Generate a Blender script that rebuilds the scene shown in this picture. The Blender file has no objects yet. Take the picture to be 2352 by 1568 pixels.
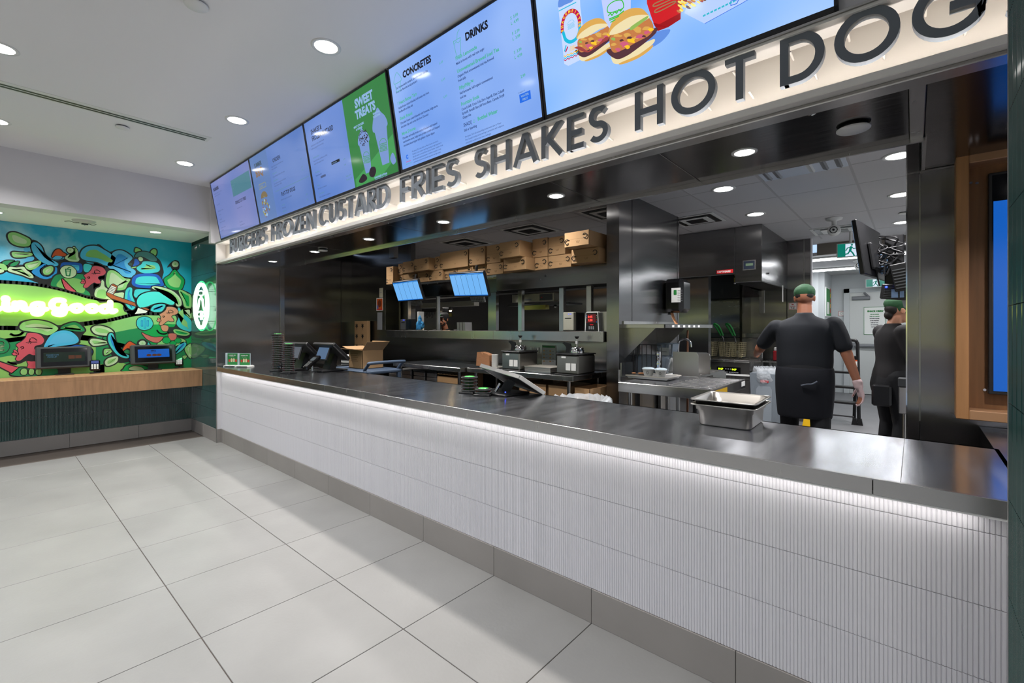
import bpy, bmesh, math, random
from mathutils import Vector, Matrix
random.seed(7)
SC = bpy.context.scene
COL = SC.collection
PI = math.pi

# ------------------------------------------------------------------ camera, world, exposure
H = 1.341
TH = math.radians(41.17); SN = math.sin(TH); CS = math.cos(TH); FP = 1055.5; U0 = 1176.0; V0 = 752.1
cd = bpy.data.cameras.new('camera'); cam = bpy.data.objects.new('camera', cd); COL.objects.link(cam)
cam.location = (0, 0, H); cam.rotation_euler = (PI/2, 0, TH)
cd.sensor_width = 36; cd.lens = FP/2352*36; cd.shift_y = -(784-V0)/2352; cd.clip_start = 0.02
SC.camera = cam
SC.view_settings.view_transform = 'Standard'; SC.view_settings.look = 'None'
SC.view_settings.gamma = 1; SC.view_settings.use_curve_mapping = False
SC.view_settings.exposure = 0.09
SC.cycles.max_bounces = 8; SC.cycles.diffuse_bounces = 4; SC.cycles.glossy_bounces = 5
SC.cycles.transmission_bounces = 6; SC.cycles.transparent_max_bounces = 12
SC.cycles.sample_clamp_indirect = 4.0; SC.cycles.caustics_reflective = False; SC.cycles.caustics_refractive = False
wd = bpy.data.worlds.new('mall_daylight'); SC.world = wd; wd.use_nodes = True
wn = wd.node_tree.nodes; wl = wd.node_tree.links; wn['Background'].inputs[1].default_value = 1.25
wtc = wn.new('ShaderNodeTexCoord'); wsx = wn.new('ShaderNodeSeparateXYZ'); wcr = wn.new('ShaderNodeValToRGB'); wmr = wn.new('ShaderNodeMapRange')
wmr.inputs['From Min'].default_value = -0.2; wmr.inputs['From Max'].default_value = 0.3
wl.new(wtc.outputs['Generated'], wsx.inputs[0]); wl.new(wsx.outputs['Z'], wmr.inputs['Value']); wl.new(wmr.outputs['Result'], wcr.inputs['Fac']); wl.new(wcr.outputs['Color'], wn['Background'].inputs[0])
_e = wcr.color_ramp.elements; _e[0].position = 0.0; _e[0].color = (.30, .30, .26, 1); _e[1].position = 1.0; _e[1].color = (.62, .74, .92, 1)      # paving, lawn and trees, then sky
for _p, _c in ((.38, (.34, .35, .22, 1)), (.42, (.78, .78, .26, 1)), (.49, (.50, .55, .22, 1)), (.53, (.12, .20, .16, 1)), (.58, (.30, .46, .74, 1)), (.75, (.50, .66, .95, 1))): _q = _e.new(_p); _q.color = _c

def disk_light(name, loc, power, r=0.05, color=(1, 0.96, 0.91), spread=math.radians(130), rot=(0, 0, 0)):
    l = bpy.data.lights.new(name, 'AREA'); l.shape = 'DISK'; l.size = 2*r; l.energy = power; l.color = color; l.spread = spread
    o = bpy.data.objects.new(name, l); o.location = loc; o.rotation_euler = rot; COL.objects.link(o); return o
def strip_light(name, loc, sx, sy, power, color=(1, 0.96, 0.91), rot=(0, 0, 0), spread=PI):
    l = bpy.data.lights.new(name, 'AREA'); l.shape = 'RECTANGLE'; l.size = sx; l.size_y = sy; l.energy = power; l.color = color; l.spread = spread
    o = bpy.data.objects.new(name, l); o.location = loc; o.rotation_euler = rot; COL.objects.link(o); return o

P_CEIL, P_ALC, P_SOFF, P_KIT = 9.5, 7, 8, 22
CEIL_LAMPS = [(x, y) for x in (-2.55, -3.98, -5.41) for y in (1.288, 0.05)] + [(x, y) for x in (-2.55, -3.98, -5.41, -1.12, 0.31) for y in (-1.2, -2.5)] + [(0.31, 0.05), (-1.12, 0.05)]
ALC_LAMPS = [(-6.63, 1.293), (-6.63, 0.05), (-6.63, -1.2)]
SOFF_LAMPS = [(-5.66, 2.21), (-4.612, 2.21), (-3.60, 2.21), (-2.60, 2.21), (-1.587, 2.21), (-0.565, 2.21), (0.45, 2.21)]
KIT_LAMPS = [(-1.30, 4.40), (-1.32, 5.61), (-0.08, 4.39), (-0.09, 5.69), (-0.10, 7.2)]
for x, y in CEIL_LAMPS: disk_light('ceiling_lamp', (x, y, 2.935), P_CEIL, 0.055, (1, 0.985, 0.97))
for x, y in ALC_LAMPS: disk_light('alcove_lamp', (x, y, 2.43), P_ALC, 0.045, (1, 0.985, 0.97))
for x, y in SOFF_LAMPS: disk_light('soffit_lamp', (x, y, 2.105), P_SOFF, 0.04, (1, 0.95, 0.9))
for x, y in KIT_LAMPS: disk_light('kitchen_lamp', (x, y, 2.58), P_KIT, 0.07, (1, 0.98, 0.98))
for x, y in ((-2.6, 3.15), (-4.2, 3.15), (-5.8, 3.15)): disk_light('front_line_lamp', (x, y, 2.58), 15, 0.07, (1, 0.97, 0.94))  # unseen lamps added behind the soffit to brighten the cartons
for x, y in ((-3.2, 5.0), (-4.9, 5.0), (-6.3, 5.0)): disk_light('cook_line_lamp', (x, y, 2.58), 22, 0.07, (1, 0.95, 0.88))
disk_light('hood_lamp', (-2.35, 6.95, 1.93), 9, .08, (1, .93, .78)); disk_light('hood_lamp', (-3.0, 6.95, 1.93), 6, .08, (1, .93, .78))  # unseen lamps added under the hood to lift the dark fryer wall
strip_light('counter_led', (-2.97, 1.782, 0.828), 6.2, 0.012, 3.6, (1, 0.97, 0.95))
strip_light('sign_led', (-2.8, 1.80, 2.118), 6.4, 0.015, 15, (1, 0.93, 0.86), rot=(PI, 0, 0))
strip_light('sign_led_top', (-2.8, 1.80, 2.300), 6.4, 0.012, 0.6, (1, 0.90, 0.80))

# ------------------------------------------------------------------ helpers
def at(u, v, X=None, Y=None, Z=None):
    a = (u-U0)/FP; b = (V0-v)/FP
    D = (-SN+a*CS, CS+a*SN, b)
    t = X/D[0] if X is not None else (Y/D[1] if Y is not None else (Z-H)/D[2])
    return Vector((t*D[0], t*D[1], H+t*D[2]))
def lin(c):
    return tuple(((x/255)/12.92 if x/255 <= 0.04045 else ((x/255+0.055)/1.055)**2.4) for x in c)
MATS = {}
def mat(name, rgb=(128, 128, 128), rough=0.5, metal=0.0, emit=None, strength=1.0, alpha=None, trans=0.0, spec=0.5, coat=0.0,
        noise=None, bump=None, rand=0.0, ior=1.45):
    """rgb sRGB 0-255. noise=(scale, amount, stretch_xyz) tints the colour; bump=(scale, strength, stretch_xyz)."""
    if name in MATS: return MATS[name]
    m = bpy.data.materials.new(name); m.use_nodes = True; MATS[name] = m
    nt = m.node_tree; n = nt.nodes; L = nt.links; b = n['Principled BSDF']
    c = lin(rgb)+(1,)
    b.inputs['Base Color'].default_value = c; b.inputs['Roughness'].default_value = rough; b.inputs['Metallic'].default_value = metal
    b.inputs['Specular IOR Level'].default_value = spec; b.inputs['IOR'].default_value = ior
    if coat: b.inputs['Coat Weight'].default_value = coat; b.inputs['Coat Roughness'].default_value = 0.05
    if trans: b.inputs['Transmission Weight'].default_value = trans
    if emit is not None:
        b.inputs['Emission Color'].default_value = lin(emit)+(1,); b.inputs['Emission Strength'].default_value = strength
    if alpha is not None: b.inputs['Alpha'].default_value = alpha
    def coords(st):
        g = n.new('ShaderNodeNewGeometry'); mp = n.new('ShaderNodeMapping'); mp.inputs['Scale'].default_value = st
        L.new(g.outputs['Position'], mp.inputs['Vector']); return mp.outputs['Vector']
    if noise or rand:
        hsv = n.new('ShaderNodeHueSaturation'); hsv.inputs['Color'].default_value = c
        val = None
        if noise:
            tx = n.new('ShaderNodeTexNoise'); tx.inputs['Scale'].default_value = noise[0]; tx.inputs['Detail'].default_value = 5
            L.new(coords(noise[2] if len(noise) > 2 else (1, 1, 1)), tx.inputs['Vector'])
            mr = n.new('ShaderNodeMapRange'); mr.inputs['From Min'].default_value = 0.3; mr.inputs['From Max'].default_value = 0.7
            mr.inputs['To Min'].default_value = 1-noise[1]; mr.inputs['To Max'].default_value = 1+noise[1]
            L.new(tx.outputs['Fac'], mr.inputs['Value']); val = mr.outputs['Result']
        if rand:
            oi = n.new('ShaderNodeObjectInfo'); r2 = n.new('ShaderNodeMapRange')
            r2.inputs['To Min'].default_value = 1-rand; r2.inputs['To Max'].default_value = 1+rand
            L.new(oi.outputs['Random'], r2.inputs['Value'])
            if val is None: val = r2.outputs['Result']
            else:
                mm = n.new('ShaderNodeMath'); mm.operation = 'MULTIPLY'; L.new(val, mm.inputs[0]); L.new(r2.outputs['Result'], mm.inputs[1]); val = mm.outputs[0]
        L.new(val, hsv.inputs['Value']); L.new(hsv.outputs['Color'], b.inputs['Base Color'])
    if bump:
        tx = n.new('ShaderNodeTexNoise'); tx.inputs['Scale'].default_value = bump[0]; tx.inputs['Detail'].default_value = bump[3] if len(bump) > 3 else 2
        L.new(coords(bump[2] if len(bump) > 2 else (1, 1, 1)), tx.inputs['Vector'])
        bp = n.new('ShaderNodeBump'); bp.inputs['Strength'].default_value = 1.0; bp.inputs['Distance'].default_value = bump[1]
        L.new(tx.outputs['Fac'], bp.inputs['Height']); L.new(bp.outputs['Normal'], b.inputs['Normal'])
    return m
def steel_mat(name, rgb=(190, 190, 192), rough=0.2, wave=(0.9, 0.012), brush=(1, 1, 60), brush_amt=0.09, stretch=(1, 1, 1), aniso=0.0, flat=False):
    """brushed sheet steel: slow waves in the sheet, fine brushing in the gloss, faint scratches"""
    if name in MATS: return MATS[name]
    m = bpy.data.materials.new(name); m.use_nodes = True; MATS[name] = m
    nt = m.node_tree; n = nt.nodes; L = nt.links; b = n['Principled BSDF']
    b.inputs['Metallic'].default_value = 1; b.inputs['Base Color'].default_value = lin(rgb)+(1,)
    g = n.new('ShaderNodeNewGeometry')
    def tex(scale, st, detail=2):
        mp = n.new('ShaderNodeMapping'); mp.inputs['Scale'].default_value = st; L.new(g.outputs['Position'], mp.inputs['Vector'])
        tx = n.new('ShaderNodeTexNoise'); tx.inputs['Scale'].default_value = scale; tx.inputs['Detail'].default_value = detail
        L.new(mp.outputs['Vector'], tx.inputs['Vector']); return tx.outputs['Fac']
    mr = n.new('ShaderNodeMapRange'); mr.inputs['To Min'].default_value = rough-brush_amt; mr.inputs['To Max'].default_value = rough+brush_amt
    L.new(tex(3, brush, 3), mr.inputs['Value']); L.new(mr.outputs['Result'], b.inputs['Roughness'])
    b1 = n.new('ShaderNodeBump'); b1.inputs['Strength'].default_value = 1; b1.inputs['Distance'].default_value = wave[1]
    L.new(tex(wave[0], stretch, 1), b1.inputs['Height'])
    L.new(b1.outputs['Normal'], b.inputs['Normal'])
    if aniso:
        b.inputs['Anisotropic'].default_value = aniso
        if flat:
            cv = n.new('ShaderNodeCombineXYZ'); cv.inputs[1].default_value = 1.0; L.new(cv.outputs[0], b.inputs['Tangent'])
        else:
            cv = n.new('ShaderNodeVectorMath'); cv.operation = 'CROSS_PRODUCT'; cv.inputs[1].default_value = (0, 0, 1); L.new(g.outputs['Normal'], cv.inputs[0]); L.new(cv.outputs[0], b.inputs['Tangent'])
    return m

class MB:
    def __init__(s): s.v = []; s.f = []; s.mi = []; s.sm = []; s.mats = []
    def m(s, material):
        if material not in s.mats: s.mats.append(material)
        return s.mats.index(material)
    def add(s, vs, fs, material, smooth=False, M=None):
        o = len(s.v); k = s.m(material)
        for p in vs: s.v.append(tuple(M @ Vector(p)) if M else tuple(p))
        for f in fs: s.f.append([i+o for i in f]); s.mi.append(k); s.sm.append(smooth)
        return s
    def box(s, x0, x1, y0, y1, z0, z1, material, c=0.0, M=None):
        if x0 > x1: x0, x1 = x1, x0
        if y0 > y1: y0, y1 = y1, y0
        if z0 > z1: z0, z1 = z1, z0
        c = min(c, (x1-x0)*.45, (y1-y0)*.45, (z1-z0)*.45)
        if c <= 0:
            vs = [(x, y, z) for x in (x0, x1) for y in (y0, y1) for z in (z0, z1)]
            fs = [(0, 1, 3, 2), (4, 6, 7, 5), (0, 4, 5, 1), (2, 3, 7, 6), (0, 2, 6, 4), (1, 5, 7, 3)]
            return s.add(vs, fs, material, M=M)
        bm = bmesh.new(); bmesh.ops.create_cube(bm, size=1)
        for v in bm.verts: v.co = Vector(((x0+x1)/2+v.co.x*(x1-x0), (y0+y1)/2+v.co.y*(y1-y0), (z0+z1)/2+v.co.z*(z1-z0)))
        bmesh.ops.bevel(bm, geom=bm.edges[:], offset=c, segments=1, affect='EDGES')
        bm.verts.ensure_lookup_table()
        s.add([v.co[:] for v in bm.verts], [[v.index for v in f.verts] for f in bm.faces], material, M=M); bm.free(); return s
    def prism(s, poly, axis, a0, a1, material, M=None, smooth=False):
        """poly 2D list; axis 'x': poly is (y,z); 'y': (x,z); 'z': (x,y)"""
        n = len(poly)
        def mk(p, a): return {'x': (a, p[0], p[1]), 'y': (p[0], a, p[1]), 'z': (p[0], p[1], a)}[axis]
        vs = [mk(p, a0) for p in poly]+[mk(p, a1) for p in poly]
        s.add(vs, [list(range(n))[::-1], list(range(n, 2*n))], material, M=M)
        return s.add(vs, [(i, (i+1) % n, n+(i+1) % n, n+i) for i in range(n)], material, smooth, M=M)
    def lathe(s, prof, material, c=(0, 0, 0), seg=24, smooth=True, M=None, sx=1, sy=1):
        vs = []; fs = []
        for r, z in prof:
            for k in range(seg):
                a = 2*PI*k/seg; vs.append((c[0]+r*math.cos(a)*sx, c[1]+r*math.sin(a)*sy, c[2]+z))
        for i in range(len(prof)-1):
            for k in range(seg):
                k2 = (k+1) % seg; fs.append((i*seg+k, i*seg+k2, (i+1)*seg+k2, (i+1)*seg+k))
        fs2 = [list(range(seg))[::-1], [(len(prof)-1)*seg+k for k in range(seg)]]
        s.add(vs, fs, material, smooth, M=M); s.add(vs, fs2, material, False, M=M); return s
    def tube(s, pts, r, material, seg=8, closed=False, smooth=True, flat=None):
        pts = [Vector(p) for p in pts]; n = len(pts); vs = []; fs = []
        rr = r if isinstance(r, (list, tuple)) else [r]*n
        prev = None
        for i in range(n):
            if closed: t = pts[(i+1) % n]-pts[i-1]
            else: t = pts[min(i+1, n-1)]-pts[max(i-1, 0)]
            t = t.normalized() if t.length > 1e-9 else Vector((0, 0, 1))
            if prev is None:
                ref = Vector((0, 0, 1)) if abs(t.z) < 0.9 else Vector((1, 0, 0)); a = t.cross(ref).normalized()
            else:
                a = (prev-t*prev.dot(t)); a = a.normalized() if a.length > 1e-6 else t.orthogonal().normalized()
            prev = a; b = t.cross(a)
            for k in range(seg):
                w = 2*PI*k/seg; vs.append(pts[i]+(a*math.cos(w)+b*math.sin(w))*rr[i])
        m = n if closed else n-1
        for i in range(m):
            for k in range(seg):
                k2 = (k+1) % seg; j = (i+1) % n; fs.append((i*seg+k, i*seg+k2, j*seg+k2, j*seg+k))
        s.add(vs, fs, material, smooth)
        if not closed: s.add(vs, [list(range(seg))[::-1], [(n-1)*seg+k for k in range(seg)]], material)
        return s
    def bar(s, p, q, w, material, h=None):
        """square bar between two points"""
        p = Vector(p); q = Vector(q); t = (q-p).normalized(); ref = Vector((0, 0, 1)) if abs(t.z) < 0.9 else Vector((0, 1, 0))
        a = t.cross(ref).normalized()*w/2; b = t.cross(a).normalized()*(h or w)/2
        vs = [x+sa*a+sb*b for x in (p, q) for sa, sb in ((-1, -1), (1, -1), (1, 1), (-1, 1))]
        return s.add(vs, [(0, 1, 2, 3), (7, 6, 5, 4), (0, 4, 5, 1), (1, 5, 6, 2), (2, 6, 7, 3), (3, 7, 4, 0)], material)
    def ball(s, c, r, material, seg=16, rings=10, sc=(1, 1, 1)):
        prof = [(math.sin(PI*i/rings)*r, -math.cos(PI*i/rings)*r*sc[2]) for i in range(rings+1)]
        prof[0] = (1e-4, prof[0][1]); prof[-1] = (1e-4, prof[-1][1])
        return s.lathe(prof, material, c, seg, sx=sc[0], sy=sc[1])
    def build(s, name, parent=None, loc=None, rot=None):
        me = bpy.data.meshes.new(name); me.from_pydata(s.v, [], s.f)
        for m_ in s.mats: me.materials.append(m_)
        me.polygons.foreach_set('material_index', s.mi); me.polygons.foreach_set('use_smooth', s.sm)
        bm = bmesh.new(); bm.from_mesh(me); bmesh.ops.recalc_face_normals(bm, faces=bm.faces[:]); bm.to_mesh(me); bm.free()
        me.update()
        o = bpy.data.objects.new(name, me); COL.objects.link(o)
        if parent is not None: o.parent = parent
        if loc is not None: o.location = loc
        if rot is not None: o.rotation_euler = rot
        return o
def tag(o, label=None, cat=None, group=None, kind=None):
    if label: o['label'] = label
    if cat: o['category'] = cat
    if group: o['group'] = group
    if kind: o['kind'] = kind
    return o
def thing(name, label, cat, loc=(0, 0, 0), rz=0.0, group=None):
    o = bpy.data.objects.new(name, None); COL.objects.link(o); o.location = loc; o.rotation_euler = (0, 0, rz); o.empty_display_size = 0.1
    return tag(o, label, cat, group)
def struct(name, mb, parent=None, label=None):
    o = mb.build(name, parent)
    if parent is None: o['kind'] = 'structure'
    if label: o['label'] = label
    return o
def sroot(name, loc=(0, 0, 0)):
    o = bpy.data.objects.new(name, None); COL.objects.link(o); o.location = loc; o['kind'] = 'structure'; return o
def copy_tree(o, parent=None):
    c = o.copy(); COL.objects.link(c); c.parent = parent
    for ch in list(o.children): copy_tree(ch, c)
    return c
def inst(src, parent, loc, rot=None):
    c = src.copy(); COL.objects.link(c); c.parent = parent; c.location = loc
    if rot is not None: c.rotation_euler = rot
    return c
def smooth_closed(pts, k=6):
    n = len(pts); out = []
    for i in range(n):
        p0, p1, p2, p3 = (Vector(pts[(i+j-1) % n]) for j in range(4))
        for t in [q/k for q in range(k)]:
            out.append(0.5*((2*p1)+(p2-p0)*t+(2*p0-5*p1+4*p2-p3)*t*t+(3*p1-p0-3*p2+p3)*t**3))
    return out
def smooth_open(pts, k=6):
    n = len(pts); out = []
    P = [Vector(p) for p in pts]; P = [2*P[0]-P[1]]+P+[2*P[-1]-P[-2]]
    for i in range(n-1):
        p0, p1, p2, p3 = P[i:i+4]
        for t in [q/k for q in range(k)]:
            out.append(0.5*((2*p1)+(p2-p0)*t+(2*p0-5*p1+4*p2-p3)*t*t+(3*p1-p0-3*p2+p3)*t**3))
    out.append(P[-2]); return out
def text_geo(s, size, align='LEFT', bold=0.0, extrude=0.0):
    cu = bpy.data.curves.new('t', 'FONT'); cu.body = s; cu.size = size; cu.align_x = align; cu.offset = bold; cu.extrude = extrude; cu.resolution_u = 2
    o = bpy.data.objects.new('t', cu); COL.objects.link(o); dg = bpy.context.evaluated_depsgraph_get()
    me = bpy.data.meshes.new_from_object(o.evaluated_get(dg)); vs = [v.co.copy() for v in me.vertices]; fs = [list(p.vertices) for p in me.polygons]
    bpy.data.objects.remove(o); bpy.data.curves.remove(cu); bpy.data.meshes.remove(me); return vs, fs
def put_text(mb, s, size, material, M, align='LEFT', bold=0.0, sx=1.0, extrude=0.0):
    """text in the local xy plane of M"""
    vs, fs = text_geo(s, size, align, bold, extrude)
    mb.add([(v.x*sx, v.y, v.z) for v in vs], fs, material, M=M)
def frame(o, x, y):
    """matrix with origin o, x axis x, y axis y"""
    x = Vector(x).normalized(); y = Vector(y); y = (y-x*y.dot(x)).normalized(); z = x.cross(y)
    return Matrix(((x.x, y.x, z.x, o[0]), (x.y, y.y, z.y, o[1]), (x.z, y.z, z.z, o[2]), (0, 0, 0, 1)))

# ------------------------------------------------------------------ materials
M_WHITE = mat('ceiling_paint', (236, 235, 236), 0.85)
M_WALLP = mat('wall_paint', (214, 212, 215), 0.8)
M_FLOOR = mat('porcelain_floor', (141, 140, 138), 0.42, noise=(2.3, 0.085, (1, 1, 1)), bump=(60, 0.0006), rand=0.025)
M_GROUT = mat('floor_grout', (96, 88, 82), 0.9)
M_BASE = mat('base_tile', (142, 137, 132), 0.5, noise=(2.2, 0.08), rand=0.04)
M_WT = mat('white_tile', (210, 208, 211), 0.35, rand=0.012)
M_WG = mat('white_grout', (205, 203, 205), 0.8)
M_GT = mat('green_tile', (22, 66, 62), 0.16, rand=0.10, noise=(1.3, 0.25), coat=1.0)
M_GG = mat('green_grout', (20, 46, 42), 0.7)
M_STEEL = steel_mat('brushed_steel', (142, 141, 142), 0.24, (0.9, 0.03), (1, 1, 12), 0.05, (.7, .7, 1.8), .88)
M_STEELH = steel_mat('counter_steel', (192, 194, 200), 0.20, (1.6, 0.006), (8, 1, 1), 0.06, (1, 1, 1), .7, True)
M_STEELD = steel_mat('dark_steel', (104, 101, 99), 0.16, (0.8, 0.012), (2, 40, 1), 0.07)
M_STEELW = steel_mat('wall_steel', (138, 136, 136), 0.25, (1.0, 0.045), (1, 1, 12), 0.04, (0.5, 0.5, 2.2), .9)
M_STEELP = steel_mat('plain_steel', (186, 184, 182), 0.26, (1.5, 0.001), (5, 5, 1), 0.04)
M_PAN = steel_mat('pan_steel', (178, 175, 170), 0.30, (2, 0.001), (3, 3, 1), 0.04)
M_CHROME = mat('chrome', (215, 215, 218), 0.08, 1.0)
M_ALU = mat('aluminium', (176, 174, 172), 0.4, 1.0)
M_BLK = mat('black_plastic', (22, 22, 24), 0.38)
M_BLKG = mat('gloss_black', (10, 10, 12), 0.12, coat=0.4)
M_DGREY = mat('dark_grey_plastic', (62, 64, 66), 0.5)
M_GREY = mat('grey_plastic', (128, 130, 134), 0.5)
M_WPL = mat('white_plastic', (226, 226, 224), 0.45)
M_PAPER = mat('paper', (235, 235, 232), 0.8)
M_OAK = mat('oak', (168, 128, 94), 0.45, noise=(3.0, 0.16, (1, 9, 1.2)), bump=(14, 0.0004, (1, 9, 1)))
M_OAKV = mat('oak_upright', (168, 122, 80), 0.45, noise=(3.0, 0.14, (14, 14, 1.0)), bump=(14, 0.0004, (12, 12, 1)))
M_CARD = mat('cardboard', (176, 140, 100), 0.8, noise=(4, 0.05), rand=0.07)
M_CARDD = mat('cardboard_edge', (120, 88, 58), 0.85)
M_BLUEG = mat('cart_blue_grey', (72, 88, 110), 0.5)
M_BIN = mat('bin_grey', (112, 120, 128), 0.5)
M_RED = mat('red_sign', (190, 24, 30), 0.5)
M_GREENP = mat('green_print', (44, 128, 62), 0.5)
M_GRNH = mat('green_handle', (20, 122, 50), 0.4)
M_SKIN = mat('skin_tone', (150, 98, 74), 0.5)
M_SKIN2 = mat('skin_tone_light', (196, 140, 112), 0.5)
M_SHIRT = mat('black_shirt', (13, 17, 24), 0.85)
M_TROUS = mat('black_trousers', (14, 15, 19), 0.85)
M_CAPG = mat('green_cap', (34, 74, 44), 0.8)
M_HAIR = mat('dark_hair', (26, 20, 18), 0.6)
M_GLOVE = mat('clear_glove', (206, 180, 180), 0.4, alpha=0.9)
M_SEAM = mat('seam_dark', (34, 33, 33), 0.6)
M_SEAML = mat('seam_light', (150, 148, 146), 0.3, 1.0)
M_CLEAR = mat('clear_plastic', (235, 240, 245), 0.06, trans=0.95, ior=1.2)
M_BAG = mat('clear_bag', (220, 225, 230), 0.25, alpha=0.35, bump=(22, 0.02))
def glow(name, rgb, strength, rough=0.25, spec=0.5):
    return mat(name, (12, 12, 12), rough, emit=rgb, strength=strength, spec=spec)
M_LAMP = glow('lamp_lens', (255, 252, 246), 14)
M_TUBE = glow('tube_light', (250, 252, 255), 9)
M_LED = glow('led_strip', (255, 246, 236), 7)
M_NEONY = glow('neon_warm', (244, 255, 138), 3.6)
M_NEONG = glow('neon_green_white', (200, 255, 220), 2.6)
M_NEONE = glow('neon_green_edge', (60, 255, 130), 2)

# ================================================================== THE SETTING
XL, YG, YF = -6.11, 1.765, 1.81        # left end of the counter, green wall face, counter tile face
# ---- floor: 610 mm porcelain tiles
TP = 0.6096; TX0 = -1.711; TY0 = YF
fl = sroot('floor')
b = MB(); b.box(-7.3, 2.8, -4.2, 1.80, -0.06, -0.004, M_GROUT); g = b.build('grout_bed', fl)
tb = MB(); tb.box(0, TP-0.004, 0, TP-0.004, -0.012, 0, M_FLOOR, c=0.0012); t0 = tb.build('tile', fl)
first = True
for j in range(0, 8):
    for i in range(-9, 6):
        x = TX0+i*TP+0.002; y = TY0-(j+1)*TP+0.002-0.163*0
        # the row beside the counter is a cut row: joints stand 0.59 m out from the counter, then every 0.61 m
        y = 1.2215-j*TP+0.002
        if x < -7.15: continue
        if first: t0.location = (x, y-0, 0); first = False
        else: inst(t0, fl, (x, y, 0))
# floor of the kitchen behind the counter
b = MB(); b.box(-7.5, 1.6, 1.86, 12.2, -0.06, 0, mat('kitchen_floor', (112, 112, 114), 0.45, noise=(3, 0.06))); struct('floor', b)
# ---- baseboards
def base_run(name, along, fixed, a0, a1, sgn, joints0, M_=M_BASE):
    r = sroot(name); a = joints0
    while a > a0: a -= TP
    while a < a1:
        s, e = max(a, a0)+0.001, min(a+TP, a1)-0.001; a += TP
        if e-s < 0.01: continue
        q = MB()
        if along == 'x': q.box(s, e, fixed, fixed+0.012*sgn, 0.0, 0.156, M_, c=0.0015)
        else: q.box(fixed, fixed+0.012*sgn, s, e, 0.0, 0.156, M_, c=0.0015)
        q.build('tile', r)
base_run('baseboard_counter', 'x', YF-0.004, XL, 0.19, 1, TX0)
base_run('baseboard_left', 'x', YG-0.003, -7.12, XL, 1, TX0)
base_run('baseboard_end', 'y', -7.12, -1.6, YG, 1, 1.2215-0.61)
b = MB(); b.box(XL-0.012, XL, YG, YF, 0, 0.156, M_BASE); struct('trim_1', b)

# ---- fluted tiles
def fluted(w, h, ribs, depth, material):
    """front face looks to -y, x 0..w, z 0..h, y 0 = rib tops"""
    q = MB(); g = 0.0002; pr = [(g, 0.008), (g, 0.0022)]
    p = (w-2*g)/ribs
    for k in range(ribs):
        x = g+k*p
        pr += [(x+p*.22, 0.0004), (x+p*.78, 0.0), (x+p*.97, depth)] if k < ribs-1 else [(x+p*.22, 0.0004), (x+p*.8, 0.0)]
    pr += [(w-g, 0.0022), (w-g, 0.008)]
    n = len(pr); vs = [(x, y, 0.001) for x, y in pr]+[(x, y, h-0.001) for x, y in pr]
    q.add(vs, [(i, i+1, n+i+1, n+i) for i in range(n-1)], material)
    q.add(vs, [list(range(n))[::-1], list(range(n, 2*n))], material)
    return q
TW, THH = 0.054, 0.2035
def tile_field(parent, origin, ax, ncols, rows, material, rz, ind_from=0, name='tile'):
    """origin = left bottom corner; ax = direction of columns; rows = list of (z0, h). columns before ind_from go into one stuff part"""
    protos = {}
    st = MB()
    for c_ in range(ncols):
        for (z0, h) in rows:
            loc = (origin[0]+ax[0]*c_*TW, origin[1]+ax[1]*c_*TW, z0)
            if c_ < ind_from:
                if h not in protos: protos[h] = [fluted(TW, h, 5, 0.0028, material), None]
                q = protos[h][0]; M = Matrix.Translation(loc) @ Matrix.Rotation(rz, 4, 'Z')
                o = len(st.v)
                st.add(q.v, q.f, material, M=M)
            else:
                if h not in protos: protos[h] = [fluted(TW, h, 5, 0.0028, material), None]
                if protos[h][1] is None:
                    protos[h][1] = protos[h][0].build(name, parent); protos[h][1].location = loc; protos[h][1].rotation_euler = (0, 0, rz)
                else: inst(protos[h][1], parent, loc)
    if st.v: s_ = st.build('far_tiles', parent); s_['kind'] = 'stuff'; return s_
# counter front wall
cf = sroot('wall_counter')
b = MB(); b.box(XL, 0.24, YF+0.006, YF+0.03, 0.0, 0.836, M_WG); b.build('backing', cf)
rowsC = [(0.1565, 0.010), (0.167, 0.2035), (0.3705, 0.2035), (0.574, 0.2035), (0.7775, 0.056)]
rowsC = [(0.157, 0.2125), (0.3695, 0.2035), (0.573, 0.2035), (0.7765, 0.056)]
ncol = int((0.22-XL)/TW)
tile_field(cf, (0.19-ncol*TW, YF, 0), (1, 0), ncol, rowsC, M_WT, 0, ind_from=ncol-74)
b = MB()
b.box(XL-0.02, XL, YG+0.002, YF+0.01, 0.156, 0.836, M_WT, c=0.002)
for z in (0.3695, 0.573, 0.7765): b.box(XL-0.001, XL+0.0005, YG+0.002, YF, z-0.001, z+0.001, M_WG)
struct('trim_2', b)
b = MB(); b.box(XL-0.006, XL+0.001, YG-0.006, YG+0.004, 0.0, 2.44, M_ALU); struct('trim_3', b)
# green side wall (faces -Y)
gs = sroot('wall_left')
b = MB(); b.box(-7.2, XL-0.004, YG+0.006, YG+0.20, 0.0, 2.96, M_GG); b.build('backing', gs)
rowsG = [(0.157, 0.2125)]+[(0.3695+k*0.2035, 0.2035) for k in range(10)]
rowsG[-1] = (rowsG[-1][0], 2.45-rowsG[-1][0]) if rowsG[-1][0]+0.2035 > 2.45 else rowsG[-1]
tile_field(gs, (XL-0.006-19*TW+0.0, YG, 0), (1, 0), 19, rowsG, M_GT, 0)
# end wall with the mural (faces +X)
XM = -7.12
ew = sroot('wall_end')
b = MB(); b.box(XM-0.2, XM-0.009, -4.2, YG+0.05, 0.0, 2.96, M_WALLP); b.build('plaster', ew)
rowsE = [(0.157, 0.2125), (0.3695, 0.2505)]
tile_field(ew, (XM, -1.15, 0), (0, 1), 54, rowsE, M_GT, PI/2)
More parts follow.
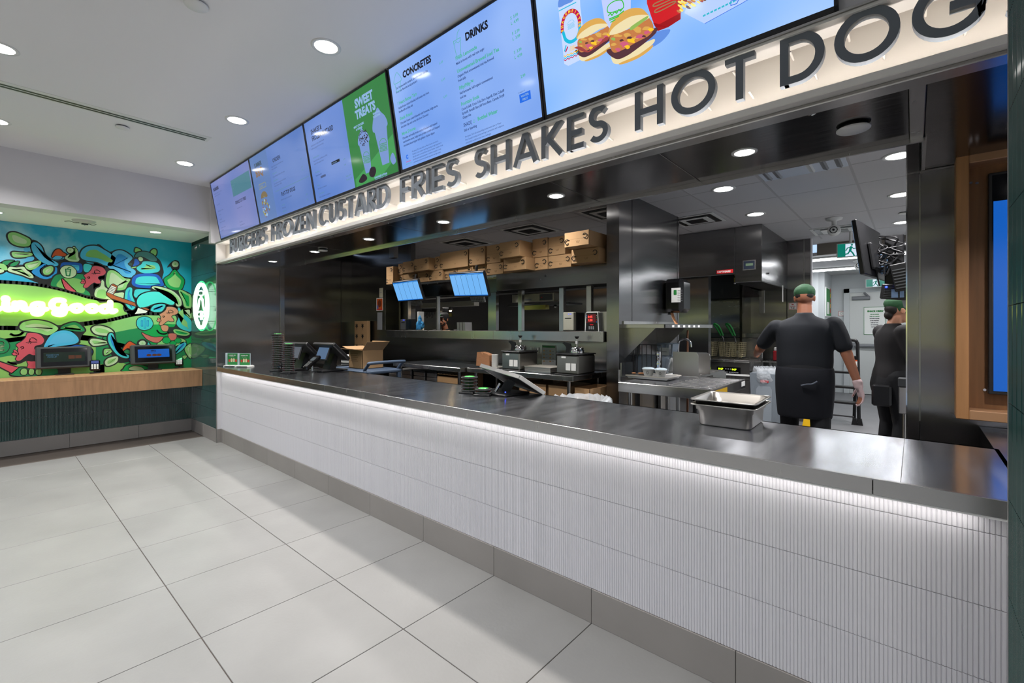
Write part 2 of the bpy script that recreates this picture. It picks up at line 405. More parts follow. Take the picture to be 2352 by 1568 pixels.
# the pier close to the camera
pr_ = sroot('wall_pier')
PX = 0.150
b = MB(); b.box(PX+0.008, 0.8, 0.90, 1.425, 0.0, 2.96, M_GG); b.box(PX+0.0, PX+0.01, 1.424, 1.432, 0, 2.96, M_ALU); b.build('core', pr_)
rowsP = [(0.157, 0.2125)]+[(0.3695+k*0.2035, 0.2035) for k in range(13)]
tile_field(pr_, (PX, 1.424, 0), (0, -1), 9, rowsP[:12]+[(rowsP[12][0], 0.14)], M_GT, -PI/2)
b = MB(); b.box(0.245, 0.8, 1.43, 1.76, 0, 2.96, M_WALLP); struct('wall_right', b)
b = MB(); b.box(1.21, 1.3, 1.80, 3.35, 0, 2.96, M_WALLP); struct('wall_right_side', b)
# ---- customer ceiling, bulkhead, alcove ceiling
b = MB(); b.box(-6.13, 2.8, -4.2, 1.9, 2.96, 3.02, M_WHITE); struct('ceiling', b)
b = MB(); b.box(-6.33, -6.13, -4.2, YG+0.01, 2.45, 3.02, M_WALLP); struct('wall_bulkhead', b)
b = MB(); b.box(XM-0.05, -6.331, -4.2, YG, 2.45, 2.50, M_WHITE); struct('ceiling', b)
# far mall walls behind the camera: low parapet and columns, daylight between
b = MB(); b.box(-7.3, 2.8, -4.32, -4.2, 0, 0.75, M_WALLP); b.box(-7.3, 2.8, -4.32, -4.2, 2.25, 3.02, M_WALLP)
for x in (-7.2, -4.6, -2.0, 0.6): b.box(x, x+0.25, -4.35, -4.15, 0, 3.0, M_WALLP)
struct('wall_back', b)
b = MB(); b.box(2.7, 2.8, -4.2, 0.9, 0, 0.9, M_WALLP); b.box(2.7, 2.8, -4.2, 0.9, 2.2, 3.02, M_WALLP); struct('wall_side', b)

# ---- steel jamb on the left of the opening, soffit, back of the opening
b = MB()
b.box(XL-0.06, XL, YG+0.005, 2.47, 0.88, 2.125, M_STEELW); b.box(XL-0.06, XL+0.006, 2.472, 2.53, 0.0, 2.125, M_STEEL, c=0.002)
struct('wall_jamb', b)
b = MB()
sx0, sx1 = XL, 0.03
n = 6
segs = [XL, -4.15, -2.95, -1.40, -0.86, 0.0]
cuts = [-6.11, -4.33, -3.0, -1.46, -0.855, -0.012]
sf = sroot('ceiling_soffit')
q = MB(); q.box(XL-0.05, 1.0, 1.875, 2.50, 2.13, 2.16, M_SEAM); q.box(0.03, 1.0, 2.49, 3.04, 2.13, 2.16, M_SEAM); q.build('frame', sf)
for i in range(len(cuts)-1):
    q = MB(); q.box(cuts[i]+0.002, cuts[i+1]-0.002, 1.872, 2.50, 2.118, 2.131, M_STEELD, c=0.0015); q.build('panel', sf)
q = MB(); q.box(-0.012, 0.03, 1.872, 2.52, 2.112, 2.131, M_STEELP, c=0.002); q.build('joint_strip', sf)
q = MB(); q.box(0.032, 1.0, 1.872, 3.036, 2.118, 2.131, M_STEELD, c=0.0015); q.build('panel', sf)
q = MB(); q.box(XL, 0.035, 2.50, 2.515, 2.098, 2.60, M_STEELP); q.box(0.028, 0.040, 2.50, 3.03, 2.112, 2.60, M_STEELP); q.build('edge_trim', sf)
# ---- fascia light box with raised letters
fb = MB(); M_FB = mat('fascia_white', (228, 224, 220), 0.6); M_FBI = mat('fascia_inner', (232, 224, 214), 0.7)
fb.box(XL, 0.6, 1.85, 1.87, 2.085, 2.36, M_FBI)                       # back
fb.box(XL, 0.6, 1.752, 1.87, 2.083, 2.108, M_FB, c=0.002)             # ledge
fb.box(XL, 0.6, 1.752, 1.87, 2.308, 2.318, M_FB)                      # top lip
fb.box(XL, XL+0.022, 1.752, 1.87, 2.083, 2.318, M_FB)                 # left cheek
fo = sroot('wall_fascia'); fb.build('light_box', fo)
q = MB(); q.box(XL+0.02, 0.6, 1.770, 1.788, 2.1085, 2.1125, M_WPL); q.build('led_channel', fo)
q = MB(); q.box(XL, 0.6, 1.79, 1.86, 2.070, 2.084, M_STEELP, c=0.003); q.box(XL, 0.6, 1.80, 1.875, 2.06+0.02, 2.12, M_SEAM); q.build('steel_trim', fo)
q = MB(); q.box(XL, 0.6, 1.765, 1.9, 2.32, 2.96, M_WALLP); q.box(XL, 0.6, 1.745, 1.77, 2.3185, 2.326, M_ALU); q.box(XL-0.06,XL+0.02,1.70,1.9,2.318,2.96,M_WALLP); q.build('upper_wall', fo)

# ---- letters: stroked geometric capitals
def arc(cx, cy, rx, ry, a0, a1, n=18):
    return [(cx+rx*math.cos(math.radians(a0+(a1-a0)*i/n)), cy+ry*math.sin(math.radians(a0+(a1-a0)*i/n))) for i in range(n+1)]
wS = 0.155; hw = wS/2
def S_path(w):
    rx = w/2-hw; r2 = (1-wS)/4
    return arc(w/2, 1-hw-r2, rx*.92, r2, 35, 250, 14)+arc(w/2, hw+r2, rx, r2, 72, -145, 16)
GL = {
 'A': (0.86, lambda w: [[(0.0+hw*.9, 0), (w/2, 1.0)], [(w-hw*.9, 0), (w/2, 1.0)], [(w*.22, .27), (w*.78, .27)]]),
 'B': (0.56, lambda w: [[(hw, 0), (hw, 1)], [(hw, 1-hw), (w*.45, 1-hw)]+arc(w*.45, .76, w*.45-hw, .24-hw, 90, -90, 8)+[(hw, .52)], [(hw, .52), (w*.5, .52)]+arc(w*.5, .26+hw*.5, w*.5-hw, .26-hw*.5, 90, -90, 10)+[(hw, hw)]]),
 'C': (0.88, lambda w: [arc(w*.54, .5, w*.54-hw, .5-hw, 48, 312, 26)]),
 'D': (0.80, lambda w: [[(hw, 0), (hw, 1)], [(hw, 1-hw), (w*.4, 1-hw)]+arc(w*.4, .5, w*.6-hw, .5-hw, 90, -90, 20)+[(hw, hw)]]),
 'E': (0.50, lambda w: [[(hw, 0), (hw, 1)], [(hw, 1-hw), (w, 1-hw)], [(hw, .47), (w*.9, .47)], [(hw, hw), (w, hw)]]),
 'F': (0.50, lambda w: [[(hw, 0), (hw, 1)], [(hw, 1-hw), (w, 1-hw)], [(hw, .45), (w*.9, .45)]]),
 'G': (0.98, lambda w: [arc(w*.52, .5, w*.52-hw, .5-hw, 46, 350, 30)[:-1]+[(w-hw, .30), (w-hw, .50)], [(w*.52, .50), (w, .50)]]),
 'H': (0.74, lambda w: [[(hw, 0), (hw, 1)], [(w-hw, 0), (w-hw, 1)], [(hw, .43), (w-hw, .43)]]),
 'I': (0.16, lambda w: [[(w/2, 0), (w/2, 1)]]),
 'K': (0.68, lambda w: [[(hw, 0), (hw, 1)], [(w-hw*.8, 1), (hw*1.2, .42)], [(w*.36, .52), (w-hw*.6, 0)]]),
 'N': (0.78, lambda w: [[(hw, 0), (hw, 1)], [(hw, 1), (w-hw, 0)], [(w-hw, 0), (w-hw, 1)]]),
 'O': (1.02, lambda w: [arc(w/2, .5, w/2-hw, .5-hw, 90, 450, 36)]),
 'R': (0.60, lambda w: [[(hw, 0), (hw, 1)], [(hw, 1-hw), (w*.5, 1-hw)]+arc(w*.5, .72, w*.5-hw, .28-hw, 90, -90, 10)+[(hw, .44+hw*0)], [(w*.45, .45), (w-hw*.6, 0)]]),
 'S': (0.56, lambda w: [S_path(w)]),
 'T': (0.60, lambda w: [[(w/2, 0), (w/2, 1)], [(0, 1-hw), (w, 1-hw)]]),
 'U': (0.70, lambda w: [[(hw, 1), (hw, w/2)]+arc(w/2, w/2, w/2-hw, w/2-hw, 180, 360, 16)+[(w-hw, 1)]]),
 'Z': (0.64, lambda w: [[(0, 1-hw), (w, 1-hw)], [(w-hw*.9, 1-hw*.6), (hw*.9, hw*.6)], [(0, hw), (w, hw)]]),
}
def stroke_geo(mb, path, wd_, sxk, szk, x0, z0, yf, dep, material):
    if len(path) < 2: return
    P = [Vector((p[0]*sxk, p[1]*szk)) for p in path]
    Q = [P[0]]
    for p in P[1:]:
        if (p-Q[-1]).length > 1e-5: Q.append(p)
    P = Q; n = len(P); L_ = []; R_ = []
    for i in range(n):
        if i == 0: t = (P[1]-P[0]).normalized(); m_ = 1
        elif i == n-1: t = (P[-1]-P[-2]).normalized(); m_ = 1
        else:
            a = (P[i]-P[i-1]).normalized(); c = (P[i+1]-P[i]).normalized(); t = (a+c)
            t = t.normalized() if t.length > 1e-4 else a; m_ = 1/max(0.5, abs(t.dot(a)))
        nn = Vector((-t.y, t.x))*wd_/2*m_
        L_.append(P[i]+nn); R_.append(P[i]-nn)
    for i in range(n-1):
        poly = [L_[i], L_[i+1], R_[i+1], R_[i]]
        vs = [(x0+p.x, yf, z0+p.y) for p in poly]+[(x0+p.x, yf+dep, z0+p.y) for p in poly]
        fs = [(0, 1, 2, 3), (7, 6, 5, 4), (0, 4, 5, 1), (2, 6, 7, 3)]
        if i == 0: fs.append((3, 7, 4, 0))
        if i == n-2: fs.append((1, 5, 6, 2))
        mb.add(vs, fs, material)
M_LET = mat('letter_grey', (108, 114, 122), 0.5)
M_LETS = mat('letter_side', (150, 146, 142), 0.4, 0.3)
M_PIN = mat('pin_white', (235, 228, 220), 0.5)
sign = thing('fascia_sign', 'raised grey capital letters along the backlit fascia reading burgers frozen custard fries shakes hot dogs', 'sign', (0, 0, 2.14))
words_ = [('BURGERS', -5.675, -4.68), ('FROZEN', -4.56, -3.69), ('CUSTARD', -3.615, -2.640), ('FRIES', -2.512, -1.945), ('SHAKES', -1.82, -0.990), ('HOT', -0.868, -0.418), ('DOGS', -0.340, 0.262)]
LH = 0.163
for wd_, xa, xb in words_:
    nat = sum(GL[ch][0] for ch in wd_)*LH; gaps = len(wd_)-1; gp = 0.135*LH if wd_ != 'HOT' else 0.2*LH
    if wd_ == 'DOGS': gp = 0.16*LH
    k = (xb-xa-gaps*gp)/nat; x = xa
    for ch in wd_:
        w, fn = GL[ch]; q = MB()
        ws = w*LH*k
        for ip, pth in enumerate(fn(w)): stroke_geo(q, pth, wS*LH, LH*k, LH, x, 0.012, 1.762+.0004*ip, 0.026-.0008*ip, M_LET)
        for px, pz in ((x+ws*.2, .82), (x+ws*.75, .2)): q.tube([(px, 1.786, 0.012+pz*LH*.9), (px, 1.852, 0.012+pz*LH*.9)], 0.0035, M_PIN, seg=6)
        q.build('letter', sign)
        x += ws+gp

# ================================================================== ceiling fittings
def downlight(name, label, x, y, z, r, group, proto={}):
    key = (name, r)
    if key not in proto:
        t = thing(name, label, 'ceiling light', (x, y, z), 0, group)
        q = MB(); q.lathe([(r*1.32, 0.0), (r*1.32, -0.003), (r*1.02, -0.004), (r*1.0, 0.006)], M_WPL, seg=28); q.build('trim_ring', t)
        q = MB(); q.lathe([(r, 0.0), (r, 0.003), (0.001, 0.003)][::-1] if 0 else [(0.001, -0.0035), (r, -0.0035), (r, -0.001)], M_LAMP, seg=28); q.build('lens', t)
        proto[key] = t; return t
    c = copy_tree(proto[key]); c.location = (x, y, z); c['label'] = label; c['group'] = group; return c
nm = {(-2.55, 1.288): 'round recessed downlight in the white ceiling nearest the drinks menu screen',
      (-3.98, 1.288): 'round recessed downlight in the white ceiling by the custard menu screen',
      (-5.41, 1.288): 'round recessed downlight in the white ceiling by the corner of the bulkhead',
      (-3.98, 0.05): 'round recessed downlight cut by the photo edge above the slot vent',
      (-5.41, 0.05): 'round recessed downlight cut by the photo edge below the slot vent'}
for x, y in CEIL_LAMPS:
    if y > 0: downlight('recessed_downlight', nm.get((x, y), f'recessed downlight in the white ceiling {"beside" if x > -2 else "over"} the pier side of the queue, {"far" if y > 1 else "near"} {int(x*100)}'), x, y, 2.96, 0.062, 'recessed downlights in the white ceiling')
for i, (x, y) in enumerate(ALC_LAMPS[:2]):
    downlight('alcove_downlight', ['small downlight over the mural beside the green tiled wall', 'small downlight over the mural cut by the photo edge'][i], x, y, 2.45, 0.05, 'downlights in the alcove ceiling')
sl = ['first small downlight from the green tiled wall in the dark steel soffit', 'small soffit downlight beside the white cover disc', 'third small soffit downlight counted from the green tiled wall',
      'small soffit downlight over the box of stacked cartons', 'small soffit downlight in front of the steel column', 'small soffit downlight below the word HOT on the fascia', 'small soffit downlight in front of the oak screen frame']
for i, (x, y) in enumerate(SOFF_LAMPS): downlight('soffit_downlight', sl[i], x, y, 2.118, 0.04, 'downlights in the steel soffit')
kl = ['kitchen downlight over the steel hood front', 'kitchen downlight behind, close to the hood top', 'kitchen downlight half hidden by the steel jamb, highest', 'kitchen downlight half hidden by the steel jamb, middle', 'kitchen downlight half hidden by the steel jamb, lowest']
for i, (x, y) in enumerate(((-2.6, 3.15), (-4.2, 3.15), (-5.8, 3.15))): downlight('kitchen_downlight', ['downlight in the kitchen ceiling just behind the soffit, by the partition', 'downlight in the kitchen ceiling just behind the soffit, over the back tables', 'downlight in the kitchen ceiling just behind the soffit, over the cart'][i], x, y, 2.597, 0.078, 'downlights in the kitchen ceiling')  # made-up fittings for the added fill lamps behind the soffit
for i, (x, y) in enumerate(KIT_LAMPS): downlight('kitchen_downlight', kl[i], x, y, 2.5975, 0.078, 'downlights in the kitchen ceiling')
def disc(name, label, x, y, z, r, cat='cover'):
    q = MB(); q.lathe([(0.001, -0.016), (r*.94, -0.016), (r, -0.013), (r, -0.009)], M_WPL, seg=28); q.lathe([(r*.8, -0.009), (r*.8, 0.0)], M_BLK, seg=24)
    tag(q.build(name, loc=(x, y, z)), label, cat)
disc('sprinkler_cover', 'white sprinkler cover disc in the ceiling at the top edge of the photo', -2.70, 0.69, 2.96, 0.052)
disc('sprinkler_cover', 'white sprinkler cover disc in the ceiling between slot vent and bulkhead', -4.795, 0.72, 2.96, 0.045)
disc('sprinkler_cover', 'small white cover disc beside the second soffit downlight', -4.42, 2.20, 2.118, 0.045)
disc('sprinkler_cover', 'large white cover disc in the dark steel soffit near the wooden screen frame', -0.176, 2.205, 2.118, 0.055)
disc('sprinkler_cover', 'half hidden white cover disc between two kitchen downlights at the jamb', -0.08, 6.6, 2.599, 0.05)
q = MB(); q.lathe([(0.001, -0.02), (0.012, -0.02), (0.016, -0.012), (0.03, -0.006), (0.03, 0)], M_CHROME, seg=16)
tag(q.build('fire_sprinkler', loc=(-0.273, 1.93, 2.118)), 'small chrome sprinkler head at the front of the soffit below DOGS', 'sprinkler')
# slot diffuser
t = thing('slot_diffuser', 'long black and white slot vent running across the white ceiling', 'air vent', (-4.58, 0.1, 2.96))
q = MB(); q.box(-0.058, 0.075, -1.4, 1.165, -0.003, 0.0, M_WPL); q.build('frame', t)
for xx in (-0.036, 0.004):
    q = MB(); q.box(xx, xx+0.024, -1.4, 1.14, -0.0042, -0.003, M_BLK); q.build('slot', t)
# smoke detector in the alcove
t = thing('smoke_detector', 'oval white detector hanging on bared wires from the alcove ceiling', 'smoke detector', (-6.49, 0.667, 2.45))
q = MB(); q.lathe([(0.001, -0.03), (0.05, -0.028), (0.085, -0.016), (0.095, 0)], mat('detector_shell', (200, 200, 196), 0.5), seg=28); q.build('shell', t)
q = MB(); q.box(-0.012, 0.02, -0.02, 0.03, -0.04, -0.025, M_BLK); q.box(-0.01, 0.0, 0.0, 0.01, -0.046, -0.04, M_CHROME); q.build('terminal_block', t)
q = MB(); q.tube(smooth_open([(0.02, -0.04, -0.03), (0.05, -0.08, -0.04), (0.06, -0.11, -0.03), (0.04, -0.15, -0.035)]), 0.0025, M_BLK, 5); q.tube(smooth_open([(0.03, 0.03, -0.03), (0.05, 0.06, -0.042), (0.04, 0.09, -0.03)]), 0.0025, M_BLK, 5); q.build('wire', t)

# ================================================================== menu screens
SZ0, SZ1 = 2.328, 2.950; SY0, SY1 = 1.748, 1.640
SW = 1.143
xs = [-5.905, -4.763, -3.620, -2.462, -1.318, -0.165]
M_FRAME = mat('screen_bezel', (34, 34, 38), 0.3)
def ink(name, rgb, s): return glow(name, rgb, s, 0.10)
up = Vector((0, SY1-SY0, SZ1-SZ0)); SH = up.length
BK = [0.62, 0.62, 0.72, 1.0, 1.12]
def lcd(name, c1, c2, s):
    """backlit panel: soft blotchy blue-white backlight"""
    m = glow(name, c1, s, 0.09); nt = m.node_tree; n = nt.nodes; L = nt.links; b_ = n['Principled BSDF']
    g_ = n.new('ShaderNodeNewGeometry'); mp = n.new('ShaderNodeMapping'); mp.inputs['Scale'].default_value = (1.1, 1, 1.6); L.new(g_.outputs['Position'], mp.inputs['Vector'])
    tx = n.new('ShaderNodeTexNoise'); tx.inputs['Scale'].default_value = 1.6; tx.inputs['Detail'].default_value = 1; L.new(mp.outputs['Vector'], tx.inputs['Vector'])
    cr = n.new('ShaderNodeValToRGB'); cr.color_ramp.elements[0].position = 0.35; cr.color_ramp.elements[0].color = lin(c1)+(1,); cr.color_ramp.elements[1].position = 0.65; cr.color_ramp.elements[1].color = lin(c2)+(1,)
    L.new(tx.outputs['Fac'], cr.inputs['Fac']); L.new(cr.outputs['Color'], b_.inputs['Emission Color']); return m
bgs = [lcd('backlight_a', (104, 128, 196), (128, 138, 200), .80), lcd('backlight_b', (92, 128, 200), (122, 150, 214), .82), lcd('backlight_c', (92, 132, 210), (122, 152, 220), .86), lcd('backlight_d', (116, 160, 238), (150, 186, 250), .92), lcd('backlight_e', (112, 172, 250), (164, 200, 255), 1.0)]
I_BLK = ink('ink_black', (18, 24, 48), .35); I_NAVY = ink('ink_navy', (46, 80, 150), .6); I_GRN = ink('ink_green', (84, 190, 170), .8); I_FADE = ink('ink_faded', (92, 110, 160), .6)
I_GRF = ink('ink_green_faded', (112, 176, 178), .6); I_PG = ink('panel_green', (62, 152, 78), .62); I_LB = ink('ink_light', (150, 190, 235), .8); I_BOX = ink('ink_box_blue', (30, 110, 235), .9)
I_YEL = ink('ink_yellow', (180, 178, 70), .7); I_ORG = ink('ink_orange', (170, 130, 80), .55); I_PGL = ink('panel_green_light', (78, 176, 96), .7); I_BRN = ink('ink_brown', (60, 44, 60), .4); I_TAN = ink('ink_tan', (150, 130, 90), .6)
I_TEAL = ink('ink_teal_box', (86, 150, 168), .6)
def scr(k, label):
    t = thing('menu_screen', label, 'menu screen', (xs[k], SY0, SZ0), 0, 'menu screens above the fascia letters')
    M = frame((0.0, 0, 0), (1, 0, 0), up)
    q = MB(); q.box(0.002, SW-0.002, 0, SH, -0.055, 0.0, M_FRAME, c=0.003, M=M); q.build('housing', t)
    q = MB()
    # bezel around the glass (thin)
    for (a, b_, c, d) in ((0.002, SW-0.002, 0, 0.017), (0.002, SW-0.002, SH-0.012, SH), (0.002, 0.013, 0, SH), (SW-0.013, SW-0.002, 0, SH)):
        q.box(a, b_, c, d, 0.0, 0.004, M_FRAME, M=M)
    q.build('bezel', t)
    q = MB(); q.box(0.013, SW-0.013, 0.017, SH-0.012, 0.0, 0.0012, bgs[k], M=M); q.build('panel', t)
    return t, M
def T(q, M, x, y, s, size, m_, bold=0.0, sx=0.92, align='LEFT', lift=0.0018):
    """x from left, y from top, cap height size"""
    put_text(q, s, size*1.42, m_, M @ Matrix.Translation((x, SH-y, lift)), align, bold, sx)
def rect(q, M, x0, y0, x1, y1, m_, lift=0.0015):
    q.add([(x0, SH-y1, lift), (x1, SH-y1, lift), (x1, SH-y0, lift), (x0, SH-y0, lift)], [(0, 1, 2, 3)], m_, M=M)
def poly2(q, M, pts, m_, lift=0.0022):
    q.add([(x, SH-y, lift) for x, y in pts], [list(range(len(pts)))], m_, M=M)
def line2(q, M, pts, w, m_, lift=0.0026, closed=False):
    P = [Vector(p) for p in pts]; n = len(P)
    for i in range(n if closed else n-1):
        a, b_ = P[i], P[(i+1) % n]; t_ = (b_-a)
        if t_.length < 1e-6: continue
        t_.normalize(); nn = Vector((-t_.y, t_.x))*w/2; a2 = a-t_*w*.3; b2 = b_+t_*w*.3
        q.add([(p.x, SH-p.y, lift) for p in (a2+nn, b2+nn, b2-nn, a2-nn)], [(0, 1, 2, 3)], m_, M=M)
def burger_icon(q, M, cx, cy, s, m_, w, ang=0):
    """outlined bun, wavy lettuce and two rounded bars"""
    ca, sa = math.cos(ang), math.sin(ang)
    def R(pts): return [(cx+(x*ca-y*sa)*s, cy+(x*sa+y*ca)*s) for x, y in pts]
    line2(q, M, R([(math.cos(math.radians(a))*.5, -.12-math.sin(math.radians(a))*.38) for a in range(0, 181, 15)]), w, m_, closed=True)
    line2(q, M, R([(-.5+k*.1, 0.0+(.06 if k % 2 else -.03)) for k in range(11)]), w, m_)
    for y in (.14, .34): line2(q, M, R([(-.46, y), (.46, y), (.5, y+.05), (.46, y+.1), (-.46, y+.1), (-.5, y+.05)]), w, m_, closed=True)

# screen 1: burgers, crinkle cut fries
t, M = scr(0, 'menu screen headed burgers and crinkle cut fries, first from the green tiled wall')
q = MB()
T(q, M, .07, .105, 'BURGERS', .030, I_BLK, .002); T(q, M, .62, .34, 'CRINKLE CUT FRIES', .030, I_BLK, .001, .78)
for y, s in ((.14, 'Angus beef burgers served on a toasted'), (.165, 'potato bun and made to order')): T(q, M, .07, y, s, .011, I_FADE)
for y, s in ((.26, 'Single   Double'), (.33, 'Cheeseburger with lettuce'), (.37, 'and tomato'), (.42, 'SmokeShack'), (.45, 'Bacon and cherry pepper'), (.51, 'Avocado bacon burger'), (.535, 'ShackSauce')): T(q, M, .08, y, s, .012, I_FADE)
rect(q, M, .60, .10, 1.10, .26, I_TEAL)
T(q, M, .62, .13, 'Add-ons', .011, I_GRF, lift=.003); T(q, M, .62, .16, 'Bacon  Cheese', .011, I_GRF, lift=.003); T(q, M, .62, .19, 'Avocado', .011, I_GRF, lift=.003)
for y, s in ((.39, 'Crispy crinkle cut fries'), (.53, 'Cheese fries'), (.56, 'Bacon cheese sauce')): T(q, M, .64, y, s, .012, I_FADE)
q.build('display_content', t)
# screen 2
t, M = scr(1, 'menu screen with summer BBQ, chicken and flat-top dogs, second from the green tiled wall')
q = MB()
rect(q, M, .013, .012, .40, SH-.017, I_LB if 0 else ink('backlight_side', (102, 138, 200), .72), .0013)
T(q, M, .10, .115, 'SUMMER', .036, ink('ink_grey_text', (70, 96, 110), .5), .002, .85); T(q, M, .10, .20, 'BBQ', .072, I_ORG, .003, .85)
line2(q, M, [(.13, .275), (.28, .275), (.28, .315), (.13, .315)], .004, I_YEL, closed=True); T(q, M, .145, .305, 'LIMITED', .015, I_YEL)
random.seed(3)
for k in range(46):
    a = random.random()*6.28; r_ = random.random()**.5; cx_ = .20+.085*r_*math.cos(a); cy_ = .475+.10*r_*math.sin(a); s_ = random.uniform(.008, .020)
    poly2(q, M, [(cx_+s_*math.cos(w), cy_+s_*.8*math.sin(w)) for w in [j*1.05 for j in range(6)]], random.choice([I_ORG, I_TAN, I_LB, ink('ink_rose', (150, 110, 140), .6), I_YEL]), .0016+k*.00003)
poly2(q, M, [(.20+.075*math.cos(math.radians(a)), .40-.055*math.sin(math.radians(a))) for a in range(0, 181, 20)], I_TAN, .0015)
T(q, M, .50, .155, 'CHICKEN', .032, I_BLK, .001, .8)
for y, s, m_ in ((.19, 'Crispy chicken breast, buttermilk mayo', I_FADE), (.21, 'lettuce and pickles', I_FADE), (.25, 'Chicken Shack', I_GRF), (.275, 'Crispy whitemeat chicken with pickles', I_FADE), (.31, 'Chicken Bites', I_GRF), (.335, 'Six or ten pieces and a choice of sauce', I_FADE), (.355, 'Honey mustard or BBQ', I_FADE)): T(q, M, .45, y, s, .012, m_)
rect(q, M, .45, .395, 1.1, .398, I_GRF); T(q, M, .56, .455, 'FLAT-TOP DOGS', .032, I_BLK, .001, .8)
for y, s, m_ in ((.49, 'All beef hot dog, split and griddled', I_FADE), (.535, 'Hot Dog', I_GRF), (.56, 'Potato bun', I_FADE), (.59, 'Add cheese', I_GRF)): T(q, M, .53, y, s, .012, m_)
for y, s in ((.25, '7.49'), (.31, '6.99'), (.335, '9.99'), (.53, '4.99'), (.57, '5.99')): T(q, M, 1.0, y, s, .012, I_GRF)
q.build('display_content', t)
# screen 3
t, M = scr(2, 'menu screen with shakes and frozen custard and a green sweet treats picture')
q = MB()
T(q, M, .10, .115, 'SHAKES &', .034, I_BLK, .001, .8); T(q, M, .10, .165, 'FROZEN CUSTARD', .034, I_BLK, .001, .8)
for y, s, m_ in ((.20, 'Real frozen ice cream, made in-house,', I_FADE), (.222, 'with cane sugar and no corn syrup', I_FADE), (.29, 'Hand-Spun Shakes', I_GRF), (.315, 'Vanilla, chocolate, strawberry or coffee', I_FADE), (.337, 'topped with whipped cream', I_FADE), (.40, 'Float Shakes', I_GRF), (.425, 'Seasonal specials', I_NAVY), (.50, 'Floats', I_GRF), (.525, 'Root beer or Creamsicle', I_FADE), (.565, 'Frozen Custard', I_GRF), (.59, 'Vanilla, chocolate or strawberry', I_FADE)): T(q, M, .07, y, s, .012, m_, sx=.8)
rect(q, M, .33, .375, .45, .395, I_BLK); T(q, M, .34, .391, 'Cold & white', .010, I_LB, lift=.003); rect(q, M, .14, .436, .22, .452, I_FADE)
for y, s in ((.40, '6.49'), (.44, '7.49'), (.52, 'Single 4.79'), (.545, 'Double 5.79')): T(q, M, .50, y, s, .012, I_GRF)
rect(q, M, .60, .012, SW-.013, SH-.017, I_PG)
T(q, M, .86, .115, 'SWEET', .052, I_LB, .004, .95, 'CENTER', .003); T(q, M, .86, .185, 'TREATS', .052, I_LB, .004, .95, 'CENTER', .003)
T(q, M, .76, .235, 'MINT COOKIES', .013, I_LB, .001, 1, 'CENTER', .003); T(q, M, .76, .255, '& CREAM', .013, I_LB, .001, 1, 'CENTER', .003)
T(q, M, .98, .215, 'BANANA', .013, I_LB, .001, 1, 'CENTER', .003); T(q, M, .98, .235, 'PUDDING', .013, I_LB, .001, 1, 'CENTER', .003)
poly2(q, M, [(.62, .56), (.80, .50), (1.12, .38), (1.125, .52), (.95, .60), (.62, .62)], I_PGL, .0017)
I_CUP = ink('cup_blue', (128, 160, 222), .8); I_CUP2 = ink('cup_shade', (108, 146, 200), .75)
poly2(q, M, [(.73, .35), (.85, .35), (.83, .55), (.76, .55)], I_CUP, .0024); poly2(q, M, [(.93, .31), (1.07, .31), (1.045, .54), (.965, .54)], I_CUP, .0024)
poly2(q, M, smooth_closed([(.72, .35), (.735, .30), (.765, .275), (.785, .25), (.81, .28), (.845, .30), (.86, .35), (.79, .365)]), I_CUP, .0026)
poly2(q, M, smooth_closed([(.915, .315), (.93, .25), (.965, .21), (1.0, .185), (1.03, .22), (1.07, .26), (1.08, .315), (1.0, .33)]), I_CUP, .0026)
for k in range(60):
    a = random.random()*6.28; r_ = random.random()**.5; cx_ = .79+.06*r_*math.cos(a); cy_ = .315+.05*r_*math.sin(a)
    rect(q, M, cx_, cy_, cx_+.009, cy_+.007, I_BRN, .0029)
burger_icon(q, M, .795, .45, .075, I_PGL, .004, .1); burger_icon(q, M, 1.005, .42, .08, I_PGL, .004, .1)
poly2(q, M, smooth_closed([(.80, .555), (.83, .525), (.875, .53), (.885, .56), (.85, .59), (.81, .58)]), I_BRN, .003)
poly2(q, M, smooth_closed([(.66, .585), (.69, .56), (.73, .545), (.765, .57), (.76, .59), (.70, .60)]), I_BRN, .003)
poly2(q, M, smooth_closed([(1.06, .52), (1.09, .49), (1.11, .51), (1.115, .55), (1.08, .56)]), I_CUP, .003)
T(q, M, .93, .605, 'PLANT-BASED OPTIONS', .012, I_LB, .001, .8, 'CENTER', .003); T(q, M, .93, .623, 'MADE WITH REAL MILK', .012, I_LB, .001, .8, 'CENTER', .003)
q.build('display_content', t)
# screen 4
t, M = scr(3, 'menu screen with concretes and drinks in sharp dark lettering')
q = MB()
line2(q, M, smooth_closed([(.055, .085), (.085, .055), (.115, .085), (.12, .11), (.05, .11)], 4), .003, I_GRN, closed=True); line2(q, M, [(.055, .112), (.062, .16), (.10, .16), (.112, .112)], .003, I_GRN)
T(q, M, .14, .105, 'CONCRETES', .036, I_BLK, .0025, .92)
for y, s in ((.145, 'Our house-made custard, blended with mix-ins'), (.167, 'from our favorite local partners')): T(q, M, .055, y, s, .013, I_NAVY, .0004, .88)
for y, h, ls in ((.235, 'I Heart Butter Tart', ('Vanilla frozen custard blended with butter tart from', 'Bradfleur\u00ae and flaky salt')), (.325, 'Shack Attack', ('Chocolate frozen custard blended with brownies, fudge sauce,', 'chocolate chips and cocoa nibs from Chocosol')), (.415, "More S'mores", ('Chocolate and vanilla frozen custard blended with toasted', 'marshmallow sauce, fudge sauce, graham crumb and chopped', 'chocolate pieces topped with graham cracker dipper'))):
    T(q, M, .055, y, h, .018, I_GRN, .0008, .95)
    for i, l_ in enumerate(ls): T(q, M, .055, y+.025+i*.022, l_, .0125, I_NAVY, .0004, .80)
for y, s in ((.145, '6.49'), (.235, '6.49'), (.325, '6.49')): T(q, M, .47, y, s, .0135, I_GRN)
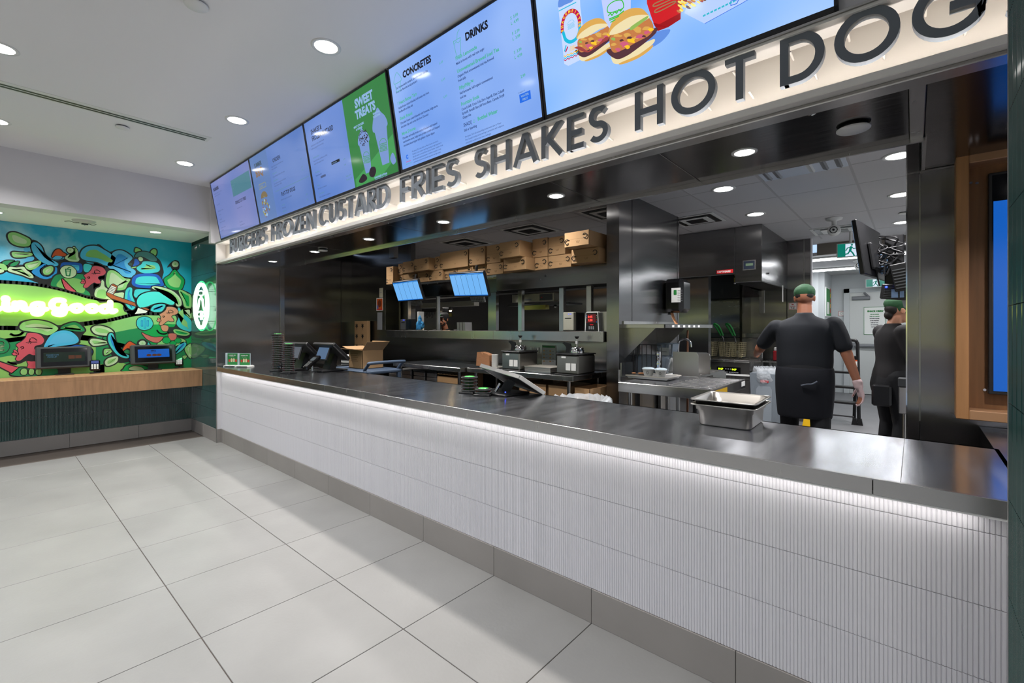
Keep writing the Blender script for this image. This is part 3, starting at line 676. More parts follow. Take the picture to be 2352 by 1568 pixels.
for i, s in enumerate(('We donate 2% of sales from our More S\u2019mores concrete to', 'Campfire Circle, a charity that brings healing through happiness to', 'kids with cancer or serious illness and their families. Campfire Circle', 'provides camp-inspired programs in children\u2019s hospitals, in local', 'communities, and at two medically-supported overnight camps.')): T(q, M, .13, .535+i*.016, s, .009, I_NAVY, 0, .80)
T(q, M, .065, .56, 'C', .022, I_BOX, .002); rect(q, M, .058, .575, .105, .580, ink('ink_pink', (200, 120, 190), .8)); rect(q, M, .055, .59, .11, .592, I_GRN)
line2(q, M, [(.60, .075), (.612, .155), (.645, .155), (.655, .075)], .003, I_GRN, closed=True); line2(q, M, [(.603, .09), (.62, .082), (.635, .095), (.652, .088)], .0025, I_GRN); line2(q, M, [(.63, .072), (.637, .045), (.655, .035)], .003, I_GRN)
T(q, M, .69, .105, 'DRINKS', .036, I_BLK, .0025, .92)
dr = ((.17, 'Fresh Lemonade', ('Made in-house with real cane sugar',)), (.235, 'Unsweetened Brewed Iced Tea', ('Organic Pluck unsweetened iced tea brewed', 'fresh daily')), (.322, 'Fifty/Fifty\u2122', ('Half lemonade, half organic unsweetened', 'iced tea')), (.405, 'Fountain Soda', ('Coca-Cola\u00ae, Coca-Cola Zero Sugar\u00ae, Diet Coke\u00ae', 'Sprite\u00ae, Fanta\u00ae, Barq\u2019s\u00ae Root Beer, Canada Dry\u00ae', 'Ginger Ale')))
for y, h, ls in dr:
    T(q, M, .60, y, h, .018, I_GRN, .0008, .95)
    for i, l_ in enumerate(ls): T(q, M, .60, y+.024+i*.022, l_, .0125, I_NAVY, .0004, .84)
T(q, M, .60, .515, 'SHACK|', .019, I_NAVY, .0004, .7); line2(q, M, [(.683+.007*math.cos(a*.6), .508+.007*math.sin(a*.6)) for a in range(11)], .002, I_GRN); T(q, M, .71, .513, 'Bottled Water', .018, I_GRN, .001, .95); T(q, M, .60, .54, 'Still or Sparkling', .0125, I_NAVY, .0004, .84)
for i, s in enumerate(('We donate 1% of still and sparkling bottled water sales to Water', 'First, Canada\u2019s leading charity working in partnership with Indigenous', 'communities to address local water challenges.')): T(q, M, .60, .572+i*.016, s, .009, I_NAVY, 0, .80)
for y, a_, b_ in ((.13, '3.99', '4.99'), (.20, '2.99', '3.99'), (.285, '3.99', '4.99'), (.37, '2.99', None)):
    if b_: T(q, M, 1.0, y, 'S  '+a_, .0135, I_GRN, .0005); T(q, M, 1.0, y+.024, 'L  '+b_, .0135, I_GRN, .0005)
    else: T(q, M, 1.025, .405, a_, .0135, I_GRN, .0005)
rect(q, M, 1.005, .475, 1.075, .515, I_BOX, .002); T(q, M, 1.04, .492, 'WATER', .010, I_LB, .0004, 1, 'CENTER', .003); T(q, M, 1.04, .509, 'FIRST', .010, I_LB, .0004, 1, 'CENTER', .003)
T(q, M, 1.0, .468, 'In support of', .006, I_NAVY)
q.build('display_content', t)
# screen 5: burgers picture. only its lower part shows
t, M = scr(4, 'bright blue menu screen picturing two burgers, a lager can and cups')
q = MB()
def RC(n_, c, s=.9): return ink(n_, c, s)
I_CAN = RC('can_white', (196, 214, 255), 1.0); I_CR = RC('can_red', (196, 20, 80), .9); I_CY = RC('can_cyan', (30, 190, 225), .9); I_BUN = RC('bun_gold', (222, 170, 84), .95); I_BUN2 = RC('bun_cream', (240, 224, 176), .95); I_MEAT = RC('patty_brown', (92, 52, 62), .8)
I_FRY = RC('fried_orange', (204, 128, 72), .9); I_LET = RC('pickle_green', (150, 190, 90), .9); I_PNK = RC('onion_pink', (214, 96, 130), .9); I_CHE = RC('cheese_yellow', (246, 196, 40), 1.0); I_CUPR = RC('cup_red', (214, 24, 34), .9); I_CUPW = RC('cup_white', (188, 202, 248), 1.0); I_OLV = RC('logo_olive', (170, 130, 90), .8)
I_BAC = RC('bacon_red', (170, 70, 66), .85); I_SH = RC('table_shade', (100, 148, 232), .9); I_FRC = RC('fries_yellow', (250, 226, 110), 1.0); I_BLN = RC('line_blue', (50, 110, 230), .9)
def PP(zx, zy):      # reference photo print: screen local coords from a point of the picture on the screen plane
    u = 1260+zx/6.533; v = zy/6.533
    a = (u-U0)/FP; b_ = (V0-v)/FP; D = Vector((-SN+a*CS, CS+a*SN, b_))
    o = Vector((xs[4], SY0, SZ0)); nrm = Vector((1, 0, 0)).cross(up).normalized(); t_ = (o-Vector((0, 0, H))).dot(nrm)/D.dot(nrm); p = Vector((0, 0, H))+D*t_-o
    return (p.x, SH-p.dot(up.normalized()))
def PS(pts, m_, lift, sm=True):
    pp = [PP(*p) for p in pts]; poly2(q, M, smooth_closed(pp, 5) if sm else pp, m_, lift)
def PL(pts, w, m_, lift=.0045, closed=False): line2(q, M, [PP(*p) for p in pts], w, m_, lift, closed)
# soft shadows printed in the picture
PS([(1540, 520), (1800, 440), (1810, 500), (1680, 640), (1500, 720)], I_SH, .0018)
# can
PS([(150, -250), (460, -330), (480, 100), (520, 420), (480, 900), (300, 990), (240, 960), (150, 120)], I_CAN, .0020, False)
PS([(150, 110), (180, -60), (330, -150), (380, 0), (260, 70)], I_SH, .0022)
PL([(165, 170), (280, 110), (420, 40)], .004, I_CY); 
ring = [(210, 480), (215, 350), (260, 230), (340, 170), (420, 190), (465, 290), (470, 400)]
PL(smooth_open([Vector(p) for p in ring], 5), .016, I_CR, .0030)
ring2 = [(475, 370), (465, 480), (420, 580), (340, 630), (265, 600), (225, 490)]
PL(smooth_open([Vector(p) for p in ring2], 5), .014, I_CY, .0032)
for i, ch in enumerate('SHACKMEISTER'):
    f = i/11; s_ = smooth_open([Vector(p) for p in ring], 11); k_ = min(int(f*(len(s_)-2))+1, len(s_)-2); p = s_[k_]; tg = s_[k_+1]-s_[k_-1]
    a0 = PP(p.x, p.y); a1 = PP(p.x+tg.x, p.y+tg.y); ang = math.atan2(-(a1[1]-a0[1]), a1[0]-a0[0])
    put_text(q, ch, .015, I_CHE, M @ Matrix.Translation((a0[0], SH-a0[1], .0038)) @ Matrix.Rotation(ang, 4, 'Z') @ Matrix.Translation((0, -.005, 0)), 'CENTER', .0008, 1)
c_ = PP(340, 370); burger_icon(q, M, c_[0], c_[1], .034, I_CY, .0012, 0)
c_ = PP(300, 525); T(q, M, c_[0], c_[1], 'Lager', .009, I_CR, .0003, 1)
for y0_, m_ in ((850, I_CHE), (880, I_CY), (910, I_CR)):
    PL([(240+k*26, y0_-k*11+(14 if k % 2 else -8)) for k in range(9)], .0035, m_)
PL([(250, 770), (270, 690)], .006, I_CY); PL([(265, 780), (295, 710)], .006, I_CR)
for k in range(5): PL([(330+k*18, 770-k*6), (335+k*18, 700-k*6)], .003, I_CHE)
# white cup
PS([(760, -250), (1240, -250), (1235, 130), (1150, 420), (860, 420)], I_CUPW, .0020, False)
for pts in ([(900, 190), (900, 100), (980, 30), (1090, 5), (1130, 60), (1120, 130), (1000, 180)],): PL(smooth_closed([Vector(p) for p in pts], 5), .004, M_GREENI if 0 else RC('logo_green', (60, 190, 60), .95), closed=True)
PL([(905, 240), (935, 205), (960, 235), (1000, 180), (1030, 205), (1060, 150), (1090, 170), (1130, 120)], .0045, RC('logo_green', (60, 190, 60)))
PL([(920, 290), (1060, 230), (1135, 170)], .0045, RC('logo_green', (0, 0, 0))); PL([(925, 310), (1060, 250)], .0045, RC('logo_green', (0, 0, 0))); PL([(940, 340), (1010, 300)], .0045, RC('logo_green', (0, 0, 0)))
# red cup
PS([(1470, -250), (1480, 60), (1560, 300), (1640, 470), (1800, 410), (1985, 290), (1990, 60), (2010, -250)], I_CUPR, .0022, False)
PS([(1570, 340), (1600, 400), (1980, 200), (1985, 290), (1800, 410), (1640, 470)], RC('cup_red_dark', (170, 10, 24), .8), .0024, False)
for a_, b_, c2, d_ in ((1600, 60, 1890, -60), (1620, 150, 1880, 30)):
    PL(smooth_closed([Vector(p) for p in ((a_, b_), (c2, d_), (c2+6, d_+30), (a_+20, b_+38))], 5), .0045, I_OLV, closed=True)
# burgers
def burger(dx, dy, k, fat):
    g = lambda pts: [(dx+x*k, dy+y*k) for x, y in pts]
    PS(g([(30, 640), (60, 760), (200, 760), (420, 640), (640, 480), (660, 400), (400, 520), (150, 640)]), I_BUN2, .0026)
    PS(g([(150, 760), (420, 640), (640, 490), (610, 560), (420, 690), (200, 775)]), I_BUN, .0028)
    PS(g([(-40, 560), (0, 640), (120, 700), (260, 650), (420, 540), (600, 400), (700, 300), (690, 230), (400, 380), (120, 520)]), I_MEAT, .0030)
    PS(g([(40, 330), (0, 460), (60, 600), (200, 560), (400, 450), (600, 340), (660, 220), (600, 90), (540, 120), (300, 250)]), I_FRY, .0032)
    for i_, (px_, py_, rr_, m_) in enumerate([(130, 340, 60, I_BUN), (200, 300, 70, I_FRY), (260, 340, 50, I_BUN), (330, 280, 60, I_FRY), (420, 260, 65, I_BUN), (500, 190, 60, I_FRY), (560, 240, 60, I_BUN), (60, 480, 40, I_BUN), (120, 540, 46, I_FRY), (220, 480, 60, I_PNK), (130, 560, 40, I_PNK), (330, 420, 60, I_CHE), (400, 380, 40, I_BUN), (460, 360, 60, I_PNK), (560, 300, 44, I_PNK), (620, 260, 40, I_CHE), (270, 520, 40, I_CHE), (60, 400, 34, I_LET), (520, 360, 30, I_MEAT), (300, 380, 36, I_MEAT), (180, 420, 30, I_MEAT)]):
        PS(g([(px_+rr_*math.cos(w)*(1+.3*math.sin(w*3+i_)), py_+rr_*.62*math.sin(w)*(1+.3*math.cos(w*2+i_))) for w in [j*.9 for j in range(7)]]), m_, .0034+i_*.00003)
    PS(g([(0, 340), (-5, 260), (60, 120), (180, 10), (330, -60), (470, -60), (560, 10), (590, 90), (420, 160), (200, 290)]), I_BUN, .0042)
    PS(g([(15, 340), (20, 280), (120, 180), (330, 60), (560, 40), (590, 90), (420, 160), (200, 290)]), I_BUN2, .0044)
    if fat: PS(g([(310, 260), (330, 210), (560, 60), (575, 90), (500, 150), (350, 260)]), I_LET, .0047)
burger(440, 330, .76, False); burger(920, 190, 1.0, True)
PS([(390, 720), (480, 700), (640, 770), (860, 560), (900, 600), (700, 700), (600, 790), (440, 740)], I_BAC, .0040)
# fries tray
PS([(2040, 200), (2350, 360), (2900, 60), (3300, -250), (2200, -250)], RC('tray_paper', (180, 204, 255), 1.0), .0020, False); PL([(2350, 360), (2900, 60), (3300, -180)], .002, I_BLN)
random.seed(11)
for k in range(60):
    px_ = 1960+random.random()*460; py_ = 190-(px_-1960)*.45-random.random()*150; rr_ = random.uniform(18, 44)
    PS([(px_+rr_*math.cos(w), py_+rr_*.7*math.sin(w+.6)) for w in [j*1.05 for j in range(6)]], random.choice([I_FRC, I_FRC, I_CHE, I_FRY, I_BAC, I_MEAT]), .0030+k*.00003)
for k in range(9): PL([(2330+k*56, 245-k*27), (2355+k*56, 232-k*27)], .006, RC('print_teal', (50, 190, 210), .9))
PL([(2740, 20), (2740, 90), (2830, 60), (2860, 0)], .0025, I_BLN, closed=True)
q.build('display_content', t)

# ================================================================== mural (flat print on the end wall)
def qp(Q, x, y):
    ox, oy = {1: (0, 500), 2: (220, 520), 3: (0, 680), 4: (220, 680)}[Q]
    p = at(ox+x/7.84, oy+y/7.84, X=XM+0.001); return (p.y, p.z)
MU = {}
def mc(name, rgb):
    if name not in MU: MU[name] = mat('mural_'+name, rgb, 0.55)
    return MU[name]
K = mc('black', (30, 32, 34)); CBL = mc('sky_light', (70, 178, 220)); CB2 = mc('sky_mid', (84, 178, 222)); CTE = mc('teal', (60, 196, 200)); CTE2 = mc('teal_light', (72, 214, 208))
CNV = mc('navy', (10, 84, 178)); CRB = mc('royal', (36, 140, 210)); CGR = mc('leaf', (140, 200, 120)); CGL = mc('pale_green', (186, 212, 170)); CGM = mc('mid_green', (122, 182, 100)); CGD = mc('deep_green', (26, 134, 80)); CGE = mc('emerald', (0, 158, 76))
CHL = mc('hill', (134, 190, 100)); CRD = mc('rose', (200, 82, 96)); CTN = mc('tan_skin', (210, 140, 110)); COR = mc('orange', (204, 84, 36)); CBR = mc('brown', (168, 86, 44)); CSL = mc('slate', (70, 128, 130)); CWH = mc('white', (232, 232, 224)); CNK = mc('dusk_pink', (200, 104, 96)); CVE = mc('vest', (72, 170, 196))
skym = mat('mural_sky', (60, 170, 205), 0.55); nt = skym.node_tree; n_ = nt.nodes
g_ = n_.new('ShaderNodeNewGeometry'); tx = n_.new('ShaderNodeTexNoise'); tx.inputs['Scale'].default_value = 2.6; tx.inputs['Detail'].default_value = 6; nt.links.new(g_.outputs['Position'], tx.inputs['Vector'])
cr = n_.new('ShaderNodeValToRGB'); cr.color_ramp.elements[0].position = 0.50; cr.color_ramp.elements[0].color = lin((40, 165, 205))+(1,); cr.color_ramp.elements[1].position = 0.70; cr.color_ramp.elements[1].color = lin((150, 205, 222))+(1,)
nt.links.new(tx.outputs['Fac'], cr.inputs['Fac'])
sp = n_.new('ShaderNodeSeparateXYZ'); nt.links.new(g_.outputs['Position'], sp.inputs[0]); m1 = n_.new('ShaderNodeMapRange'); m1.inputs['From Min'].default_value = 0.6; m1.inputs['From Max'].default_value = 1.9; nt.links.new(sp.outputs['Y'], m1.inputs['Value'])
mx = n_.new('ShaderNodeMix'); mx.data_type = 'RGBA'; nt.links.new(m1.outputs['Result'], mx.inputs[0]); nt.links.new(cr.outputs['Color'], mx.inputs[6]); mx.inputs[7].default_value = lin((0, 168, 190))+(1,); nt.links.new(mx.outputs[2], n_['Principled BSDF'].inputs['Base Color'])
MUR = MB()
def mp_poly(P, m_, lay): MUR.add([(XM+0.0010+lay*0.0003, p[0], p[1]) for p in P], [list(range(len(P)))], m_)
def off(P, d):
    n = len(P); out = []; A = sum(P[i][0]*P[(i+1) % n][1]-P[(i+1) % n][0]*P[i][1] for i in range(n)); s_ = 1 if A > 0 else -1
    for i in range(n):
        a = Vector(P[i-1]); b_ = Vector(P[(i+1) % n]); t_ = (b_-a)
        if t_.length < 1e-7: out.append(P[i]); continue
        t_.normalize(); out.append((P[i][0]+t_.y*s_*d, P[i][1]-t_.x*s_*d))
    return out
def blob(Q, c, pts, inner=None, ind=0.022, ol=0.014, lay=1, sm=True):
    lay = lay*.3-.7 if (not ol and lay <= 2) else lay+2
    P = [qp(Q, *p) for p in pts]; P = [tuple(p) for p in smooth_closed(P, 5)] if sm else P
    if ol: mp_poly(off(P, ol), K, lay)
    mp_poly(P, c, lay+1)
    if inner: mp_poly(off(P, -ind), inner, lay+2)
def ln(Q, pts, w=0.008, c=None, lay=None, sm=True):
    lay = 2.4 if lay is None else lay+2
    P = [Vector(qp(Q, *p)) for p in pts]; P = smooth_open(P, 5) if sm else P
    for i in range(len(P)-1):
        a, b_ = P[i], P[i+1]; t_ = (b_-a)
        if t_.length < 1e-6: continue
        t_.normalize(); nn = Vector((-t_.y, t_.x))*w/2; a2 = a-t_*w*.25; b2 = b_+t_*w*.25
        mp_poly([tuple(a2+nn), tuple(b2+nn), tuple(b2-nn), tuple(a2-nn)], c or K, lay)
Z0M, Z1M = 0.62, 2.449
MUR.add([(XM+.0008, -1.6, Z0M), (XM+.0008, YG, Z0M), (XM+.0008, YG, Z1M), (XM+.0008, -1.6, Z1M)], [(0, 1, 2, 3)], skym)
# hills
mp_poly([qp(1, *p) for p in [(-900, 1120), (-300, 1120), (100, 1150), (500, 1180), (900, 1240), (1300, 1340), (1600, 1430), (1882, 1480)]]+[qp(2, *p) for p in [(300, 1330), (520, 1400), (560, 1568)]]+[qp(4, *p) for p in [(1720, 700), (1720, 1400)]]+[qp(3, *p) for p in [(1800, 1700), (-900, 1700)]], CHL, .2)
blob(4, CGR, [(0, 470), (300, 420), (700, 340), (1000, 316), (1300, 318), (1720, 420), (1720, 500), (1000, 540), (600, 600), (300, 660), (0, 740)], ol=0, lay=1, sm=False)
blob(4, CGD, [(300, 660), (600, 600), (1000, 530), (1300, 500), (1720, 520), (1720, 1400), (0, 1420), (0, 740)], ol=0, lay=1, sm=False)
blob(4, CGE, [(830, 590), (1040, 510), (1720, 500), (1720, 1000), (1000, 860)], ol=0, lay=2, sm=False)
blob(4, CHL, [(150, 1220), (450, 1180), (600, 1250), (560, 1380), (0, 1420), (0, 1250)], ol=0, lay=2, sm=False)
blob(3, CHL, [(1100, 1260), (1882, 1220), (1882, 1420), (1000, 1420)], ol=0, lay=2, sm=False)
# thick black lines of the river of hills
ln(1, [(-900, 1130), (-300, 1135), (0, 1150), (500, 1185), (900, 1245), (1300, 1340), (1600, 1430), (1882, 1480)], .036)
ln(2, [(0, 1290), (250, 1330), (420, 1345), (520, 1400), (575, 1500)], .040)
ln(3, [(-900, 560), (0, 570), (300, 575)], .045); ln(3, [(1460, 505), (1882, 445)], .05); ln(4, [(0, 480), (300, 420), (600, 350), (800, 320), (1200, 305)], .040)
ln(3, [(100, 800), (300, 775), (480, 750)], .045); ln(3, [(1440, 740), (1700, 770)], .06); ln(4, [(340, 860), (520, 900), (640, 950)], .05)
mp_poly([qp(3, *p) for p in [(-900, 830), (0, 800), (300, 790), (460, 780), (300, 900), (250, 1060), (0, 1100), (-900, 1120)]], CGD, 1.3)
# black body masses behind the shapes
def blk(Q, pts, lay=2, c=None): mp_poly([tuple(p) for p in smooth_closed([qp(Q, *p) for p in pts], 5)], c or K, lay)
blk(1, [(560, 400), (700, 440), (800, 620), (960, 760), (1180, 720), (1330, 500), (1460, 700), (1600, 820), (1880, 860), (1882, 1400), (1620, 1430), (1100, 1300), (900, 1240), (700, 1180), (500, 1100), (300, 1000), (120, 940), (260, 850), (480, 830), (600, 700), (540, 560)])
blk(2, [(0, 360), (230, 450), (400, 420), (560, 470), (700, 560), (1100, 560), (1220, 790), (1200, 930), (1240, 1100), (1700, 1200), (1725, 1560), (600, 1568), (480, 1300), (0, 1320)], 2)
blk(4, [(560, 160), (700, 0), (1720, 0), (1720, 700), (1450, 740), (1300, 680), (1280, 560), (1420, 540), (1440, 360), (1200, 300), (900, 310), (600, 340)], 2)
blk(3, [(360, 460), (660, 410), (960, 490), (1080, 520), (1350, 460), (1540, 600), (1440, 760), (1420, 860), (1000, 930), (820, 960), (700, 1180), (500, 1160), (330, 1220), (160, 1190), (340, 1160), (480, 1060), (640, 900), (700, 800), (560, 660), (380, 600)], 3)
blk(4, [(340, 640), (380, 820), (520, 1000), (620, 1060), (760, 1020), (740, 1200), (620, 1180), (420, 1200), (300, 1100), (220, 800)], 2)
# upper left: hand, wing
blob(1, CGR, [(140, 330), (180, 270), (280, 265), (420, 320), (530, 380), (555, 440), (530, 500), (440, 520), (300, 500), (190, 440)], CGL, .03)
blob(1, CGR, [(210, 650), (240, 615), (380, 625), (540, 630), (585, 655), (560, 685), (420, 710), (260, 710)], CGL, .022)
blob(1, CBL, [(565, 490), (600, 440), (690, 460), (760, 540), (800, 650), (880, 730), (1000, 790), (1050, 830), (1020, 870), (900, 860), (760, 800), (640, 700), (580, 590)], CB2, .02, 0.012)
blob(1, CB2, [(440, 540), (530, 545), (548, 580), (500, 610), (430, 600)], ol=0, lay=3); blob(1, CB2, [(480, 720), (590, 700), (616, 740), (560, 780), (430, 790)], ol=0, lay=3)
blob(1, CGR, [(445, 860), (480, 820), (600, 790), (700, 770), (742, 800), (700, 870), (600, 930), (500, 930)], CGL, .02)
blob(1, CRB, [(570, 970), (700, 880), (790, 830), (830, 860), (760, 950), (800, 1020), (900, 1020), (970, 900), (1025, 900), (1020, 1000), (940, 1070), (830, 1105), (700, 1070)], CRB, .02)
blob(1, CGR, [(770, 960), (800, 910), (900, 870), (955, 890), (950, 960), (880, 1020), (800, 1020)], CGL, .02, lay=4)
blob(1, CGL, [(140, 950), (180, 880), (300, 895), (420, 880), (480, 940), (580, 1020), (600, 1080), (520, 1080), (400, 1030), (280, 1000)], CGR, .03)
blob(1, CGR, [(-60, 830), (60, 830), (120, 880), (130, 940), (60, 940), (0, 900), (-80, 900)]); blob(1, CGL, [(-80, 930), (40, 930), (75, 960), (20, 990), (-80, 1000)])
blob(1, CGD, [(40, 810), (120, 770), (260, 775), (180, 800), (120, 850)], ol=.010); blob(1, CGD, [(180, 860), (230, 810), (340, 785), (300, 850), (240, 870)], ol=.010)
# heron heads, drink roundel
blob(1, COR, [(940, 710), (960, 640), (1010, 575), (1080, 570), (1130, 620), (1190, 655), (1170, 690), (1080, 690), (1000, 680)], ol=.010, lay=4)
blob(1, CB2, [(945, 740), (1000, 690), (1080, 690), (1125, 710), (1080, 745), (1010, 752)], ol=.006, lay=4)
blob(1, CGL, [(1170, 730), (1200, 680), (1290, 640), (1330, 590), (1310, 535), (1350, 530), (1400, 600), (1410, 700), (1430, 750), (1390, 790), (1260, 780)], CGM, .022, .006, 4)
blob(1, CGL, [(1205, 585), (1230, 545), (1290, 545), (1325, 580), (1300, 625), (1240, 630)], CGM, .022, .010, 6)
blob(1, CBL, [(1450, 640), (1500, 560), (1600, 510), (1750, 510), (1882, 580), (1980, 640), (2120, 760), (2060, 860), (1900, 860), (1760, 800), (1560, 770), (1460, 720)], CGM, .045)
blob(1, CNV, [(1085, 900), (1110, 815), (1200, 800), (1400, 810), (1480, 850), (1480, 960), (1420, 995), (1300, 980), (1100, 960)], CBL, .028, .006, 3)
blob(1, CGL, [(1085, 960), (1120, 890), (1200, 862), (1300, 880), (1370, 960), (1350, 1040), (1260, 1080), (1150, 1060)], None, .02, .008, 6)
ln(1, [(1180, 925), (1270, 930), (1255, 1045), (1195, 1040), (1180, 925)], .010, CGD, 9, False); ln(1, [(1215, 920), (1230, 900), (1265, 895)], .008, CGD, 9, False); ln(1, [(1190, 960), (1265, 962)], .007, CGD, 9, False)
blob(1, CGD, [(920, 1220), (940, 1120), (1020, 1030), (1200, 1010), (1500, 1020), (1560, 1100), (1500, 1250), (1600, 1340), (1600, 1400), (1300, 1310), (1050, 1250)], None, lay=3)
blob(1, CGM, [(1035, 1240), (1050, 1150), (1140, 1090), (1300, 1080), (1460, 1120), (1530, 1220), (1500, 1350), (1300, 1310)], None, ol=0, lay=5)
blob(1, CRD, [(1120, 1100), (1170, 1140), (1280, 1250), (1360, 1330), (1200, 1290), (1140, 1190)], ol=.008, lay=6)
# the four profile faces
def face(Q, sk, ox, oy, k, hair=True):
    g = lambda L_: [(ox+x*k, oy+y*k) for x, y in L_]
    blob(Q, sk, g([(230, 10), (330, 0), (450, 30), (520, 100), (525, 160), (470, 210), (380, 230), (350, 280), (400, 340), (405, 390), (330, 400), (260, 380), (180, 430), (110, 490), (50, 500), (20, 470), (45, 420), (35, 390), (65, 350), (55, 310), (70, 275), (30, 220), (60, 190), (130, 150), (200, 80)]), None, ol=.007, lay=7)
    blob(Q, sk, g([(-45, 375), (0, 350), (50, 365), (60, 385), (0, 405)]), None, ol=.006, lay=8); blob(Q, sk, g([(-20, 320), (10, 310), (55, 360), (20, 370)]), None, ol=.006, lay=8)
    ln(Q, g([(300, 90), (350, 95), (400, 135)]), .007, lay=10); ln(Q, g([(280, 100), (270, 150), (310, 165), (400, 165)]), .007, lay=10); ln(Q, g([(100, 260), (150, 250), (160, 275), (120, 290)]), .007, lay=10)
    for a, b_ in (((270, 155), (205, 175)), ((280, 160), (240, 190)), ((300, 165), (280, 195))): ln(Q, g([a, b_]), .005, lay=10, sm=False)
face(3, CRD, 265, 660, 1.0); face(1, CRD, 1490, 870, .78)
face(4, CTN, 1130, 190, .66)
blob(3, CRD, [(490, 1170), (560, 1175), (640, 1180), (650, 1290), (500, 1290), (510, 1230)], ol=.006, lay=6); blob(4, CNK, [(1310, 680), (1440, 680), (1445, 760), (1380, 795), (1330, 770)], ol=.006, lay=6)
blob(4, CTN, [(1185, 520), (1300, 540), (1290, 620), (1240, 632), (1190, 600)], ol=.006, lay=6)
blob(1, CTE, [(1505, 850), (1560, 830), (1650, 860), (1630, 950), (1560, 980), (1510, 950)], ol=.006, lay=6)
# raccoon
blob(2, CB2, [(210, 680), (250, 620), (300, 480), (400, 430), (520, 450), (660, 560), (600, 650), (640, 740), (715, 800), (700, 870), (640, 915), (500, 900), (420, 830), (330, 770), (240, 750)], CRB, .045)
blob(2, CGR, [(190, 900), (230, 800), (320, 790), (420, 850), (520, 930), (620, 950), (570, 1040), (520, 1130), (380, 1150), (240, 1120), (185, 1030)], CGL, .03)
blob(2, CGL, [(0, 1130), (80, 1080), (100, 980), (125, 965), (150, 1000), (160, 1080), (220, 1130), (300, 1200), (500, 1190), (480, 1300), (300, 1310), (0, 1270)], None, lay=3); blob(2, CGR, [(20, 1200), (60, 1140), (160, 1140), (200, 1230), (160, 1290), (20, 1270)], ol=0, lay=5)
blob(2, CGR, [(705, 460), (715, 390), (760, 395), (815, 430), (760, 445)], ol=.012, lay=4); blob(2, CGR, [(985, 460), (1030, 410), (1085, 420), (1090, 490), (1060, 530), (1010, 500)], ol=.012, lay=4)
blob(2, CSL, [(705, 530), (760, 470), (880, 450), (1000, 490), (1090, 570), (1090, 620), (1000, 620), (900, 570), (820, 540), (730, 555)], ol=.010, lay=5)
blob(2, CNV, [(700, 590), (740, 585), (785, 650), (760, 690), (670, 715), (690, 660)], ol=.010, lay=5); blob(2, CGL, [(765, 570), (800, 545), (845, 570), (840, 615), (790, 620)], CGR, .022, .008, 6); blob(2, mc('nose', (40, 70, 60)), [(585, 670), (630, 650), (655, 680), (630, 710)], ol=.006, lay=6)
blob(2, CTE, [(735, 740), (820, 680), (860, 630), (1000, 630), (1110, 660), (1155, 740), (1130, 810), (1000, 840), (860, 840), (770, 800)], CGR, .045, .010, 4)
blob(2, CGR, [(640, 740), (725, 720), (720, 740), (660, 750)], ol=.004, lay=6)
blob(2, CNV, [(645, 1000), (680, 900), (800, 850), (1000, 845), (1130, 880), (1210, 1000), (1210, 1070), (1000, 1110), (780, 1100), (670, 1060)], CTE, .035, .010, 4)
blob(2, CTE, [(520, 1290), (540, 1150), (600, 1095), (655, 1120), (655, 1230), (700, 1350), (715, 1440), (660, 1500), (580, 1460), (530, 1380)], CRB, .025, .010, 4)
blob(2, CTE, [(690, 1200), (720, 1135), (860, 1130), (990, 1145), (860, 1190), (740, 1280), (690, 1250)], None, lay=4)
blob(2, CTE2, [(740, 1350), (800, 1240), (960, 1180), (1160, 1180), (1320, 1230), (1410, 1320), (1410, 1390), (1350, 1410), (1200, 1370), (1050, 1390), (920, 1440), (790, 1455)], None, lay=5)
blob(2, CGL, [(1005, 1100), (1060, 1075), (1220, 1100), (1400, 1170), (1520, 1290), (1545, 1400), (1500, 1440), (1450, 1420), (1410, 1300), (1280, 1200), (1080, 1145)], CGR, .022, .010, 5)
blob(2, CGE, [(1230, 950), (1330, 870), (1420, 775), (1500, 860), (1590, 960), (1570, 1080), (1520, 1140), (1400, 1140), (1280, 1080)], CGR, .035, .010, 4)
blob(2, K, [(1285, 740), (1310, 690), (1360, 640), (1430, 605), (1500, 640), (1500, 760), (1420, 800), (1370, 770), (1340, 720)], ol=0, lay=3); blob(2, CGL, [(1370, 680), (1400, 630), (1450, 630), (1488, 670), (1470, 720), (1400, 725)], CGR, .024, .004, 5)
blob(2, CGR, [(1490, 1160), (1560, 1150), (1650, 1200), (1715, 1250), (1715, 1455), (1600, 1450), (1560, 1330)], CGE, .026, .010, 4)
blob(2, CGR, [(1570, 1490), (1715, 1480), (1715, 1560), (1620, 1580)], ol=.008, lay=4)
# hockey stick
def stick(pts, w, c, lay=8): ln(2, pts, w+.014, K, lay, False); ln(2, pts, w, c, lay+1, False)
blob(2, CBR, [(280, 1055), (310, 1035), (385, 1075), (370, 1140), (310, 1240), (700, 1375), (722, 1435), (480, 1360), (270, 1290), (195, 1230), (195, 1190)], ol=.008, lay=8, sm=False)
blob(2, CWH, [(275, 1060), (370, 1100), (305, 1225), (205, 1185)], ol=.004, lay=10, sm=False)
for k in range(5): ln(2, [(262-k*13, 1082+k*24), (358-k*13, 1122+k*24)], .005, K, 13, False)
blob(4, CBR, [(820, 205), (900, 210), (960, 240), (940, 255), (880, 235)], ol=.006, lay=8, sm=False); blob(4, CWH, [(760, 210), (930, 270), (900, 300), (700, 320), (740, 270)], ol=.006, lay=6, sm=False)
blob(4, CTE, [(990, 240), (1040, 170), (1150, 140), (1245, 150), (1240, 200), (1190, 270), (1090, 285), (1010, 270)], CRB, .03, .010, 5)
blob(4, CTE, [(735, 490), (770, 400), (880, 370), (980, 400), (1025, 490), (990, 570), (880, 610), (780, 580)], None, ol=.008, lay=6)
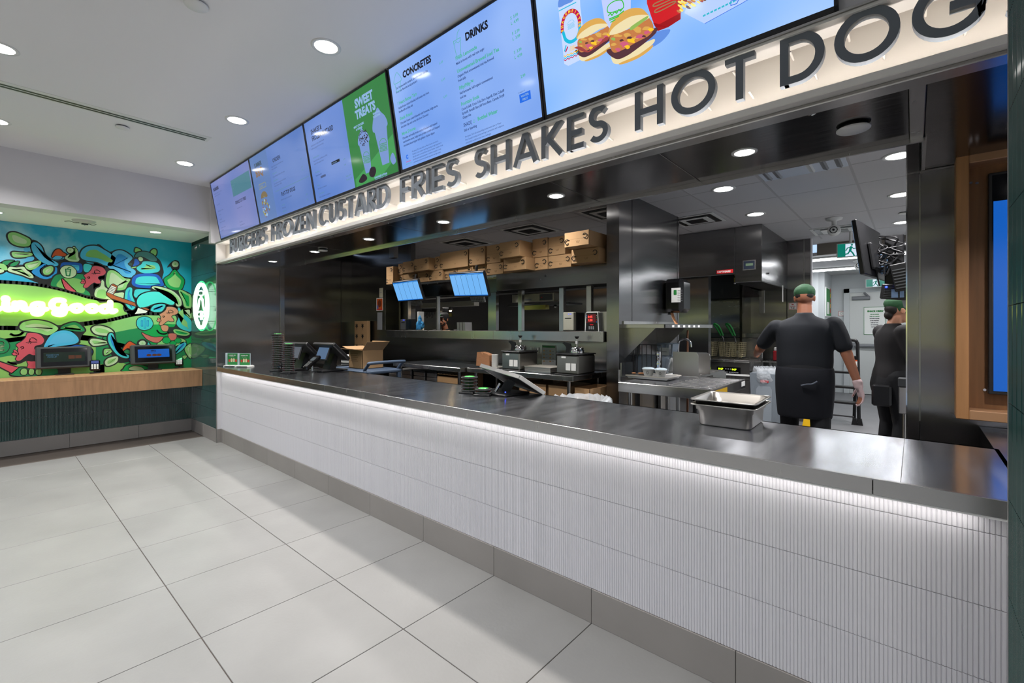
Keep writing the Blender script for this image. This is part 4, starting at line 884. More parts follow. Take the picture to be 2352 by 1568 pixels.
for x_, h_ in ((830, 50), (882, 85), (935, 50)): ln(4, [(x_-14, 490-h_), (x_+14, 490-h_), (x_+14, 490+h_), (x_-14, 490+h_), (x_-14, 490-h_)], .006, CRB, 9, False)
blob(4, CTE, [(1480, 240), (1500, 205), (1560, 300), (1715, 440), (1715, 630), (1560, 600), (1455, 500), (1500, 360)], CGR, .05, .010, 4)
blob(4, CGR, [(1565, 240), (1715, 225), (1715, 400), (1620, 330)], CGL, .02, .010, 4)
blob(4, CGR, [(1395, 620), (1450, 595), (1640, 640), (1690, 680), (1620, 712), (1460, 690)], CGE, .018, .010, 5)
ln(4, [(1100, 610), (1150, 665), (1240, 680), (1330, 640)], .016, K, 6)
blob(4, CNK, [(830, 655), (900, 690), (1050, 740), (1210, 735), (1110, 835), (950, 790), (870, 720)], ol=.008, lay=5)
blob(4, CGR, [(1105, 880), (1140, 800), (1230, 740), (1350, 740), (1500, 750), (1620, 810), (1480, 880), (1300, 940), (1110, 940)], ol=.010, lay=4)
for cx_, cy_, r_ in ((1275, 795, 70), (1480, 800, 55), (1390, 850, 55)): blob(4, CGE, [(cx_+r_*math.cos(w), cy_+r_*.8*math.sin(w)) for w in [j*.9 for j in range(7)]], ol=.006, lay=6)
blob(4, CTE, [(1410, 1050), (1440, 950), (1540, 830), (1610, 830), (1625, 880), (1540, 980)], CRB, .02, .010, 4); blob(4, CGR, [(1600, 950), (1660, 880), (1715, 870), (1715, 1110), (1650, 1060)], CGL, .03, .010, 4)
blob(4, CGR, [(1560, 1090), (1600, 1065), (1640, 1080), (1600, 1130)], ol=.006, lay=4)
# lower geese
blob(4, COR, [(480, 990), (520, 900), (600, 820), (660, 840), (730, 890), (710, 950), (640, 960), (570, 935)], ol=.010, lay=6); blob(4, CGL, [(775, 850), (800, 810), (860, 800), (900, 840), (880, 880), (810, 885)], CGR, .024, .020, 6)
blob(4, CTE, [(915, 900), (940, 830), (985, 890), (975, 910)], ol=.012, lay=5)
blob(4, CTE, [(220, 740), (250, 670), (310, 680), (350, 800), (400, 940), (480, 1030), (590, 1060), (590, 1110), (500, 1110), (380, 1050), (280, 930), (230, 830)], CRB, .022, .014, 6)
blob(3, CGL, [(1650, 600), (1690, 545), (1800, 530), (1950, 570), (2040, 640), (2020, 700), (1880, 710), (1720, 680)], CGR, .028); blob(3, CGL, [(1615, 810), (1660, 765), (1800, 780), (1970, 830), (1880, 870), (1700, 895), (1640, 860)], CGR, .022)
blob(3, CGD, [(1880, 730), (1980, 735), (1950, 790), (1860, 770)], ol=.008); blob(3, CGR, [(1880, 960), (1980, 950), (2030, 980), (1960, 1040), (1880, 1060)], CGL, .02)
blob(4, CGL, [(165, 1180), (220, 1120), (340, 1085), (400, 1100), (380, 1180), (280, 1240), (190, 1250)], CGR, .022)
blob(4, CNV, [(600, 1120), (640, 1070), (760, 1060), (800, 1200), (680, 1200), (620, 1170)], CTE, .03); blob(4, CGD, [(420, 920), (680, 1010), (600, 1040), (490, 1010)], ol=.006, lay=4)
blob(4, CGE, [(500, 1310), (560, 1240), (700, 1220), (950, 1280), (950, 1340), (500, 1350)], ol=.014); blob(4, CGL, [(600, 1320), (680, 1260), (820, 1280), (860, 1340)], ol=.006, lay=4)
# lower left
blob(3, CGR, [(350, 550), (420, 470), (620, 430), (840, 460), (980, 520), (1045, 580), (980, 650), (860, 705), (700, 660), (540, 635), (400, 610)], CGL, .04, .014, 5)
blob(3, CGD, [(1090, 580), (1150, 520), (1320, 470), (1430, 500), (1520, 600), (1490, 635), (1340, 630), (1150, 600)], CGM, .028, .014, 5)
blob(3, CBL, [(790, 930), (830, 820), (940, 680), (1120, 615), (1280, 640), (1400, 740), (1410, 820), (1300, 870), (1060, 900), (860, 945)], CRB if 0 else CB2, .03, .014, 5)
blob(3, CNV, [(1100, 950), (1200, 890), (1400, 880), (1580, 910), (1660, 980), (1640, 1060), (1560, 1100), (1400, 1120), (1200, 1050)], CTE, .03, .012, 4)
blob(3, CBL, [(670, 1130), (700, 1060), (800, 1000), (900, 1000), (900, 1190), (760, 1200)], None, lay=4)
blob(3, CGD, [(-60, 780), (60, 770), (150, 840), (165, 920), (110, 1000), (0, 1030), (-80, 1000)], ol=.006, lay=5)
for pts in ([(-20, 820), (40, 815), (70, 840), (60, 880), (-20, 870)], [(-20, 900), (70, 905), (-20, 925)], [(-20, 950), (70, 955), (60, 980), (-20, 975)]): ln(3, pts, .008, CGL, 9)
ln(3, [(190, 680), (260, 705), (360, 690), (420, 640)], .02, K, 6); ln(3, [(140, 1180), (220, 1215), (300, 1220)], .016, K, 6)
blob(3, CRD, [(-100, 1140), (0, 1185), (160, 1240), (330, 1285), (210, 1380), (60, 1300), (-100, 1220)], ol=.012, lay=4, sm=False)
blob(3, CGD, [(210, 1420), (260, 1330), (380, 1285), (600, 1300), (960, 1290), (1060, 1350), (1080, 1420), (600, 1440)], ol=.014, lay=3)
for cx_, w_ in ((430, 60), (565, 48), (695, 52)): blob(3, CGR, [(cx_-w_, 1360), (cx_-w_*.5, 1310), (cx_+w_*.5, 1305), (cx_+w_, 1350), (cx_+w_*.6, 1410), (cx_-w_*.6, 1410)], ol=.008, lay=5)
# continuation beyond the photo edge, plain
tag(MUR.build('wall_mural'), 'painted mural of birds, a raccoon, faces and a hockey stick on the end wall', 'mural')

# ---- neon lettering on the mural: '... ing Good'
neon = thing('neon_sign', 'glowing warm white script lettering mounted on the mural, ending in ing Good', 'neon sign', (XM, 0.8, 1.40))
def neo(Q, pts, r=.033, sm=True, name='letter'):
    P = []
    for p in pts:
        yz = qp(Q, *p); P.append((0.055, yz[0]-0.8, yz[1]-1.40))
    P = smooth_open(P, 5) if sm else P
    q = MB(); r *= .86; q.tube(P, r, M_NEONY, 8)
    for e in (P[0], P[-1]): q.ball(e, r, M_NEONY, 8, 6)
    q.tube([(0.0, P[len(P)//2][1], P[len(P)//2][2]), (0.05, P[len(P)//2][1], P[len(P)//2][2])], .006, M_WPL, 6)
    q.build(name, neon)
neo(3, [(98, 48), (102, 60)], .042); neo(3, [(105, 120), (105, 215), (150, 240), (215, 225)], .038)
neo(3, [(-120, 240), (-60, 255), (0, 230), (50, 205)], .026)
neo(3, [(275, 130), (275, 235)], .036); neo(3, [(275, 175), (330, 130), (400, 130), (425, 175), (425, 225), (460, 248), (530, 232)], .034)
neo(3, [(745, 150), (690, 132), (610, 150), (590, 195), (625, 235), (700, 235), (745, 195), (745, 140)], .032); neo(3, [(745, 200), (745, 280), (700, 325), (620, 320), (600, 290), (660, 268), (760, 250), (825, 235)], .030)
neo(3, [(1130, 85), (1060, 72), (970, 85), (925, 150), (955, 215), (1030, 238), (1110, 225), (1145, 165)], .034); neo(3, [(1145, 170), (1160, 250), (1130, 325), (1040, 335), (970, 310), (1000, 275), (1120, 250), (1235, 222)], .030)
neo(3, [(1365, 165), (1300, 185), (1290, 225), (1340, 270), (1420, 262), (1450, 215), (1420, 170), (1365, 165)], .032); neo(3, [(1450, 200), (1530, 212)], .022)
neo(3, [(1640, 170), (1575, 190), (1565, 230), (1615, 275), (1695, 270), (1725, 222), (1695, 178), (1640, 170)], .032); neo(3, [(1725, 210), (1810, 218)], .022)
neo(4, [(215, 190), (160, 175), (90, 200), (80, 250), (130, 285), (200, 272), (228, 225)], .032); neo(4, [(245, 110), (245, 230), (275, 285), (335, 262)], .034)

# ---- green neon roundel on the tiled wall
ng = thing('neon_roundel', 'oval green and white neon sign with a burger emblem on the green tiled wall', 'neon sign', (-6.6, YG, 1.35))
def NP(x, y, d=0.055):
    p = at(430+x/10.45, 630+y/10.45, Y=YG-d); return (p.x+6.6, -d, p.z-1.35)
def ntube(pts, r, m_, name, closed=False, d=0.055):
    q = MB(); P = [NP(*p, d) for p in pts]; P = smooth_closed(P, 4) if closed else smooth_open(P, 4); q.tube(P, r, m_, 8, closed=closed); q.build(name, ng)
ntube([(335+150*math.cos(w), 757+520*math.sin(w)) for w in [j*PI/12 for j in range(24)]], .022, M_NEONG, 'ring', True)
ntube([(345+176*math.cos(w), 757+590*math.sin(w)) for w in [j*PI/12 for j in range(24)]], .005, M_NEONE, 'outer_ring', True, .03)
ntube([(275, 410), (375, 405), (375, 495), (275, 495)], .008, M_NEONG, 'emblem_tube', True)
ntube([(330, 500), (335, 560), (290, 620), (270, 760), (235, 890)], .013, M_NEONG, 'emblem_tube'); ntube([(335, 560), (370, 620), (385, 760), (425, 890)], .013, M_NEONG, 'emblem_tube')
ntube([(240, 930), (330, 890), (420, 930), (400, 1000), (330, 1010), (250, 1000)], .010, M_NEONG, 'emblem_tube', True); ntube([(345, 920), (345, 1090)], .018, M_NEONG, 'emblem_tube'); ntube([(245, 880), (235, 1030), (290, 1170)], .009, M_NEONG, 'emblem_tube'); ntube([(425, 880), (430, 1030), (380, 1170)], .009, M_NEONG, 'emblem_tube')
q = MB(); q.box(-0.19, 0.12, -0.022, -0.0, -0.36, 0.30, M_CLEAR)
q = MB(); 
for px_, py_ in ((260, 400), (260, 1120), (420, 400), (420, 1120)):
    a = NP(px_, py_, 0.05); q.tube([(a[0], -.055, a[2]), (a[0], 0.0, a[2])], .005, M_CHROME, 6)
q.build('standoff', ng)['kind'] = 'stuff'
strip_light('neon_spill_green', (-6.66, YG-0.085, 1.36), 0.16, 0.75, 0.9, (0.12, 1.0, 0.42), rot=(-PI/2, 0, 0))

# ================================================================== oak pick-up counter with kiosks
WX0, WX1 = XM+0.002, at(465.4, 848, Y=YG).x
t = thing('oak_counter', 'long oak counter with a deep front edge under the mural', 'counter', (0, 0, 0.62))
q = MB(); q.box(WX0+.02, WX1, -1.6, YG-0.002, 0.16, 0.20, M_OAK, c=0.001); q.build('top', t)
q = MB(); q.box(WX1-0.03, WX1, -1.6, YG-0.002, 0.0, 0.16, M_OAK, c=0.001); q.box(WX0+0.1, WX1-0.03, -1.6, YG-0.002, 0.0, 0.02, M_OAK); q.build('front_edge', t)
CT = 0.82
def kiosk(label, u, v, scrm, content):
    p = at(u, v, Z=CT+0.012); t = thing('order_kiosk', label, 'tablet kiosk', (p.x-0.05, p.y, CT), 0, 'order kiosks on the oak counter')
    q = MB(); q.box(-.055, .075, -.075, .075, 0, .012, M_BLK, c=.003); q.build('base', t)
    q = MB(); q.box(-.015, .01, -.05, .05, .01, .13, M_BLK, c=.004); q.build('stand', t)
    R_ = Matrix.Translation((.02, 0, .19)) @ Matrix.Rotation(math.radians(-12), 4, 'Y')
    q = MB(); q.box(-.02, .02, -.225, .225, -.12, .12, M_DGREY, c=.012, M=R_); q.build('housing', t)
    q = MB(); q.box(.0195, .0225, -.185, .185, -.095, .100, M_BLKG, c=.001, M=R_); q.build('bezel', t)
    q = MB(); content(q, R_); q.build('display', t)
    return t
kb = glow('kiosk_blue', (10, 92, 190), .8); kd = glow('kiosk_dark_green', (10, 40, 22), .5); kt = glow('kiosk_text', (90, 150, 190), .5); ko = glow('kiosk_food', (110, 60, 30), .5); kn = glow('kiosk_navy', (16, 26, 70), .5)
def RM(q, R_, y0, y1, z0, z1, m_, d=.0232): q.add([(d, y0, z0), (d, y1, z0), (d, y1, z1), (d, y0, z1)], [(0, 1, 2, 3)], m_, M=R_)
def c1(q, R_):
    RM(q, R_, -.165, .165, -.05, .055, kd)
    put_text(q, 'FREEDOM', .022, kt, R_ @ frame((.0236, -.145, .02), (0, 1, 0), (0, 0, 1))); put_text(q, 'PICKUP', .022, kt, R_ @ frame((.0236, -.135, -.002), (0, 1, 0), (0, 0, 1)))
    RM(q, R_, .03, .08, -.02, .02, ko, .0238); RM(q, R_, .085, .135, -.018, .018, ko, .0238)
def c2(q, R_):
    RM(q, R_, -.155, .155, -.04, .062, kb)
    put_text(q, 'BBQ', .026, kn, R_ @ frame((.0236, -.03, .035), (0, 1, 0), (0, 0, 1)), bold=.001); put_text(q, 'SUMMER MENU', .009, kn, R_ @ frame((.0236, -.05, .020), (0, 1, 0), (0, 0, 1)))
    for y_ in (-.05, 0.005, .05): q.add([(.0238, y_+.026*math.cos(w), -.012+.016*math.sin(w)) for w in [j*.785 for j in range(8)]], [list(range(8))], ko, M=R_)
kiosk('grey framed tablet kiosk showing a dark green picture', 149, 858, None, c1)
kiosk('grey framed tablet kiosk showing a bright blue picture', 354, 847, None, c2)

M_PG = mat('pager_black', (26, 27, 30), 0.35); M_PGT = mat('pager_green_lens', (70, 180, 84), 0.3); M_PRED = glow('pager_red_led', (200, 30, 50), .6); M_PRIM = mat('pager_rim', (90, 92, 92), .35)
def pager_proto():
    t = bpy.data.objects.new('guest_pager', None); COL.objects.link(t); t.empty_display_size = .05
    q = MB(); q.prism([(.046*sx_*a, .046*sy_*b_) for sx_, sy_, a, b_ in ((1, 1, 1, .55), (1, 1, .55, 1), (-1, 1, .55, 1), (-1, 1, 1, .55), (-1, -1, 1, .55), (-1, -1, .55, 1), (1, -1, .55, 1), (1, -1, 1, .55))], 'z', .002, .016, M_PG)
    q.prism([(.052*sx_*a, .052*sy_*b_) for sx_, sy_, a, b_ in ((1, 1, 1, .55), (1, 1, .55, 1), (-1, 1, .55, 1), (-1, 1, 1, .55), (-1, -1, 1, .55), (-1, -1, .55, 1), (1, -1, .55, 1), (1, -1, 1, .55))], 'z', .008, .0125, M_PRIM); q.build('shell', t)
    q = MB(); q.lathe([(.036, .016), (.033, .0185), (.001, .0185)], M_PGT, seg=16); q.build('lens', t)
    q = MB()
    for w in range(8): q.ball((.046*math.cos(w*PI/4+.39), .046*math.sin(w*PI/4+.39), .0145), .0028, M_PRED, 6, 4)
    q.build('led', t)['kind'] = 'stuff'
    return t
_pp = [None]
def pagers(x, y, z, n, label, group, rz=0.4, pitch=.0195):
    base = MB(); base.box(-.056, .056, -.056, .056, 0, .012, M_BLK, c=.003)
    tag(base.build('pager_charger', loc=(x, y, z), rot=(0, 0, rz)), 'flat black charging base under the ' + label, 'charger')
    for k in range(n):
        if _pp[0] is None: o = pager_proto(); _pp[0] = o
        else: o = copy_tree(_pp[0])
        o.location = (x+random.uniform(-.0015, .0015), y+random.uniform(-.0015, .0015), z+.011+k*pitch); o.rotation_euler = (0, 0, rz+random.uniform(-.03, .03))
        where = 'top' if k == n-1 else ('lowest' if k == 0 else None)
        if where: tag(o, f'{where} pager of the {label}', 'pager', group)
        else: tag(o, f'black pager inside the {label}', 'pager', group)
p = at(224, 852, Z=CT); pagers(p.x, p.y, CT, 13, 'pager stack beside the dark green kiosk', 'pagers on the oak counter, dark kiosk')
p = at(397, 843, Z=CT); pagers(p.x-.03, p.y, CT, 13, 'pager stack behind the blue kiosk', 'pagers on the oak counter, blue kiosk')
def card_reader(label, x, y, z, rz, glow_m):
    t = thing('card_reader', label, 'card reader', (x, y, z), rz)
    q = MB(); q.box(-.04, .04, -.045, .045, 0, .012, M_BLK, c=.003); q.tube([(0, 0, .01), (-.005, 0, .06)], .012, M_BLK, 8); q.build('stand', t)
    R_ = Matrix.Translation((0, 0, .09)) @ Matrix.Rotation(math.radians(-25), 4, 'Y')
    q = MB(); q.box(-.018, .018, -.045, .045, -.065, .065, M_BLKG, c=.012, M=R_); q.build('body', t)
    q = MB(); q.box(.0175, .0195, -.032, .032, .015, .05, glow_m, M=R_); q.build('display', t)
    q = MB()
    for i in range(4):
        for j in range(3): q.box(.0175, .0205, -.03+j*.022, -.014+j*.022, -.05+i*.015, -.039+i*.015, M_WPL, M=R_)
    q.build('key', t)['kind'] = 'stuff'
    return t
p = at(218, 857, Z=CT); card_reader('black card reader in front of the pagers by the dark green kiosk', p.x, p.y, CT, -.1, glow('reader_blue', (60, 80, 150), .8))
p = at(411, 845, Z=CT); card_reader('card reader with a green lit display beside the blue kiosk', p.x, p.y, CT, -.2, glow('reader_green', (60, 240, 130), 1.2))
q = MB(); q.tube(smooth_open([(0, 0, .004), (.03, .03, .004), (.0, .06, .012), (-.02, .10, .004), (.0, .14, .004)]), .004, M_BLK, 6); p = at(176, 856, Z=CT)
tag(q.build('cable', loc=(p.x, p.y, CT)), 'loose black cable on the oak counter beside the dark green kiosk', 'cable')
q = MB(); q.tube(smooth_open([(0, 0, .004), (-.03, .05, .004), (-.01, .1, .004)]), .004, M_BLK, 6); p = at(385, 846, Z=CT)
tag(q.build('cable', loc=(p.x, p.y, CT)), 'short black cable behind the blue kiosk', 'cable')

# ================================================================== steel service counter
CZ = 0.884
t = thing('service_counter', 'long brushed steel service counter top over the white fluted tiles', 'counter', (0, 0, 0))
cuts = [XL, -2.60, -0.03, 0.24]
q = MB(); q.box(XL+.002, 0.24, YG, 2.505, CZ-0.004, CZ, M_STEELH); q.box(0.228, 1.2, 1.9, 3.03, CZ-0.004, CZ, M_STEELH); q.build('top', t)
for a, b_ in ((XL, -3.02), (-3.018, -0.095), (-0.093, 0.24)):
    q = MB(); q.box(a, b_, YG-0.001, YG+0.014, 0.836, CZ+0.0005, M_STEELP, c=0.001); q.build('front_apron', t)
q = MB(); q.box(XL+.003, 0.24, YG+0.04, 2.50, 0.8375, CZ-0.005, M_SEAM); q.box(XL+.003, 0.228, 2.49, 2.505, 0.838, CZ, M_STEELP); q.build('underside', t)
q = MB(); q.box(XL, 0.24, YG+0.003, YG+0.030, 0.829, 0.8365, M_WPL); q.build('led_channel', t)
q = MB()
for x in (-2.60, -0.03): q.box(x, x+0.0015, YG+.001, 2.503, CZ, CZ+0.0004, M_SEAM)
q.build('seam', t)['kind'] = 'stuff'
q = MB(); q.box(XL+.05, 0.2, 1.85, 2.40, 0.0, 0.12, M_SEAM); q.box(XL+.05, 0.2, 1.84, 1.86, 0.12, 0.83, M_STEELD)
for x in [XL+.1+k*1.0 for k in range(7)]: q.box(x, x+.04, 2.42, 2.46, 0, .835, M_STEELD)
q.box(0.228, 0.236, 2.50, 3.03, 0.3, .878, M_STEELD); q.build('carcass', cf)

# ---- brochure holders
M_PG1 = mat('brochure_green', (34, 122, 58), 0.5); M_PR1 = mat('print_red', (190, 50, 36), .5); M_PC1 = mat('print_cream', (226, 208, 170), .5); M_PBL = mat('holder_acrylic', (210, 225, 235), 0.1, alpha=0.55)
for i, (u, v) in enumerate(((533, 838), (556, 836))):
    p = Vector(((-6.01, 1.90, 0), (-5.845, 1.975, 0))[i]); R_z = math.radians(35)
    t = thing('brochure_holder', ['clear holder with a green shake leaflet next to the steel wall', 'clear holder with a green shake leaflet, second from the steel wall'][i], 'leaflet holder', (p.x, p.y, CZ), R_z, 'green leaflet holders on the counter')
    q = MB(); q.box(-.075, .075, -.06, .06, 0, .012, M_WPL, c=.002); q.box(-.06, .07, -.075, .05, .012, .020, M_WPL, c=.002); q.build('base', t)
    q = MB(); q.box(-.068, .068, .0, .004, .012, .16, M_PBL); q.box(-.070, -.066, -.03, .004, .012, .16, M_PBL); q.build('holder', t)
    q = MB(); q.box(-.060, .060, -.006, -.001, .015, .155, M_PG1)
    put_text(q, 'SUMMER SIPS', .015, M_WPL, frame((-.045, -.0068, .128), (1, 0, 0), (0, 0, 1)), bold=.0005); put_text(q, 'TRY THEM ALL', .009, M_WPL, frame((-.035, -.0068, .113), (1, 0, 0), (0, 0, 1)))
    for k, m_ in enumerate((M_PR1, M_PC1, M_PC1, M_PR1)):
        x_ = -.046+k*.028; q.add([(x_, -.0068, .055), (x_+.018, -.0068, .055), (x_+.021, -.0068, .085), (x_-.003, -.0068, .085)], [(0, 1, 2, 3)], m_)
        if m_ is M_PC1: q.add([(x_+.009+.011*math.cos(w), -.0068, .088+.011*math.sin(w)) for w in [j*.8 for j in range(8)]], [list(range(8))], m_)
    q.build('leaflet', t)
# ---- point of sale terminals seen from the side
def pos(label, x, y, rz, lit):
    t = thing('payment_terminal', label, 'cash register', (x, y, CZ), rz, 'registers on the service counter')
    q = MB(); q.box(-.15, .16, -.12, .12, 0, .018, M_BLK, c=.006); q.build('base', t)
    q = MB(); q.prism([(-.03, .015), (.05, .015), (.085, .20), (.05, .22)], 'y', -.06, .06, M_DGREY if 0 else M_BLK); q.build('stand', t)
    R_ = Matrix.Translation((.04, 0, .20)) @ Matrix.Rotation(math.radians(-48), 4, 'Y')
    q = MB(); q.box(-.018, .022, -.185, .185, -.125, .135, M_BLK, c=.010, M=R_); q.build('screen_housing', t)
    q = MB(); q.box(.0215, .0235, -.170, .170, -.11, .12, M_BLKG, M=R_); q.build('screen', t)
    R2 = Matrix.Translation((-.06, 0, .18)) @ Matrix.Rotation(math.radians(22), 4, 'Y')
    q = MB(); q.box(-.012, .012, -.10, .10, -.07, .08, M_BLK, c=.006, M=R2); q.build('customer_display', t)
    q = MB(); q.box(-.0135, -.0118, -.088, .088, -.058, .068, lit, M=R2); q.build('display', t)
    # card terminal on an angled stand, towards the customer
    R3 = Matrix.Translation((-.20, -.02, .10)) @ Matrix.Rotation(math.radians(52), 4, 'Y')
    q = MB(); q.box(-.018, .018, -.042, .042, -.10, .10, M_BLKG, c=.010, M=R3); q.build('card_terminal', t)
    q = MB()
    for i in range(4):
        for j in range(3): q.box(-.0205, -.0175, -.03+j*.021, -.015+j*.021, -.075+i*.018, -.063+i*.018, M_DGREY, M=R3)
    q.box(-.0205, -.0175, -.032, .032, .01, .06, glow('terminal_lcd', (90, 110, 120), .4), M=R3); q.build('key', t)['kind'] = 'stuff'
    q = MB(); q.tube([(-.19, -.02, .01), (-.20, -.02, .09)], .012, M_CHROME, 8); q.lathe([(.04, 0), (.035, .008), (.001, .01)], M_BLK, c=(-.19, -.02, 0), seg=16); q.build('terminal_stand', t)
    return t
lp = glow('pos_poster_blue', (110, 140, 180), .5); lg = glow('pos_grey', (140, 145, 160), .35)
p = at(640, 850, Z=CZ); pos('black register with an angled screen behind the taller pager stack', p.x+.05, p.y+.20, PI/2+.25, lg)
p = at(722, 853, Z=CZ); pos('black register with a blue lit customer display beside the pagers', p.x+.02, p.y+.14, PI/2+.12, lp)
p = at(634, 853, Z=CZ); pagers(p.x-.03, p.y+.03, CZ, 20, 'tall pager stack on the steel counter', 'pagers in the tall stack on the steel counter', pitch=.0192)
p = at(653, 857, Z=CZ); pagers(p.x+.03, p.y+.03, CZ, 15, 'shorter pager stack on the steel counter', 'pagers in the shorter stack on the steel counter', pitch=.0192)
# centre register lying back, pagers beside it
t = thing('payment_terminal', 'register with a wide pale edged screen tilted back in the middle of the counter', 'cash register', tuple(at(1140, 905, Z=CZ)+Vector((0, .06, 0))), -.05, 'registers on the service counter')
R_ = Matrix.Translation((.06, .09, .095)) @ Matrix.Rotation(math.radians(27), 4, 'X') 
q = MB(); q.box(-.15, .15, -.12, .12, 0, .015, M_BLK, c=.005); q.build('base', t)
q = MB(); q.bar((0, .02, .01), (.03, .06, .09), .06, M_BLK); q.tube([(-.02, -.05, .01), (.0, -.02, .07)], .012, M_CHROME, 8); q.build('stand', t)
R_ = Matrix.Translation((.05, .05, .105)) @ Matrix.Rotation(math.radians(-28), 4, 'X') @ Matrix.Rotation(math.radians(8), 4, 'Y')
q = MB(); q.box(-.20, .20, -.14, .14, -.018, .0, M_BLK, c=.004, M=R_); q.build('screen_housing', t)
q = MB(); q.box(-.205, .205, -.145, -.138, -.022, .006, M_STEELP, c=.002, M=R_); q.box(.198, .205, -.14, .145, -.022, .006, M_WPL, c=.002, M=R_); q.box(-.205, -.198, -.14, .145, -.022, .006, M_STEELP, c=.002, M=R_); q.box(-.205, .205, .138, .145, -.022, .006, M_STEELP, M=R_); q.build('rim', t)
q = MB(); q.box(-.197, .197, -.137, .137, .0, .002, mat('screen_off', (70, 74, 84), .12), M=R_); q.build('screen', t)
q = MB(); q.ball((.13, -.10, .03), .004, glow('blue_led', (40, 60, 255), 6), 8, 6); q.build('indicator', t)
p = at(1078, 902, Z=CZ); pagers(p.x, p.y, CZ, 5, 'five high pager stack by the tilted register', 'pagers in the five high stack', .3, .022)
p = at(1108, 906, Z=CZ); pagers(p.x+.02, p.y-.01, CZ, 2, 'two high pager stack by the tilted register', 'pagers in the two high stack', .5, .020)

# ---- two nested hotel pans
def pan(label, cx_, cy_, z0, h, rz, L_=.325, W_=.265, group='hotel pans stacked on the counter'):
    t = thing('hotel_pan', label, 'pan', (cx_, cy_, z0), rz, group)
    def rr(l, w, r, n=5):
        out = []
        for sx_, sy_, a0 in ((1, 1, 0), (-1, 1, 90), (-1, -1, 180), (1, -1, 270)):
            for k in range(n+1):
                a = math.radians(a0+90*k/n); out.append((sx_*(l/2-r)+r*math.cos(a), sy_*(w/2-r)+r*math.sin(a)))
        return out
    lv = [(L_-.07, W_-.07, .03, .001), (L_-.055, W_-.055, .04, .008), (L_-.045, W_-.045, .04, h*.70), (L_-.034, W_-.034, .035, h*.72), (L_-.030, W_-.030, .033, h-.004), (L_-.004, W_-.004, .022, h), (L_, W_, .022, h-.004), (L_-.004, W_-.004, .022, h-.006), (L_-.030, W_-.030, .030, h-.009)]
    vs = []; fs = []
    R0 = [rr(l, w, r) for l, w, r, z in lv]; n = len(R0[0])
    for (l, w, r, z), ring_ in zip(lv, R0): vs += [(x, y, z) for x, y in ring_]
    outer = lv
    q = MB()
    for i in range(len(lv)-1):
        for k in range(n): fs.append((i*n+k, i*n+(k+1) % n, (i+1)*n+(k+1) % n, (i+1)*n+k))
    q.add(vs[:n], [list(range(n))], M_PAN); q.add(vs, fs[:5*n], M_PAN, True); q.build('body', t)
    q = MB(); q.tube([(x, y, h-.003) for x, y in rr(L_-.004, W_-.004, .022)], .0035, M_PAN, 6, closed=True); q.build('rim', t)
    return t
pc = at(1678, 948, Z=CZ+.0)
pa = at(1588, 920, Z=CZ+.10); pb = at(1735, 937, Z=CZ+.10); 
PXc, PYc = -0.660, 2.352
pan('lower of two nested steel pans on the counter', PXc, PYc, CZ+.001, .100, 0.03, .285, .335)
pan('upper of two nested steel pans on the counter', PXc, PYc, CZ+.024, .100, 0.03, .285, .335)

# ================================================================== oak screen frame and steel wall on the right
b = MB(); b.box(-0.025, 0.021, 3.04, 3.16, 0.0, 2.60, M_STEELW); b.box(0.023, 1.2, 3.04, 3.16, 0.0, 2.118, M_STEELW); b.box(0.019, 0.025, 3.037, 3.042, .88, 2.1, M_SEAML); b.box(-0.028, 1.2, 3.036, 3.041, 2.109, 2.115, M_SEAML); b.box(0.023, 1.2, 3.06, 3.16, 2.118, 2.6, M_STEELD); b.box(-0.03, -0.025, 3.03, 3.17, 0, 2.6, M_CHROME)
struct('wall_pass', b)
b = MB(); b.box(-0.03, 1.2, 3.16, 3.24, 0, 2.6, M_WALLP); struct('wall_pass_back', b)
fx0 = at(2196, 500, Y=2.92).x; fz1 = at(2196, 358, Y=2.92).z; fz0 = at(2196, 961, Y=2.92).z
t = thing('screen_surround', 'deep oak picture frame box around an upright screen on the steel wall', 'frame', (fx0, 2.92, fz0))
hh = fz1-fz0; fw = 0.043
for nm_, bx in (('side', (0, fw, 0, .12, 0, hh)), ('top_rail', (fw, .75, 0, .12, hh-fw, hh)), ('bottom_rail', (fw, .75, 0, .12, 0, fw))):
    q = MB(); q.box(*bx, M_OAKV if nm_ == 'side' else M_OAK, c=.003); q.build(nm_, t)
q = MB(); q.box(fw, .75, .105, .12, fw, hh-fw, mat('oak_back', (128, 90, 58), .5, noise=(3, .14, (16, 16, 1)))); q.build('back_panel', t)
q = MB()
for x_, z_ in ((.075, hh-.115), (.10, .13), (.055, hh-.11)): q.lathe([(.001, 0), (.006, 0), (.006, .003)], M_CHROME, seg=10, M=Matrix.Translation((x_, .1045, z_)) @ Matrix.Rotation(PI/2, 4, 'X'))
q.build('screw', t)['kind'] = 'stuff'
dx = at(2270, 500, Y=2.985).x; dz1 = at(2272, 398, Y=2.985).z; dz0 = at(2272, 905, Y=2.985).z
t = thing('upright_screen', 'upright digital screen with a plain blue picture inside the oak frame', 'screen', (dx, 2.985, dz0)); hh = dz1-dz0
q = MB(); q.box(0, .50, 0, .035, 0, hh, M_FRAME, c=.003); q.build('housing', t)
q = MB(); q.box(.012, .49, -.001, .0, .012, hh-.012, M_BLKG); q.build('glass', t)
q = MB(); q.box(.016, .485, -.0022, -.001, .016, hh*.87, glow('signage_blue', (16, 96, 196), .85, .2)); q.build('display', t)

